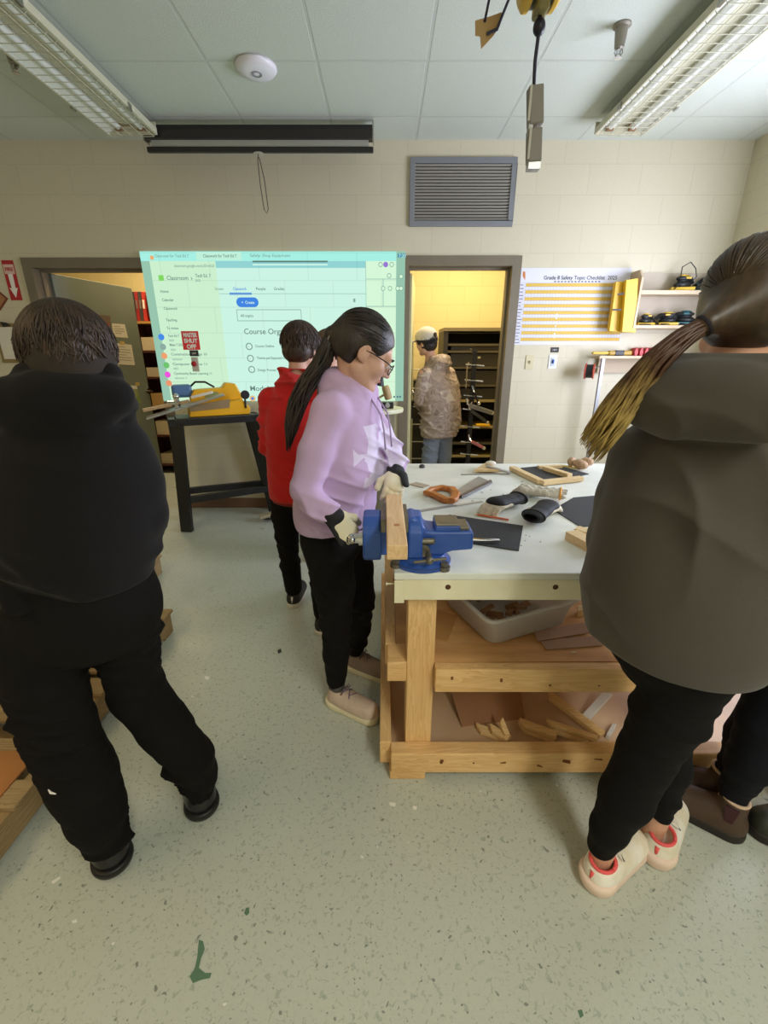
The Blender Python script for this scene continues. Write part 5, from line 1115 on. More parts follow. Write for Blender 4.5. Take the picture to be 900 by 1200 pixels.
def shoe(root, heel, d, L, W, up, sole, collar=None, high=.085, laces=None, sock=None, chunky=0, stripe=None, pant=None):
    d = V((d[0], d[1], 0)).normalized(); n = V((d.y, -d.x, 0)); h = V((heel[0], heel[1], 0)); st = .026+chunky
    lo, hi = bounds([h, h+d*L], .07); lo[2] = -.012; hi[2] = high+.05; h3 = .003
    S = SDF(lo, hi, h3); r = W/2
    S.cone(h+d*r*.85+V((0,0,.035+st*.3)), h+d*(L-r*1.05)+V((0,0,.030+st*.3)), r*.86, r*.94, .01)
    S.cone(h+d*L*.30+V((0,0,.055+.25*(high-.085))), h+d*L*.72+V((0,0,.032)), r*.84, r*.72, .03); S.cone(h+d*(r*1.0)+V((0,0,.04)), h+d*(r*1.05)+V((0,0,high)), r*.80, r*.78, .015)
    S.cone(h+d*(r*1.1)+V((0,0,high+.03)), h+d*(r*1.1)+V((0,0,high-.006)), r*.62, r*.60, .006, sub=True)
    S.cut((0,0,st), (0,0,-1), .003); S.cut(h+d*(r*1.0)+V((0,0,high)), V((0,0,1))-d*.15, .004); a = S.build('shoe', up, root)
    S = SDF(lo, hi, h3); S.cone(h+d*r*.92+V((0,0,st*.5)), h+d*(L-r*1.0)+V((0,0,st*.5)), r*(.96+chunky*6), r*1.0, .01); 
    if chunky: S.ell(h+d*r*.8+V((0,0,st*.9)), (r*1.0, r*1.0, .022), None, .02)
    S.cut((0,0,.0012), (0,0,-1), .003); S.cut(h+d*L*.5+V((0,0,st+.006)), (0,0,1), .004)
    S.build('sole', sole, a)
    if laces:
        mb = MB()
        for i in range(5):
            u_ = .37+.06*i; c = h+d*(L*u_)+V((0,0,.1005-.080*(u_-.30)+.25*(high-.085))); sl = d*.012*(1 if i % 2 else -1)
            mb.tube([c-n*.024-V((0,0,.010))-sl, c-n*.012-sl*.5, c+V((0,0,.002)), c+n*.012+sl*.5, c+n*.024-V((0,0,.010))+sl], .0028, 6)
        c = h+d*L*.36+V((0,0,.102+.25*(high-.085))); mb.tube([c, c+n*.02+V((0,0,.012)), c+n*.035-V((0,0,.006)), c+n*.01, c], .0022, 6); mb.tube([c, c-n*.02+V((0,0,.010)), c-n*.034-V((0,0,.01)), c-n*.008, c], .0022, 6)
        mb.build('laces', laces, a, smooth=True)
    if collar:
        mb = MB(); cc = h+d*r*1.05+V((0,0,high)); mb.tube([cc+n*(r*.68*math.cos(t_))+d*(r*.72*math.sin(t_))+V((0,0,.004+.004*math.sin(t_))) for t_ in np.linspace(0, 2*PI, 22)], .005, 8); mb.build('collar', collar, a, smooth=True)
    if stripe:
        mb = MB(); mb.tube([h+d*r*.1+V((0,0,st+.012))]+[h+d*(r*.9-r*.92*math.cos(t_))+n*(r*.93*math.sin(t_))+V((0,0,st+.012)) for t_ in (-1.1,-.7,-.3,0,.3,.7,1.1)][:0]+[h+d*r*.15+V((0,0,high-.01))], .006, 8); mb.build('heel_tab', stripe, a, smooth=True)
    return a
def scalp(root, P, R, s, axis, ctr, rad, n, m, th=(6,115), r=.0022, lift=.0, jit=.15, seed=1, keep=None, curl=0, name='strands'):
    rn = random.Random(seed); ax = V(axis).normalized(); e1 = ax.orthogonal().normalized(); e2 = ax.cross(e1); mb = MB(); c = V(ctr)
    for i in range(n):
        ph = rn.uniform(0, 2*PI); tmax = math.radians(rn.uniform(th[1]*.55, th[1])); tmin = math.radians(th[0]) if not curl else math.radians(rn.uniform(th[0], th[1]*.6)); pts = []; rad_ = []; o = rn.uniform(-.0006, .0022); dj = rn.uniform(-jit, jit); ok = True
        N = 9
        for k in range(N):
            f_ = k/(N-1); tt = tmin+(tmax-tmin)*f_; p_ = ph+dj*f_
            d = ax*math.cos(tt)+(e1*math.cos(p_)+e2*math.sin(p_))*math.sin(tt)
            q = c+V([d[j]*(rad[j]+o+lift*f_*f_*(1 if i % 3 else 2.2)) for j in range(3)])
            if keep and not keep(q):
                break
            pts.append(P(*q)); rad_.append(r*(1-.55*f_))
        if len(pts) > 3: rad_[-1] = r*.25; mb.tube(pts, rad_, 4)
    return mb.build(name, m, root, smooth=True)
def strands(paths_r, name, m, root, seg=5):
    mb = MB()
    for pts, r in paths_r: mb.tube(pts, r, seg)
    return mb.build(name, m, root, smooth=True)
def hair_mat(name, a, b):
    m = mat(name, a, .42, rgb2=b, nscale=9, stretch=(6,6,1.2), bump=.5, bscale=60, spec=.5); return m
def fabric(name, rgb, k=.9, n=.10, sheen=.1, sc=90, spec=.2): return mat(name, rgb, k, noise=n, nscale=6, bump=.18, bscale=sc*6, spec=spec, sheen=sheen)
SK1 = mat('skin_light', (208,164,144), .5, noise=.05, nscale=9, spec=.35); SK2 = mat('skin_fair', (214,162,136), .5, noise=.05, nscale=9, spec=.35)
LIP = mat('lip', (176,100,92), .45); BRW = mat('brow_dark', (34,24,20), .8)
def hit(o, px, py, off=.0015):
    """where the line of sight of a photo pixel meets a built surface"""
    bpy.context.view_layer.update(); b = wloc(o); u, v = (px-450)/FPX, (600-py)/FPX; d = V((u, CP+v*SP, -SP+v*CP)).normalized()
    ok, loc, nor, _ = o.ray_cast(V((0,0,CAMZ))-b, d)
    return (loc+b+nor*off, nor) if ok else (None, None)
def trousers(root, J, prof, m, vox, hipz, seed, cutL=None, cutR=None, fold=.006, hipa=.16, hipb=.12, waist=None, name='trousers'):
    pts = [p for q in 'LR' for p, r in prof[q]]+[J['pelvis']]
    lo, hi = bounds(pts, .2); lo[2] = max(lo[2], 0.02); S = SDF(lo, hi, vox); f = J['f']; rr = (f.y, -f.x)
    c = J['pelvis']; loft(S, [(c.z-.17, c.x, c.y, hipa*.30, hipb*.35), (c.z-.14, c.x, c.y, hipa*.58, hipb*.62), (c.z-.09, c.x, c.y, hipa*.86, hipb*.88), (c.z-.03, c.x, c.y, hipa, hipb), (c.z+.06, c.x, c.y, hipa*.95, hipb*.92), (c.z+.13, c.x, c.y, hipa*.88, hipb*.86)], rr, .03)
    for q in 'LR': S.chain(prof[q], .018)
    wv = [((.15,.1,1), 66), ((.5,-.3,1), 48)]
    zl = min(p.z for p in pts)
    S.folds(fold, wv, seed, where=lambda P: .35+.65*np.clip(1-np.abs(P[:, 2]-zl-.12)/.22, 0, 1)+.4*np.clip(1-np.abs(P[:, 2]-c.z+.14)/.12, 0, 1))
    return S.build(name, m, root)
def hoodie(root, J, st, arms, m, vox, seed, hemz, hood=None, fold=.0045, wv=None, cuffs=True, folds_where=None, extra=None, drop=.0, name='hoodie'):
    f = J['f']; rr = (f.y, -f.x); pts = [V((s[1], s[2], s[0])) for s in st]+[p for q in 'LR' for p, r in arms[q]]
    if hood: pts += [V(h[0]) for h in hood]
    lo, hi = bounds(pts, .24); S = SDF(lo, hi, vox); loft(S, st, rr, .02)
    for q in 'LR': S.chain(arms[q], .014)
    S.cone(arms['L'][0][0], arms['R'][0][0], .052, .052, .03)
    if hood:
        for h in hood:
            if h[1] == 'e': S.ell(h[0], h[2], h[3], h[4])
            else: S.cone(h[0], h[1], h[2], h[3], h[4])
    # neck opening
    S.cone(J['neck']+V((0,0,.02)), J['neck']+(J['head']-J['neck'])*.8+V((0,0,.02)), .053, .06, .012, sub=True)
    if extra: extra(S)
    S.folds(fold, wv or [((.2,.1,1), 60), ((.6,-.2,.8), 44)], seed, where=folds_where)
    S.cut((0,0,hemz), (0,0,-1), .012)
    return S.build(name, m, root)

# ---------------------------------------------------------------- girl in the lilac hoodie
def lilac():
    f = V((.93,-.36,0)).normalized(); r = V((f.y,-f.x,0)); L = -r
    J = dict(f=f, pelvis=V((-.185,1.50,.82)), chest=V((-.12,1.48,1.27)), neck=V((-.095,1.475,1.325)), head=V((-.062,1.445,1.415)), hf=V((.80,.12,-.52)), hu=V((.5,.1,.80)),
             shR=V((-.165,1.35,1.265)), elR=V((-.230,1.285,1.02)), wrR=V((-.160,1.255,.962)), shL=V((-.07,1.62,1.265)), elL=V((.025,1.60,1.06)), wrL=V((.040,1.475,1.035)),
             hipR=V((-.20,1.43,.78)), knR=V((-.185,1.46,.45)), anR=V((-.20,1.515,.10)), toeR=V((-.07,1.45,.035)), hipL=V((-.16,1.58,.78)), knL=V((-.10,1.63,.44)), anL=V((-.135,1.74,.10)), toeL=V((-.0,1.68,.035)),
             hdR=V((.55,-.16,-.75)), hnR=V((0,-1,.4)), hdL=V((-.05,-.93,-.28)), hnL=V((.2,-.3,.9)))
    S = skel_body(J, SK1, .004, .88, nohands=True); P, R = head(S, J['head'], J['hf'], J['hu'], .93)
    for q, w in (('R', .8), ('L', .8)): S.cone(J['wr'+q], J['wr'+q]+J['hd'+q].normalized()*.02, .019, .017, .01)
    root = S.build('person', SK1, base=(-.16,1.52,0)); tag(root, 'person in lilac hoodie and glasses with dark ponytail, working at the blue vise', 'person')
    face_parts(root, P, .93, BRW, LIP)
    # glasses
    mb = MB(); s = .93
    for q in (-1, 1):
        c = P(q*.033,.106,-.002)
        rg = [P(q*.033+.023*math.cos(a), .104-.004*abs(math.cos(a)), -.002+.018*math.sin(a)) for a in np.linspace(0, 2*PI, 20)]; mb.tube(rg, .0014, 6)
        mb.tube([P(q*.056,.100,.006), P(q*.072,.07,.008), P(q*.078,.02,.006), P(q*.078,-.005,.002)], .0019, 6)
    mb.tube([P(-.010,.104,.003), P(0,.112,.005), P(.010,.104,.003)], .0014, 6); g = mb.build('glasses', M_black, root, smooth=True)
    mb = MB()
    for q in (-1, 1): mb.prism([P(q*.033+.022*math.cos(a), .103, -.002+.017*math.sin(a)) for a in np.linspace(0, 2*PI, 18, endpoint=False)], (P(0,1,0)-P(0,0,0))*.0008)
    mb.build('lens', mat('lens_glass', (240,244,250), .03, alpha=.25, spec=.8), g)
    # hair
    H = hair_mat('hair_black', (20,15,14), (44,32,26)); s = .93
    S = SDF(np.array(J['head'])-.17, np.array(J['head'])+.17, .0032)
    S.ell(P(0,-.018,.040), np.array((.083,.100,.086))*s, R, .01); S.ell(P(0,-.045,-.01), np.array((.076,.062,.07))*s, R, .03)
    S.ell(P(0,.125,-.020), np.array((.10,.095,.098))*s, R, .008, sub=True); S.ell(P(.085,.015,-.035), np.array((.05,.045,.05))*s, R, .008, sub=True); S.ell(P(-.085,.015,-.035), np.array((.05,.045,.05))*s, R, .008, sub=True)
    S.cone(P(0,-.05,-.09), P(0,.05,-.10), .05, .05, .01, sub=True)
    tie = P(0,-.118,-.010); S.cone(P(0,-.085,.01), tie, .045, .022, .03)
    hr = S.build('hair', H, root)
    scalp(hr, P, R, s, (0,-.95,-.22), (0,-.018*s/s,.040), (.083,.100,.086), 260, H, (8,128), .0024, seed=5, keep=lambda q: not (((q.x/.102)**2+((q.y-.125)/.097)**2+((q.z+.02)/.10)**2) < 1 or (abs(q.x) > .05 and q.z < .012 and q.y > -.02) or q.z < -.045))
    MB().tube([tie+V(R[0])*(.021*math.cos(a))+V(R[2])*(.021*math.sin(a)) for a in np.linspace(0, 2*PI, 16)], .006).build('hair_tie', mat('tie_grey', (150,140,140), .7), hr, smooth=True)
    cl = [tie, at(378,424,Y=1.44), at(362,446,Y=1.44), at(350,470,Y=1.43), at(343,495,Y=1.42), at(338,524,Y=1.41)]; rs = [.016,.030,.034,.030,.024,.008]
    rn = random.Random(2); paths = []
    for i in range(110):
        a, q = rn.uniform(0, 2*PI), math.sqrt(rn.random()); e = rn.uniform(.75, 1.04)
        pp = []
        for j in range(11):
            t_ = j/10*e*5; k_ = min(int(t_), 4); ff = t_-k_; c = cl[k_].lerp(cl[k_+1], ff) ; rr_ = rs[k_]*(1-ff)+rs[k_+1]*ff
            aa = a+.5*math.sin(t_*1.1+i); c = c+V((math.cos(aa)*q*rr_, math.sin(aa)*q*rr_, rn.uniform(-.001,.001))); pp.append(c)
        paths.append((pp, [.0042]*9+[.003,.001]))
    strands(paths, 'ponytail', H, root)
    # hoodie
    ML = lilac_mat()
    st = [(.80,-.178,1.49,.150,.108), (.845,-.178,1.49,.168,.126), (.90,-.172,1.49,.180,.138), (1.0,-.158,1.485,.178,.134), (1.12,-.142,1.48,.172,.126), (1.22,-.125,1.48,.158,.110), (1.29,-.115,1.478,.12,.09), (1.345,-.10,1.475,.075,.072)]
    arms = {'R': [(V((-.160,1.365,1.245)), .058), (V((-.205,1.320,1.13)), .054), (V((-.236,1.285,1.02)), .050), (V((-.205,1.265,.985)), .047), (V((-.172,1.258,.968)), .039), (V((-.162,1.256,.965)), .034)],
            'L': [(V((-.080,1.60,1.245)), .058), (V((-.030,1.59,1.14)), .060), (V((.018,1.575,1.07)), .060), (V((.040,1.52,1.045)), .050), (V((.042,1.490,1.040)), .040)]}
    nk = J['neck']
    hood = [(nk-f*.065+V((0,0,-.005)), 'e', (.085,.055,.05), np.array([tuple(r), tuple(f), (0,0,1)]), .03), (nk-f*.03+r*.062+V((0,0,.012)), nk+f*.045+r*.035+V((0,0,-.03)), .026, .020, .02), (nk-f*.03-r*.062+V((0,0,.012)), nk+f*.045-r*.035+V((0,0,-.03)), .026, .020, .02), (nk-f*.055+r*.05+V((0,0,.015)), nk-f*.055-r*.05+V((0,0,.015)), .028, .028, .02)]
    el, er = J['elL'], J['elR']
    def wh(P_):
        a = np.minimum(np.linalg.norm(P_-np.array(er+V((.04,0,-.03))), axis=1), np.linalg.norm(P_-np.array(el), axis=1)); return .45+1.3*np.clip(1-a/.13, 0, 1)
    ho = hoodie(root, J, st, arms, ML, .0042, 5, .838, hood, .0072, [((.5,.2,1), 78), ((.8,-.2,.5), 52)], folds_where=wh, extra=lambda S: S.cone((-.06,1.55,1.13), (-.02,1.535,1.03), .065, .060, .02))
    c = V((-.185,1.49,.785)); mb = MB(); 
    # kangaroo pocket panel
    S = SDF(np.array((-.16,1.25,.80)), np.array((.05,1.62,1.02)), .004); cP = V((-.165,1.485,.90))+f*.075
    loft(S, [(.875,-.172,1.487,.120,.141), (.92,-.168,1.485,.120,.143), (1.0,-.156,1.482,.075,.140)], (r.x, r.y), .01); S.build('pocket', ML, ho)
    # drawstrings
    mb = MB()
    for q in (-1, 1): a = nk+f*.068+r*.028*q+V((0,0,-.045)); mb.tube([a, a+f*.035+V((0,0,-.05)), a+f*.045+V((0,0,-.10)), a+f*.05+V((0,0,-.16))], .0028, 6)
    mb.build('drawstring', mat('string_lilac', (170,150,186), .8), ho, smooth=True)
    # trousers
    ML2 = fabric('trouser_black_knit', (17,15,15), sheen=0)
    prof = {'R': [(J['hipR'], .088), (V((-.185,1.45,.60)), .078), (J['knR'], .062), (V((-.192,1.49,.27)), .052), (V((-.20,1.515,.125)), .043)], 'L': [(J['hipL'], .085), (V((-.12,1.60,.60)), .076), (J['knL'], .062), (V((-.112,1.68,.27)), .054), (V((-.130,1.73,.13)), .048)]}
    trousers(root, J, prof, ML2, .005, .8, 3, fold=.0035, hipa=.145, hipb=.112)
    UP = mat('shoe_beige', (206,182,164), .8, noise=.08, nscale=60, bump=.4, bscale=400); SO = mat('sole_cream', (226,214,180), .5); LC = mat('lace_mauve', (126,108,124), .8)
    shoe(root, (-.235,1.525), (.2,-.115), .248, .088, UP, SO, laces=LC, chunky=.004, high=.088); shoe(root, (-.172,1.752), (.2,-.105), .245, .088, mat('shoe_beige_shaded', (146,126,114), .8, bump=.4, bscale=400), SO, laces=LC, chunky=.004, high=.088)  # far shoe's beige darkened to stand in for shade
    SKM = mat('sock_grey', (92,88,86), .9)
    for q, c in (('R', J['anR']), ('L', J['anL'])): MB().cyl(c+V((0,0,-.03)), c+V((0,0,.06)), .034, .037, seg=20).build('sock', SKM, root, smooth=False)
    # gloves
    GW = mat('glove_white', (228,218,190), .8, noise=.06, nscale=25, bump=.2, bscale=300); GB_ = mat('glove_black', (18,17,20), .75, bump=.3, bscale=300)
    def glove(w, d, n, t, curl, cd):
        w, d, n = V(w), V(d).normalized(), V(n).normalized(); n = (n-d*n.dot(d)).normalized()
        S = SDF(np.array(w)-.14, np.array(w)+.15, .0026); hand(S, w, d, n, t, curl, .93, .0022, .006); g = S.build('glove', GW, root)
        S = SDF(np.array(w)-.14, np.array(w)+.15, .0028); S.cone(w-V(cd)*.024, w+d*.012, .032, .029, .006, (n, .85)); tt = d.cross(n); 
        S.cone(w+d*.02+n*.010-V(t).normalized()*.022, w+d*.085+n*.012-V(t).normalized()*.030, .015, .013, .012, (n, .55)); S.build('cuff', GB_, g); return g
    glove(J['wrR']+V((.008,-.002,-.006)), (.55,-.16,-.75), (.3,-.9,.25), (.75,.1,.5), (.55,.75,.8,.85), V((.85,-.05,-.35)))
    glove(J['wrL']+V((0,-.022,-.006)), (-.05,-.93,-.28), (.35,-.2,.92), (-1,0,0), (.75,.8,.8,.85), V((0,-.9,-.2)))
def lilac_mat():
    m = fabric('lilac_fleece', (196,168,206), .88, .06, .15); nt = m.node_tree; b = nt.nodes['Principled BSDF']
    base = b.inputs['Base Color'].links[0].from_socket
    tc = nt.nodes.new('ShaderNodeTexCoord'); mp = nt.nodes.new('ShaderNodeMapping'); nt.links.new(tc.outputs['Object'], mp.inputs[0])
    mp.inputs['Rotation'].default_value = (0, math.radians(38), 0); ck = nt.nodes.new('ShaderNodeTexVoronoi'); ck.distance = 'CHEBYCHEV'; ck.inputs['Scale'].default_value = 17; ck.inputs['Randomness'].default_value = .55
    nt.links.new(mp.outputs[0], ck.inputs['Vector']); sp = nt.nodes.new('ShaderNodeSeparateXYZ'); nt.links.new(tc.outputs['Object'], sp.inputs[0])
    def mth(op, a, b_=None):
        x = nt.nodes.new('ShaderNodeMath'); x.operation = op
        for i, q in enumerate((a, b_)):
            if q is None: continue
            if isinstance(q, (int, float)): x.inputs[i].default_value = q
            else: nt.links.new(q, x.inputs[i])
        return x.outputs[0]
    sc = nt.nodes.new('ShaderNodeSeparateColor'); nt.links.new(ck.outputs['Color'], sc.inputs[0])
    fm = mth('GREATER_THAN', mth('ADD', mth('MULTIPLY', sp.outputs['X'], .93), mth('MULTIPLY', sp.outputs['Y'], -.36)), .125)
    fm = mth('MULTIPLY', fm, mth('GREATER_THAN', sp.outputs['Z'], 1.0)); fm = mth('MULTIPLY', fm, mth('LESS_THAN', sp.outputs['Z'], 1.20)); fm = mth('MULTIPLY', fm, mth('LESS_THAN', sp.outputs['Y'], .09)); fm = mth('MULTIPLY', fm, mth('GREATER_THAN', sp.outputs['Y'], -.19))
    fm = mth('MULTIPLY', fm, mth('GREATER_THAN', sc.outputs[0], .42)); fm = mth('MULTIPLY', fm, .75)
    mx = nt.nodes.new('ShaderNodeMixRGB'); nt.links.new(fm, mx.inputs[0]); nt.links.new(base, mx.inputs[1]); mx.inputs[2].default_value = lin((224,216,238)); nt.links.new(mx.outputs[0], b.inputs['Base Color'])
    return m
lilac()

# ---------------------------------------------------------------- person in black at the left
def blackman():
    f = V((-.30,.95,0)).normalized(); r = V((f.y,-f.x,0))
    J = dict(f=f, pelvis=V((-.725,.935,.86)), chest=V((-.68,.95,1.24)), neck=V((-.655,.955,1.30)), head=V((-.655,.975,1.392)), hf=V((-.62,.72,-.35)), hu=V((-.2,.25,.95)),
             shR=V((-.60,.975,1.225)), elR=V((-.575,.985,1.06)), wrR=V((-.66,1.12,.99)), shL=V((-.845,.885,1.225)), elL=V((-.93,.86,1.06)), wrL=V((-.88,1.06,.99)),
             hipR=V((-.675,.965,.80)), knR=V((-.69,1.02,.50)), anR=V((-.60,1.05,.12)), toeR=V((-.66,1.15,.035)), hipL=V((-.82,.90,.80)), knL=V((-.845,.90,.50)), anL=V((-.80,.875,.12)), toeL=V((-.87,.95,.035)),
             hdR=V((-.5,.6,-.3)), hnR=V((.4,.2,.8)), hdL=V((.3,.8,-.3)), hnL=V((-.3,.2,.9)))
    S = skel_body(J, SK1, .0055, 1.0); P, R = head(S, J['head'], J['hf'], J['hu'], .97); root = S.build('person', SK1, base=(-.72,.93,0))
    tag(root, 'person in black hoodie, black sweatpants and black shoes with their back turned, at far left', 'person'); face_parts(root, P, .97, BRW, LIP)
    H = mat('hair_brown_tint', (64,44,30), .5, rgb2=(34,24,18), nscale=14, stretch=(4,4,1.2), bump=.6, bscale=70); S = SDF(np.array(J['head'])-.17, np.array(J['head'])+.17, .0036); s = .97
    S.ell(P(0,-.016,.036), np.array((.086,.104,.086))*s, R, .01); S.ell(P(0,-.045,-.03), np.array((.076,.066,.075))*s, R, .03); S.ell(P(0,.115,-.03), np.array((.08,.065,.085))*s, R, .012, sub=True)
    hr = S.build('hair', mat('hair_under', (38,28,20), .8), root)
    scalp(hr, P, R, s, (0,-.35,1), (0,-.018,.030), (.084,.102,.086), 620, H, (4,140), .0030, lift=.004, jit=.5, seed=6, curl=1, keep=lambda q: not ((q.y > .055 and q.z < .05) or q.z < -.085))
    scalp(hr, P, R, s, (0,-.35,1), (0,-.03,.015), (.078,.088,.095), 420, H, (70,155), .0030, lift=.004, jit=.3, seed=16, curl=1, keep=lambda q: not ((q.y > .035 and q.z < .05) or q.z < -.11), name='nape_strands')
    
    MH = fabric('hoodie_black', (20,18,19), .92, .12, .05); rr = np.array([tuple(r), tuple(f), (0,0,1)])
    st = [(.88,-.728,.935,.165,.130), (.915,-.728,.935,.178,.148), (.97,-.722,.935,.188,.160), (1.05,-.712,.94,.188,.160), (1.14,-.70,.945,.185,.150), (1.21,-.688,.95,.165,.130), (1.27,-.675,.952,.125,.10), (1.32,-.66,.955,.08,.085)]
    arms = {'R': [(V((-.600,.972,1.215)), .072), (V((-.582,.978,1.13)), .068), (V((-.582,.985,1.05)), .064), (V((-.62,1.07,1.01)), .056), (V((-.65,1.105,.995)), .044)], 'L': [(V((-.835,.89,1.205)), .070), (V((-.89,.87,1.12)), .068), (V((-.93,.865,1.05)), .064), (V((-.91,.97,1.01)), .056), (V((-.885,1.04,1.0)), .044)]}
    hc = V((-.625,.892,1.335)); nk = J['neck']
    hood = [(hc, 'e', (.122,.058,.052), rr, .008), (hc+V((.0,.0,-.03))-r*.02, 'e', (.115,.050,.058), rr, .02), (hc+r*.095+V((0,0,.0)), nk+f*.05+r*.075+V((0,0,-.02)), .034, .030, .02), (hc-r*.095, nk+f*.05-r*.085+V((0,0,-.03)), .034, .030, .02),
            (hc+r*.07+V((0,.03,.035)), hc-r*.07+V((0,.03,.035)), .030, .030, .014)]
    hoodie(root, J, st, arms, MH, .006, 9, .905, hood, .0085, [((.3,.1,1), 44), ((.8,-.2,.6), 34)])
    MP = fabric('sweatpants_black', (17,15,15), .93, .1, .0)
    prof = {'R': [(V((-.655,.965,.80)), .088), (V((-.690,.995,.65)), .078), (V((-.706,1.02,.50)), .074), (V((-.660,1.035,.36)), .072), (V((-.605,1.04,.22)), .070), (V((-.597,1.045,.14)), .062), (V((-.592,1.048,.105)), .048)],
            'L': [(V((-.825,.895,.80)), .100), (V((-.838,.89,.65)), .090), (V((-.840,.885,.50)), .085), (V((-.820,.885,.34)), .085), (V((-.798,.88,.20)), .074), (V((-.795,.88,.13)), .062), (V((-.793,.88,.10)), .05)]}
    tro = trousers(root, J, prof, MP, .006, .84, 6, fold=.010, hipa=.168, hipb=.145, name='sweatpants')
    UP = mat('shoe_black', (20,19,20), .3, spec=.6); SO = mat('sole_black', (14,14,14), .5)
    shoe(root, (-.575,1.005), (-.50,.87), .275, .102, UP, SO, high=.10, chunky=.004); shoe(root, (-.764,.846), (-.68,.73), .275, .102, UP, SO, high=.10, chunky=.004)
    pts = [hit(tro, *q) for q in ((57,925),(60,929),(66,930))]
    if all(p[0] is not None for p in pts): MB().tube([p[0] for p in pts], [.0012,.003,.0015]).build('leg_mark', M_white, tro)
blackman()

# ---------------------------------------------------------------- girl in the grey hoodie
def ombre(name, top, tip, z1, z0):
    m = bpy.data.materials.new(name); m.use_nodes = True; MATS[name] = m; nt = m.node_tree; b = nt.nodes['Principled BSDF']; b.inputs['Roughness'].default_value = .4
    tc = nt.nodes.new('ShaderNodeTexCoord'); sp = nt.nodes.new('ShaderNodeSeparateXYZ'); nt.links.new(tc.outputs['Object'], sp.inputs[0]); mr = nt.nodes.new('ShaderNodeMapRange'); mr.inputs['From Min'].default_value = z0; mr.inputs['From Max'].default_value = z1
    nt.links.new(sp.outputs['Z'], mr.inputs['Value']); n = nt.nodes.new('ShaderNodeTexNoise'); n.inputs['Scale'].default_value = 45; nt.links.new(tc.outputs['Object'], n.inputs['Vector'])
    ad = nt.nodes.new('ShaderNodeMath'); ad.operation = 'MULTIPLY_ADD'; ad.inputs[1].default_value = .9; nt.links.new(n.outputs['Fac'], ad.inputs[0]); nt.links.new(mr.outputs[0], ad.inputs[2])
    r = nt.nodes.new('ShaderNodeValToRGB'); r.color_ramp.elements[0].position = .35; r.color_ramp.elements[1].position = 1.0; r.color_ramp.elements[0].color = lin(tip); r.color_ramp.elements[1].color = lin(top); nt.links.new(ad.outputs[0], r.inputs[0]); nt.links.new(r.outputs[0], b.inputs['Base Color']); return m
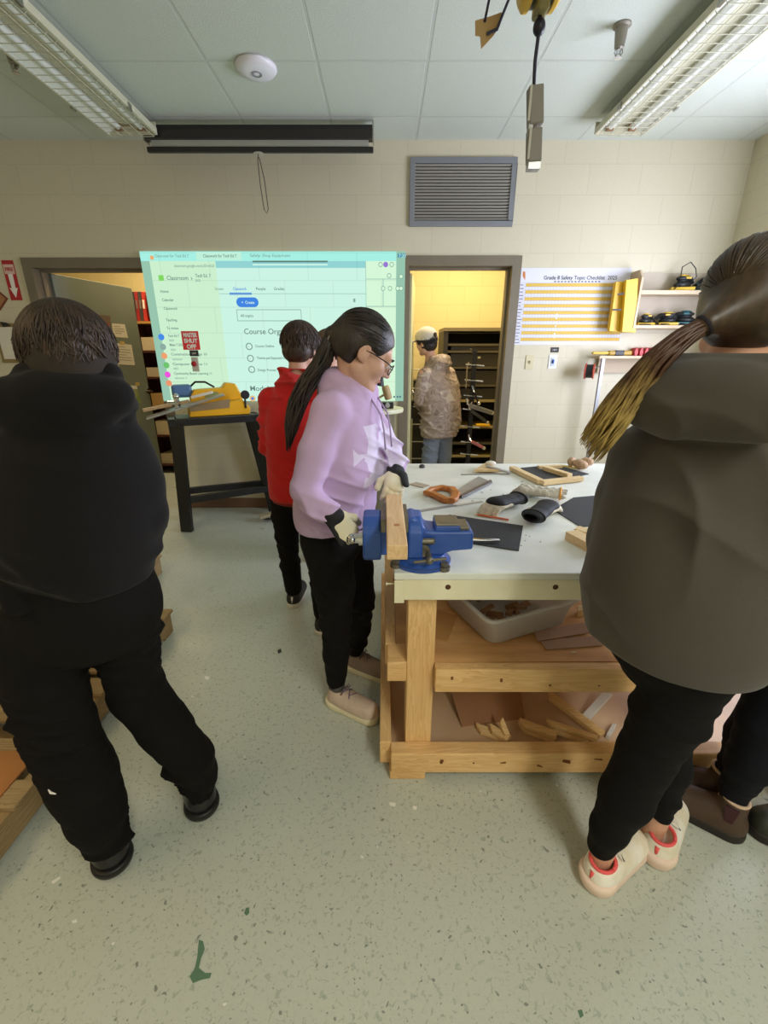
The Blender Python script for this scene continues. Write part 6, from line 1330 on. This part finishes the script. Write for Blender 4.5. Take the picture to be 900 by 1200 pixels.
def greygirl():
    f = V((.74,.67,0)).normalized(); r = V((f.y,-f.x,0)); rr = np.array([tuple(r), tuple(f), (0,0,1)])
    J = dict(f=f, pelvis=V((.665,.865,.82)), chest=V((.622,.86,1.27)), neck=V((.632,.855,1.345)), head=V((.664,.876,1.480)), hf=V((.66,.74,-.16)), hu=V((.12,.1,.98)),
             shL=V((.545,.93,1.235)), elL=V((.535,.965,1.0)), wrL=V((.62,1.10,.93)), shR=V((.725,.75,1.235)), elR=V((.81,.72,1.0)), wrR=V((.86,.92,.93)),
             hipL=V((.70,.925,.80)), knL=V((.765,.935,.46)), anL=V((.805,.925,.11)), toeL=V((.90,1.01,.04)), hipR=V((.69,.82,.80)), knR=V((.645,.83,.46)), anR=V((.610,.845,.11)), toeR=V((.71,.91,.04)),
             hdL=V((.4,.7,-.5)), hnL=V((-.4,.2,.8)), hdR=V((.3,.9,-.2)), hnR=V((.3,0,.9)))
    S = skel_body(J, SK2, .0055, .92); P, R = head(S, J['head'], J['hf'], J['hu'], .96); root = S.build('person', SK2, base=(.68,.87,0)); s = .96
    tag(root, 'person in long grey hoodie and black leggings, blond ponytail, pink and white sneakers', 'person'); face_parts(root, P, .96, mat('brow_brown', (90,64,40), .8), LIP)
    H = mat('hair_dark_blond', (72,54,34), .42, rgb2=(54,40,26), nscale=30, stretch=(3,3,1))
    S = SDF(np.array(J['head'])-.17, np.array(J['head'])+.17, .0034); S.ell(P(0,-.016,.040), np.array((.083,.102,.088))*s, R, .01); S.ell(P(0,-.045,-.01), np.array((.076,.066,.068))*s, R, .03)
    S.ell(P(0,.115,-.03), np.array((.085,.068,.09))*s, R, .012, sub=True); S.ell(P(.085,.018,-.04), np.array((.05,.042,.05))*s, R, .008, sub=True); S.ell(P(-.085,.018,-.04), np.array((.05,.042,.05))*s, R, .008, sub=True)
    tie = at(829,379,Y=.80); S.cone(P(0,-.085,.0), tie, .045, .020, .03); hr = S.build('hair', H, root)
    tl = V([(tie-V(J['head'])).dot(V(R[j])) for j in range(3)])
    scalp(hr, P, R, s, tl, (0,-.018,.038), (.084,.104,.088), 420, H, (7,135), .0024, seed=9, keep=lambda q: not ((q.y > .052 and q.z < .058) or (abs(q.x) > .05 and q.z < .012 and q.y > -.03) or q.z < -.055))
    d0 = (at(800,398,Y=.80)-tie).normalized(); q1 = V((0,1,0)); q2 = d0.cross(q1).normalized(); q1 = q2.cross(d0)
    mb = MB()
    for o in (-.006, .006): mb.tube([tie+d0*o+q1*(.0135*math.cos(a))+q2*(.0135*math.sin(a)) for a in np.linspace(0, 2*PI, 16)], .0062)
    mb.build('hair_tie', mat('tie_black', (26,20,28), .8), hr, smooth=True)
    cl = [tie, at(800,396,Y=.80), at(768,424,Y=.80), at(742,456,Y=.82), at(716,492,Y=.835), at(692,525,Y=.85)]; rs = [.011,.016,.021,.028,.034,.032]; rn = random.Random(4); paths = []
    for i in range(230):
        a, q = rn.uniform(0, 2*PI), math.sqrt(rn.random()); e = rn.uniform(.86, 1.03); pp = []
        for j in range(13):
            t_ = min(j/12*e*5, 5.2); k_ = min(int(t_), 4); ff = t_-k_; c = cl[k_].lerp(cl[k_+1], ff); R_ = rs[k_]*(1-ff)+rs[k_+1]*ff; aa = a+.35*math.sin(t_*1.2+i*.7)
            pp.append(c+q1*math.cos(aa)*q*R_+q2*math.sin(aa)*q*R_)
        paths.append((pp, [.0030]*10+[.0026,.002,.0008]))
    H2 = ombre('hair_tail', (74,46,30), (176,150,84), 1.47, 1.30); strands(paths, 'ponytail', H2, root)
    MG = fabric('hoodie_grey', (76,71,64), .9, .07, .15)
    st = [(.765,.655,.862,.165,.150), (.80,.657,.862,.190,.172), (.86,.655,.862,.202,.186), (.96,.65,.862,.196,.182), (1.08,.64,.86,.182,.168), (1.18,.63,.857,.165,.145), (1.25,.622,.855,.14,.115), (1.31,.625,.855,.105,.095), (1.35,.63,.855,.07,.08)]
    arms = {'L': [(V((.545,.925,1.205)), .058), (V((.540,.945,1.11)), .058), (V((.540,.965,1.0)), .055), (V((.58,1.04,.95)), .050), (V((.61,1.085,.935)), .040)], 'R': [(V((.715,.755,1.205)), .060), (V((.77,.735,1.11)), .060), (V((.805,.735,1.0)), .056), (V((.835,.82,.96)), .050), (V((.855,.90,.935)), .040)]}
    nk = J['neck']; hc = V((.545,.768,1.332)); hood = [(hc, 'e', (.142,.062,.072), rr, .004), (hc+r*.09, nk+f*.05+r*.06+V((0,0,-.03)), .036, .028, .02), (hc-r*.09, nk+f*.05-r*.06+V((0,0,-.03)), .036, .028, .02),
            (hc+f*.03+r*.085+V((0,0,.050)), hc+f*.03-r*.085+V((0,0,.050)), .030, .030, .014)]
    hoodie(root, J, st, arms, MG, .0055, 14, .785, hood, .0040, [((.3,.1,1), 22), ((.8,-.2,.3), 26)])
    MP = fabric('leggings_black', (15,13,14), .9, .05, .0)
    prof = {'R': [(V((.695,.815,.79)), .088), (V((.672,.822,.62)), .080), (V((.650,.83,.47)), .065), (V((.628,.832,.33)), .062), (V((.612,.842,.20)), .047), (V((.606,.848,.125)), .038)], 'L': [(V((.715,.925,.79)), .086), (V((.745,.93,.62)), .076), (V((.765,.935,.47)), .062), (V((.79,.925,.33)), .058), (V((.802,.925,.20)), .044), (V((.806,.925,.15)), .038)]}
    trousers(root, J, prof, MP, .005, .82, 8, fold=.0025, hipa=.15, hipb=.125, name='leggings')
    UP = mat('sneaker_white', (242,236,226), .6, rgb2=(224,212,188), nscale=18); SO = mat('sole_pale_pink', (232,206,188), .5); PK = mat('collar_coral', (238,92,92), .6)
    shoe(root, (.568,.808), (.86,.51), .245, .092, UP, SO, collar=PK, chunky=.013, high=.082, laces=mat('lace_white', (230,226,220), .7), stripe=PK); shoe(root, (.782,.868), (.70,.71), .245, .092, UP, SO, collar=PK, chunky=.016, high=.085, laces=MATS['lace_white'], stripe=PK)
greygirl()

# ---------------------------------------------------------------- boy in the red hoodie
def short_hair(root, J, P, R, s, m, vox=.005, seed=3, puff=.0):
    S = SDF(np.array(J['head'])-.17, np.array(J['head'])+.17, vox); S.ell(P(0,-.012,.042), np.array((.088+puff,.104+puff,.088+puff))*s, R, .01); S.ell(P(0,-.045,-.028), np.array((.076,.062,.062))*s, R, .02)
    S.ell(P(0,.118,-.030), np.array((.085,.066,.082))*s, R, .012, sub=True); S.ell(P(.088,.012,-.03), np.array((.045,.035,.04))*s, R, .008, sub=True); S.ell(P(-.088,.012,-.03), np.array((.045,.035,.04))*s, R, .008, sub=True)
    hr = S.build('hair', m, root)
    scalp(hr, P, R, s, (0,-.35,1), (0,-.014,.036), (.086+puff,.102+puff,.086+puff), 260, m, (4,140), .0042, lift=.006, jit=.5, seed=seed, curl=1, keep=lambda q: not ((q.y > .055 and q.z < .05) or q.z < -.08))
    scalp(hr, P, R, s, (0,-.35,1), (0,-.028,.014), (.078+puff,.084+puff,.092), 180, m, (70,150), .0042, lift=.005, jit=.3, seed=seed+1, curl=1, keep=lambda q: not ((q.y > .03 and q.z < .05) or q.z < -.10), name='nape_strands'); return hr
def redboy():
    f = V((.22,.97,0)).normalized(); r = V((f.y,-f.x,0)); rr = np.array([tuple(r), tuple(f), (0,0,1)])
    J = dict(f=f, pelvis=V((-.475,2.33,.74)), chest=V((-.455,2.32,1.23)), neck=V((-.435,2.33,1.315)), head=V((-.415,2.36,1.435)), hf=V((.25,.9,-.35)), hu=V((.1,.33,.94)),
             shL=V((-.60,2.34,1.21)), elL=V((-.625,2.33,.95)), wrL=V((-.56,2.52,.88)), shR=V((-.32,2.28,1.21)), elR=V((-.28,2.27,.95)), wrR=V((-.30,2.47,.88)),
             hipL=V((-.55,2.34,.72)), knL=V((-.555,2.33,.42)), anL=V((-.535,2.31,.10)), toeL=V((-.53,2.45,.03)), hipR=V((-.40,2.30,.72)), knR=V((-.36,2.20,.42)), anR=V((-.33,2.04,.10)), toeR=V((-.30,2.18,.03)),
             hdL=V((.3,.7,-.5)), hnL=V((-.8,.1,.5)), hdR=V((-.2,.8,-.5)), hnR=V((.8,.1,.5)))
    S = skel_body(J, SK1, .007, .92); P, R = head(S, J['head'], J['hf'], J['hu'], .98); root = S.build('person', SK1, base=(-.47,2.3,0)); tag(root, 'person in red hoodie and black trousers, back turned, before the projection', 'person')
    face_parts(root, P, .98, BRW, LIP); short_hair(root, J, P, R, .98, mat('hair_dark_brown', (70,48,36), .5, rgb2=(40,27,20), nscale=16, stretch=(4,4,1.2), bump=.6, bscale=70), .005, 3, .004)
    MR = fabric('hoodie_red', (196,34,34), .85, .12, .15)
    st = [(.60,-.475,2.33,.135,.115), (.64,-.475,2.33,.155,.135), (.75,-.47,2.33,.165,.145), (.95,-.465,2.325,.165,.140), (1.08,-.46,2.32,.168,.132), (1.18,-.455,2.32,.15,.11), (1.26,-.445,2.325,.105,.085), (1.33,-.437,2.33,.07,.07)]
    arms = {'L': [(V((-.585,2.34,1.19)), .060), (V((-.605,2.335,1.08)), .056), (V((-.620,2.34,.95)), .052), (V((-.58,2.45,.90)), .045)], 'R': [(V((-.335,2.29,1.19)), .060), (V((-.305,2.285,1.08)), .056), (V((-.285,2.28,.95)), .052), (V((-.295,2.42,.90)), .045)]}
    nk = J['neck']; hood = [(nk-f*.065+V((0,0,-.045)), 'e', (.10,.055,.07), rr, .03), (nk-f*.04+r*.06+V((0,0,.005)), nk-f*.04-r*.06+V((0,0,.005)), .032, .032, .02)]
    hoodie(root, J, st, arms, MR, .0065, 21, .665, hood, .006)
    MB().lathe([(.0,0),(.001,0)], (0,0,0)) if 0 else None
    S = SDF(np.array((-.68,2.13,.60)), np.array((-.27,2.53,.74)), .006); loft(S, [(.648,-.473,2.33,.148,.126), (.700,-.473,2.33,.158,.137)], (r.x, r.y)); S.build('hem_band', fabric('hem_dark_red', (140,36,30), .9, .1), root)
    MP = MATS['sweatpants_black']; prof = {'L': [(J['hipL'], .085), (V((-.555,2.34,.55)), .078), (J['knL'], .066), (V((-.545,2.32,.25)), .058), (V((-.535,2.31,.11)), .05)], 'R': [(J['hipR'], .085), (V((-.38,2.26,.55)), .076), (J['knR'], .064), (V((-.345,2.12,.25)), .056), (V((-.33,2.05,.11)), .048)]}
    trousers(root, J, prof, MP, .0065, .74, 31, fold=.004, hipa=.14, hipb=.115)
    UP = mat('sneaker_black', (26,25,26), .6); SO = mat('sole_white', (206,200,192), .5)
    shoe(root, (-.538,2.255), (.05,1), .25, .09, UP, SO, high=.085, stripe=M_white); shoe(root, (-.335,1.985), (.12,1), .25, .09, UP, SO, high=.085, stripe=M_white)
redboy()
# ---------------------------------------------------------------- person half hidden between them
def hiddenboy():
    f = V((-.85,-.25,0)).normalized(); r = V((f.y,-f.x,0)); rr = np.array([tuple(r), tuple(f), (0,0,1)]); x, y = -.375, 3.02
    c = at(385,409,Y=y)
    J = dict(f=f, pelvis=V((x+.03,y,.72)), chest=V((x+.02,y,1.18)), neck=V((x+.01,y,1.27)), head=V((c.x,y,c.z)), hf=V((-.9,-.25,-.2)), hu=V((-.1,0,1)),
             shL=V((x+.05,y-.14,1.17)), elL=V((x+.02,y-.16,.92)), wrL=V((x-.10,y-.12,.78)), shR=V((x+.0,y+.14,1.17)), elR=V((x-.02,y+.16,.92)), wrR=V((x-.14,y+.12,.80)),
             hipL=V((x+.03,y-.07,.70)), knL=V((x-.02,y-.07,.40)), anL=V((x-.02,y-.07,.09)), toeL=V((x-.14,y-.09,.03)), hipR=V((x+.03,y+.07,.70)), knR=V((x-.02,y+.07,.40)), anR=V((x,y+.08,.09)), toeR=V((x-.13,y+.06,.03)),
             hdL=V((-.5,0,-.8)), hnL=V((0,-1,0)), hdR=V((-.5,0,-.8)), hnR=V((0,1,0)))
    S = skel_body(J, SK1, .0075, .9); P, R = head(S, J['head'], J['hf'], J['hu'], .95); root = S.build('person', SK1, base=(x,y,0)); tag(root, 'person mostly hidden between red hoodie and lilac hoodie, only brown hair showing', 'person')
    face_parts(root, P, .95, BRW, LIP); short_hair(root, J, P, R, .95, mat('hair_mid_brown', (104,76,52), .5, rgb2=(60,42,28), nscale=16, bump=.6, bscale=70), .006, 5)
    MD = fabric('shirt_charcoal', (52,50,56), .9); st = [(.66,x+.02,y,.15,.12), (.80,x+.02,y,.155,.125), (1.0,x+.02,y,.155,.12), (1.12,x+.02,y,.14,.10), (1.20,x+.02,y,.10,.08), (1.27,x+.01,y,.065,.065)]
    arms = {q: [(J['sh'+q]-V((0,0,.02)), .055), (J['el'+q], .048), (J['wr'+q], .04)] for q in 'LR'}; hoodie(root, J, st, arms, MD, .0075, 41, .68, None, .004, name='sweatshirt')
    prof = {q: [(J['hip'+q], .08), (J['kn'+q], .062), (J['an'+q]+V((0,0,.02)), .048)] for q in 'LR'}; trousers(root, J, prof, MATS['sweatpants_black'], .0075, .72, 44, hipa=.135, hipb=.11)
    UP = mat('shoe_red', (186,40,36), .5); SO = MATS['sole_white']
    shoe(root, (x+.035,y-.07), (-1,-.15), .25, .09, UP, SO); shoe(root, (x+.045,y+.08), (-1,-.1), .25, .09, UP, SO)
hiddenboy()
# ---------------------------------------------------------------- person in the side room, camouflage hoodie
def camoboy():
    f = V((-.62,.78,0)).normalized(); r = V((f.y,-f.x,0)); rr = np.array([tuple(r), tuple(f), (0,0,1)]); y = 4.62
    J = dict(f=f, pelvis=V((.56,y,.74)), chest=V((.53,y,1.24)), neck=V((.47,y,1.37)), head=V((.41,y-.01,1.515)), hf=V((-.75,.62,-.15)), hu=V((-.22,.0,.95)),
             shL=V((.385,y-.12,1.25)), elL=V((.355,y-.10,.98)), wrL=V((.40,y+.12,.86)), shR=V((.66,y+.10,1.25)), elR=V((.74,y+.12,.98)), wrR=V((.60,y+.25,.86)),
             hipL=V((.50,y-.05,.72)), knL=V((.48,y-.05,.40)), anL=V((.47,y-.05,.09)), toeL=V((.40,y+.05,.03)), hipR=V((.63,y+.05,.72)), knR=V((.64,y+.05,.40)), anR=V((.65,y+.06,.09)), toeR=V((.58,y+.16,.03)),
             hdL=V((.1,.8,-.4)), hnL=V((-.7,0,.6)), hdR=V((-.5,.6,-.4)), hnR=V((.3,.3,.8)))
    S = skel_body(J, SK1, .008, .98); P, R = head(S, J['head'], J['hf'], J['hu'], 1.0); root = S.build('person', SK1, base=(.56,y,0)); tag(root, 'person in camouflage hoodie and pale backward cap in the room beyond the doorway', 'person')
    face_parts(root, P, 1, BRW, LIP); short_hair(root, J, P, R, 1.0, mat('hair_near_black', (26,20,20), .5, bump=.5, bscale=70), .005, 7)
    # cap worn backwards
    MC = mat('cap_stone', (196,190,178), .8, noise=.05); S = SDF(np.array(J['head'])-.2, np.array(J['head'])+.22, .005); S.ell(P(0,-.010,.052), (.097,.114,.094), R, .01); S.cut(P(0,0,.030), P(0,0,0)-P(0,-.15,1), .004)
    S.ell(P(0,-.118,.052), (.030,.03,.020), R, .004, sub=True); cp = S.build('cap', MC, root)
    S = SDF(np.array(P(0,.12,.03))-.15, np.array(P(0,.12,.03))+.15, .004); S.ell(P(0,.115,.036), (.075,.085,.009), R, .01); S.ell(P(0,-.02,.036), (.088,.10,.05), R, .005, sub=True); S.build('cap_brim', MC, cp)
    MB().box(P(0,-.112,.052), (.05,.014,.034), Matrix(R.tolist()).transposed()).build('cap_gap', M_black, cp)
    m = bpy.data.materials.new('camouflage_fleece'); m.use_nodes = True; nt = m.node_tree; b = nt.nodes['Principled BSDF']; b.inputs['Roughness'].default_value = .9; b.inputs['Specular IOR Level'].default_value = .2
    tc = nt.nodes.new('ShaderNodeTexCoord'); n1 = nt.nodes.new('ShaderNodeTexNoise'); n1.inputs['Scale'].default_value = 8; n1.inputs['Detail'].default_value = 3; n1.inputs['Distortion'].default_value = 1.2; nt.links.new(tc.outputs['Object'], n1.inputs['Vector'])
    rp = nt.nodes.new('ShaderNodeValToRGB'); rp.color_ramp.interpolation = 'EASE'; e = rp.color_ramp.elements; e[0].position = .38; e[0].color = lin((128,112,98)); e[1].position = .64; e[1].color = lin((186,172,158)); q = e.new(.46); q.color = lin((166,150,136)); q = e.new(.54); q.color = lin((146,128,118))
    nt.links.new(n1.outputs['Fac'], rp.inputs[0]); nt.links.new(rp.outputs[0], b.inputs['Base Color'])
    st = [(.575,.575,y,.165,.13), (.62,.58,y,.215,.165), (.72,.585,y,.245,.185), (.90,.575,y,.24,.18), (1.05,.56,y,.23,.165), (1.18,.545,y,.205,.145), (1.28,.525,y,.15,.11), (1.35,.495,y,.09,.085)]
    arms = {'L': [(V((.40,y-.11,1.225)), .072), (V((.375,y-.11,1.10)), .07), (V((.360,y-.09,.98)), .068), (V((.385,y+.04,.90)), .06)], 'R': [(V((.655,y+.09,1.225)), .072), (V((.705,y+.11,1.10)), .07), (V((.735,y+.12,.98)), .066), (V((.64,y+.22,.89)), .055)]}
    nk = J['neck']; hood = [(nk+V((.10,-.05,-.045)), 'e', (.115,.07,.085), rr, .03), (nk+V((.155,-.02,.0)), nk+V((.0,-.08,.0)), .03, .03, .03)]
    hoodie(root, J, st, arms, m, .0075, 51, .60, hood, .006)
    MP = fabric('sweatpants_grey', (116,124,138), .9, .08); prof = {q: [(J['hip'+q], .10), (J['kn'+q], .085), (J['an'+q]+V((0,0,.03)), .06)] for q in 'LR'}; trousers(root, J, prof, MP, .008, .74, 54, fold=.008, hipa=.16, hipb=.13, name='sweatpants')
    for q in 'LR': h = J['an'+q]; shoe(root, (h.x+.03, h.y-.04), (-.6,.8), .26, .095, MATS['sneaker_black'], MATS['sole_white'])
camoboy()
# ---------------------------------------------------------------- two people behind the grey hoodie (legs and boots show)
def boots_person():
    f = V((-.75,.62,0)).normalized(); x, y = 1.09, .99
    J = dict(f=f, pelvis=V((1.12,.985,.86)), chest=V((1.17,.975,1.36)), neck=V((1.17,.975,1.42)), head=V((1.155,.985,1.55)), hf=V((-.75,.6,-.3)), hu=V((-.15,.1,.95)),
             shL=V((1.07,.88,1.34)), elL=V((1.06,.85,1.08)), wrL=V((1.0,.98,.98)), shR=V((1.26,1.06,1.34)), elR=V((1.27,1.08,1.08)), wrR=V((1.15,1.10,1.0)),
             hipL=V((1.065,.935,.83)), knL=V((1.05,.945,.46)), anL=V((1.070,.985,.12)), toeL=V((.975,1.07,.04)), hipR=V((1.17,1.03,.83)), knR=V((1.13,1.03,.46)), anR=V((1.115,1.06,.12)), toeR=V((1.035,1.115,.04)),
             hdL=V((-.7,.5,-.3)), hnL=V((-.2,-.3,.9)), hdR=V((-.7,.3,-.3)), hnR=V((0,.2,.9)))
    S = skel_body(J, SK2, .0075, .95); P, R = head(S, J['head'], J['hf'], J['hu'], .98); root = S.build('person', SK2, base=(1.1,1.0,0)); tag(root, 'person in dark leggings and brown pull-on boots standing behind the grey hoodie', 'person'); face_parts(root, P, .98, BRW, LIP)
    short_hair(root, J, P, R, .98, MATS['hair_dark_brown'], .007, 9)
    st = [(.80,1.125,.985,.15,.11), (.95,1.14,.98,.145,.11), (1.1,1.155,.975,.145,.11), (1.25,1.165,.975,.145,.10), (1.34,1.17,.975,.11,.085), (1.41,1.17,.975,.06,.06)]
    hoodie(root, J, st, {q: [(J['sh'+q]-V((0,0,.02)), .058), (J['el'+q], .05), (J['wr'+q], .04)] for q in 'LR'}, fabric('sweater_navy', (40,44,60), .9), .0075, 61, .82, None, .004, name='sweater')
    prof = {'L': [(J['hipL'], .085), (V((1.055,.94,.65)), .078), (V((1.045,.95,.46)), .062), (V((1.062,.965,.30)), .060), (V((1.072,.985,.15)), .042)], 'R': [(J['hipR'], .085), (J['knR'], .062), (V((1.12,1.05,.30)), .058), (V((1.118,1.06,.15)), .042)]}
    trousers(root, J, prof, fabric('leggings_blueblack', (19,20,28), .9, .05, .0), .006, .86, 64, fold=.0025, hipa=.15, hipb=.12, name='leggings')
    UP = mat('boot_brown', (74,54,40), .55, noise=.15, nscale=14); SO = mat('boot_sole', (32,26,22), .6); GO = mat('boot_gore', (60,24,28), .8)
    for h, d, w in (((1.112,.945), (-.78,.62), 1), ((1.155,1.045), (-.80,.45), 0)):
        a = shoe(root, h, d, .262, .098, UP, SO, collar=mat('boot_lining', (206,176,150), .8), high=.135); dv_ = V((d[0], d[1], 0)).normalized(); n_ = V((dv_.y, -dv_.x, 0)); mb = MB(); c = V((h[0], h[1], 0))+dv_*.055
        for q in (-1, 1): MB().prism([c+n_*q*.0385+dv_*.018+V((0,0,.128)), c+n_*q*.0385-dv_*.018+V((0,0,.128)), c+n_*q*.0425-dv_*.010+V((0,0,.075)), c+n_*q*.0425+dv_*.010+V((0,0,.075))], n_*q*.003).build('elastic_gore', GO, a)
boots_person()
def laced_person():
    f = V((-.97,-.1,0)).normalized()
    J = dict(f=f, pelvis=V((1.53,.915,.86)), chest=V((1.56,.915,1.36)), neck=V((1.56,.915,1.42)), head=V((1.53,.915,1.55)), hf=V((-.95,.1,-.2)), hu=V((-.15,0,.95)),
             shL=V((1.56,.76,1.34)), elL=V((1.56,.72,1.08)), wrL=V((1.46,.76,.90)), shR=V((1.56,1.07,1.34)), elR=V((1.56,1.09,1.08)), wrR=V((1.44,1.03,1.0)),
             hipL=V((1.53,.85,.83)), knL=V((1.49,.85,.46)), anL=V((1.53,.85,.12)), toeL=V((1.40,.84,.04)), hipR=V((1.50,.98,.83)), knR=V((1.40,.985,.46)), anR=V((1.345,.975,.12)), toeR=V((1.23,.965,.04)),
             hdL=V((-.5,0,-.8)), hnL=V((0,-1,0)), hdR=V((-.8,0,-.3)), hnR=V((0,0,1)))
    S = skel_body(J, SK1, .008, .95); P, R = head(S, J['head'], J['hf'], J['hu'], .98); root = S.build('person', SK1, base=(1.4,.92,0)); tag(root, 'person at the right edge, only a dark leg and a dark green laced boot showing', 'person'); face_parts(root, P, .98, BRW, LIP)
    short_hair(root, J, P, R, .98, MATS['hair_near_black'], .007, 11)
    st = [(.80,1.54,.915,.155,.12), (.95,1.55,.915,.16,.12), (1.1,1.56,.915,.16,.12), (1.25,1.56,.915,.155,.11), (1.34,1.56,.915,.12,.09), (1.41,1.56,.915,.065,.065)]
    hoodie(root, J, st, {q: [(J['sh'+q]-V((0,0,.02)), .058), (J['el'+q], .05), (J['wr'+q], .04)] for q in 'LR'}, fabric('sweater_dark_green', (44,54,48), .9), .008, 71, .82, None, .004, name='sweater')
    prof = {q: [(J['hip'+q], .085), (J['kn'+q], .065), (J['an'+q]+V((0,0,.04)), .045)] for q in 'LR'}; trousers(root, J, prof, MATS['leggings_blueblack'], .007, .86, 74, hipa=.145, hipb=.12)
    UP = mat('boot_dark_green', (44,46,36), .5); LO = mat('lace_orange', (170,110,60), .8)
    shoe(root, (1.40,.985), (-1,-.08), .265, .098, UP, MATS['boot_sole'], high=.125, laces=LO, collar=LO); shoe(root, (1.575,.85), (-1,-.05), .265, .098, UP, MATS['boot_sole'], high=.125, laces=LO)
laced_person()

# ---------------------------------------------------------------- loose gloves on the bench
GWm = MATS['glove_white']; GBm = MATS['glove_black']; GG = 'work gloves lying on the bench'
def loose_glove(px, py, d, t, label, cuffm, curl=.9, z=.022, fingers=GWm, back=GBm, s=1.18):
    c = at(px, py, Z=TZ+.02); w = V((c.x, c.y, TZ+z)); d = V(d).normalized(); n = V((0,0,1)); tt = V(t).normalized()
    th = thing('work_glove', label, 'glove', (w.x, w.y, TZ), GG)
    S = SDF(np.array(w)-.16, np.array(w)+.17, .003); hand(S, w, d, n, tt, curl, s, .0025, .006); S.cut((0,0,TZ+.0012), (0,0,-1), .004); S.build('fingers', fingers, th)
    S = SDF(np.array(w)-.16, np.array(w)+.17, .003); S.cone(w-d*.055, w+d*.02, .036*s, .031*s, .01, (n, .55)); S.cone(w+d*.02+n*.005, w+d*.068*s+n*.006, .031*s, .038*s, .012, (n, .50))
    S.ell(w-d*.075, (.030,.026,.012), np.array([tuple(d), tuple(V((-d.y,d.x,0))), (0,0,1)]), .008, sub=True)
    S.folds(.0016, [((1,.3,.2), 160), ((.2,1,.5), 130)], int(px)); S.cut((0,0,TZ+.0012), (0,0,-1), .004); S.cut(w+V((0,0,-.012)), -n-d*.0, .004) if 0 else None; b = S.build('back', back, th)
    mb = MB(); e = V((-d.y, d.x, 0)); mb.tube([w-d*.057+e*(.037*s*math.cos(a))+V((0,0,.022*math.sin(a))) for a in np.linspace(0, 2*PI, 20)], .0045); mb.build('cuff_edge', cuffm, b, smooth=True)
loose_glove(597, 590, (-.80,-.60,.0), (-.6,.8,0), 'black and white work glove, left one of the pile, white fingertips curled to the front', GBm, .5, z=.034)
loose_glove(632, 603, (.65,.76,0), (-.7,.5,0), 'black work glove with cuff toward the camera in front of the pile', GBm, .35, z=.030)
loose_glove(640, 580, (-.90,.35,0), (.3,.9,0), 'grey-white work glove with orange cuff at the back of the pile', mat('cuff_orange', (226,158,52), .6), .5, z=.032, fingers=mat('glove_grey', (170,162,148), .8), back=mat('glove_pale', (204,198,184), .8))
# ============================================================ LIGHT
def area(name, loc, rot, sx, sy, power, rgb, spread=PI):
    l = bpy.data.lights.new(name, 'AREA'); l.shape = 'RECTANGLE'; l.size = sx; l.size_y = sy; l.energy = power; l.color = lin(rgb)[:3]; l.spread = spread
    o = bpy.data.objects.new(name, l); COL.objects.link(o); o.location = loc; o.rotation_euler = rot; return o
# daylight from the window in the right wall
area('window_daylight', (XR-.02, (WN[0]+WN[1])/2, (WN[2]+WN[3])/2), (0, math.radians(101), 0), WN[3]-WN[2], WN[1]-WN[0], 108, (226,232,255))
# added fill lamps, unseen behind the camera: one neutral, one warm at left
area('added_fill_lamp', (1.2, -1.6, CZ-.13), (0,0,0), .4, 2.4, 82, (250,250,238))
area('added_fill_lamp', (-2.2, -.2, CZ-.13), (0,0,0), .4, 2.4, 24, (255,222,168))
# lamps in the rooms beyond
area('storeroom_lamp', (-2.6, 5.2, CZ-.1), (0,0,0), .8, .8, 40, (255,232,188))
area('side_room_lamp', (.9, 4.85, CZ-.1), (0,0,0), 1.0, .5, 54, (255,234,190))
w = bpy.data.worlds.new('world'); SC.world = w; w.use_nodes = True; w.node_tree.nodes['Background'].inputs[0].default_value = (.8,.86,1,1); w.node_tree.nodes['Background'].inputs[1].default_value = .6
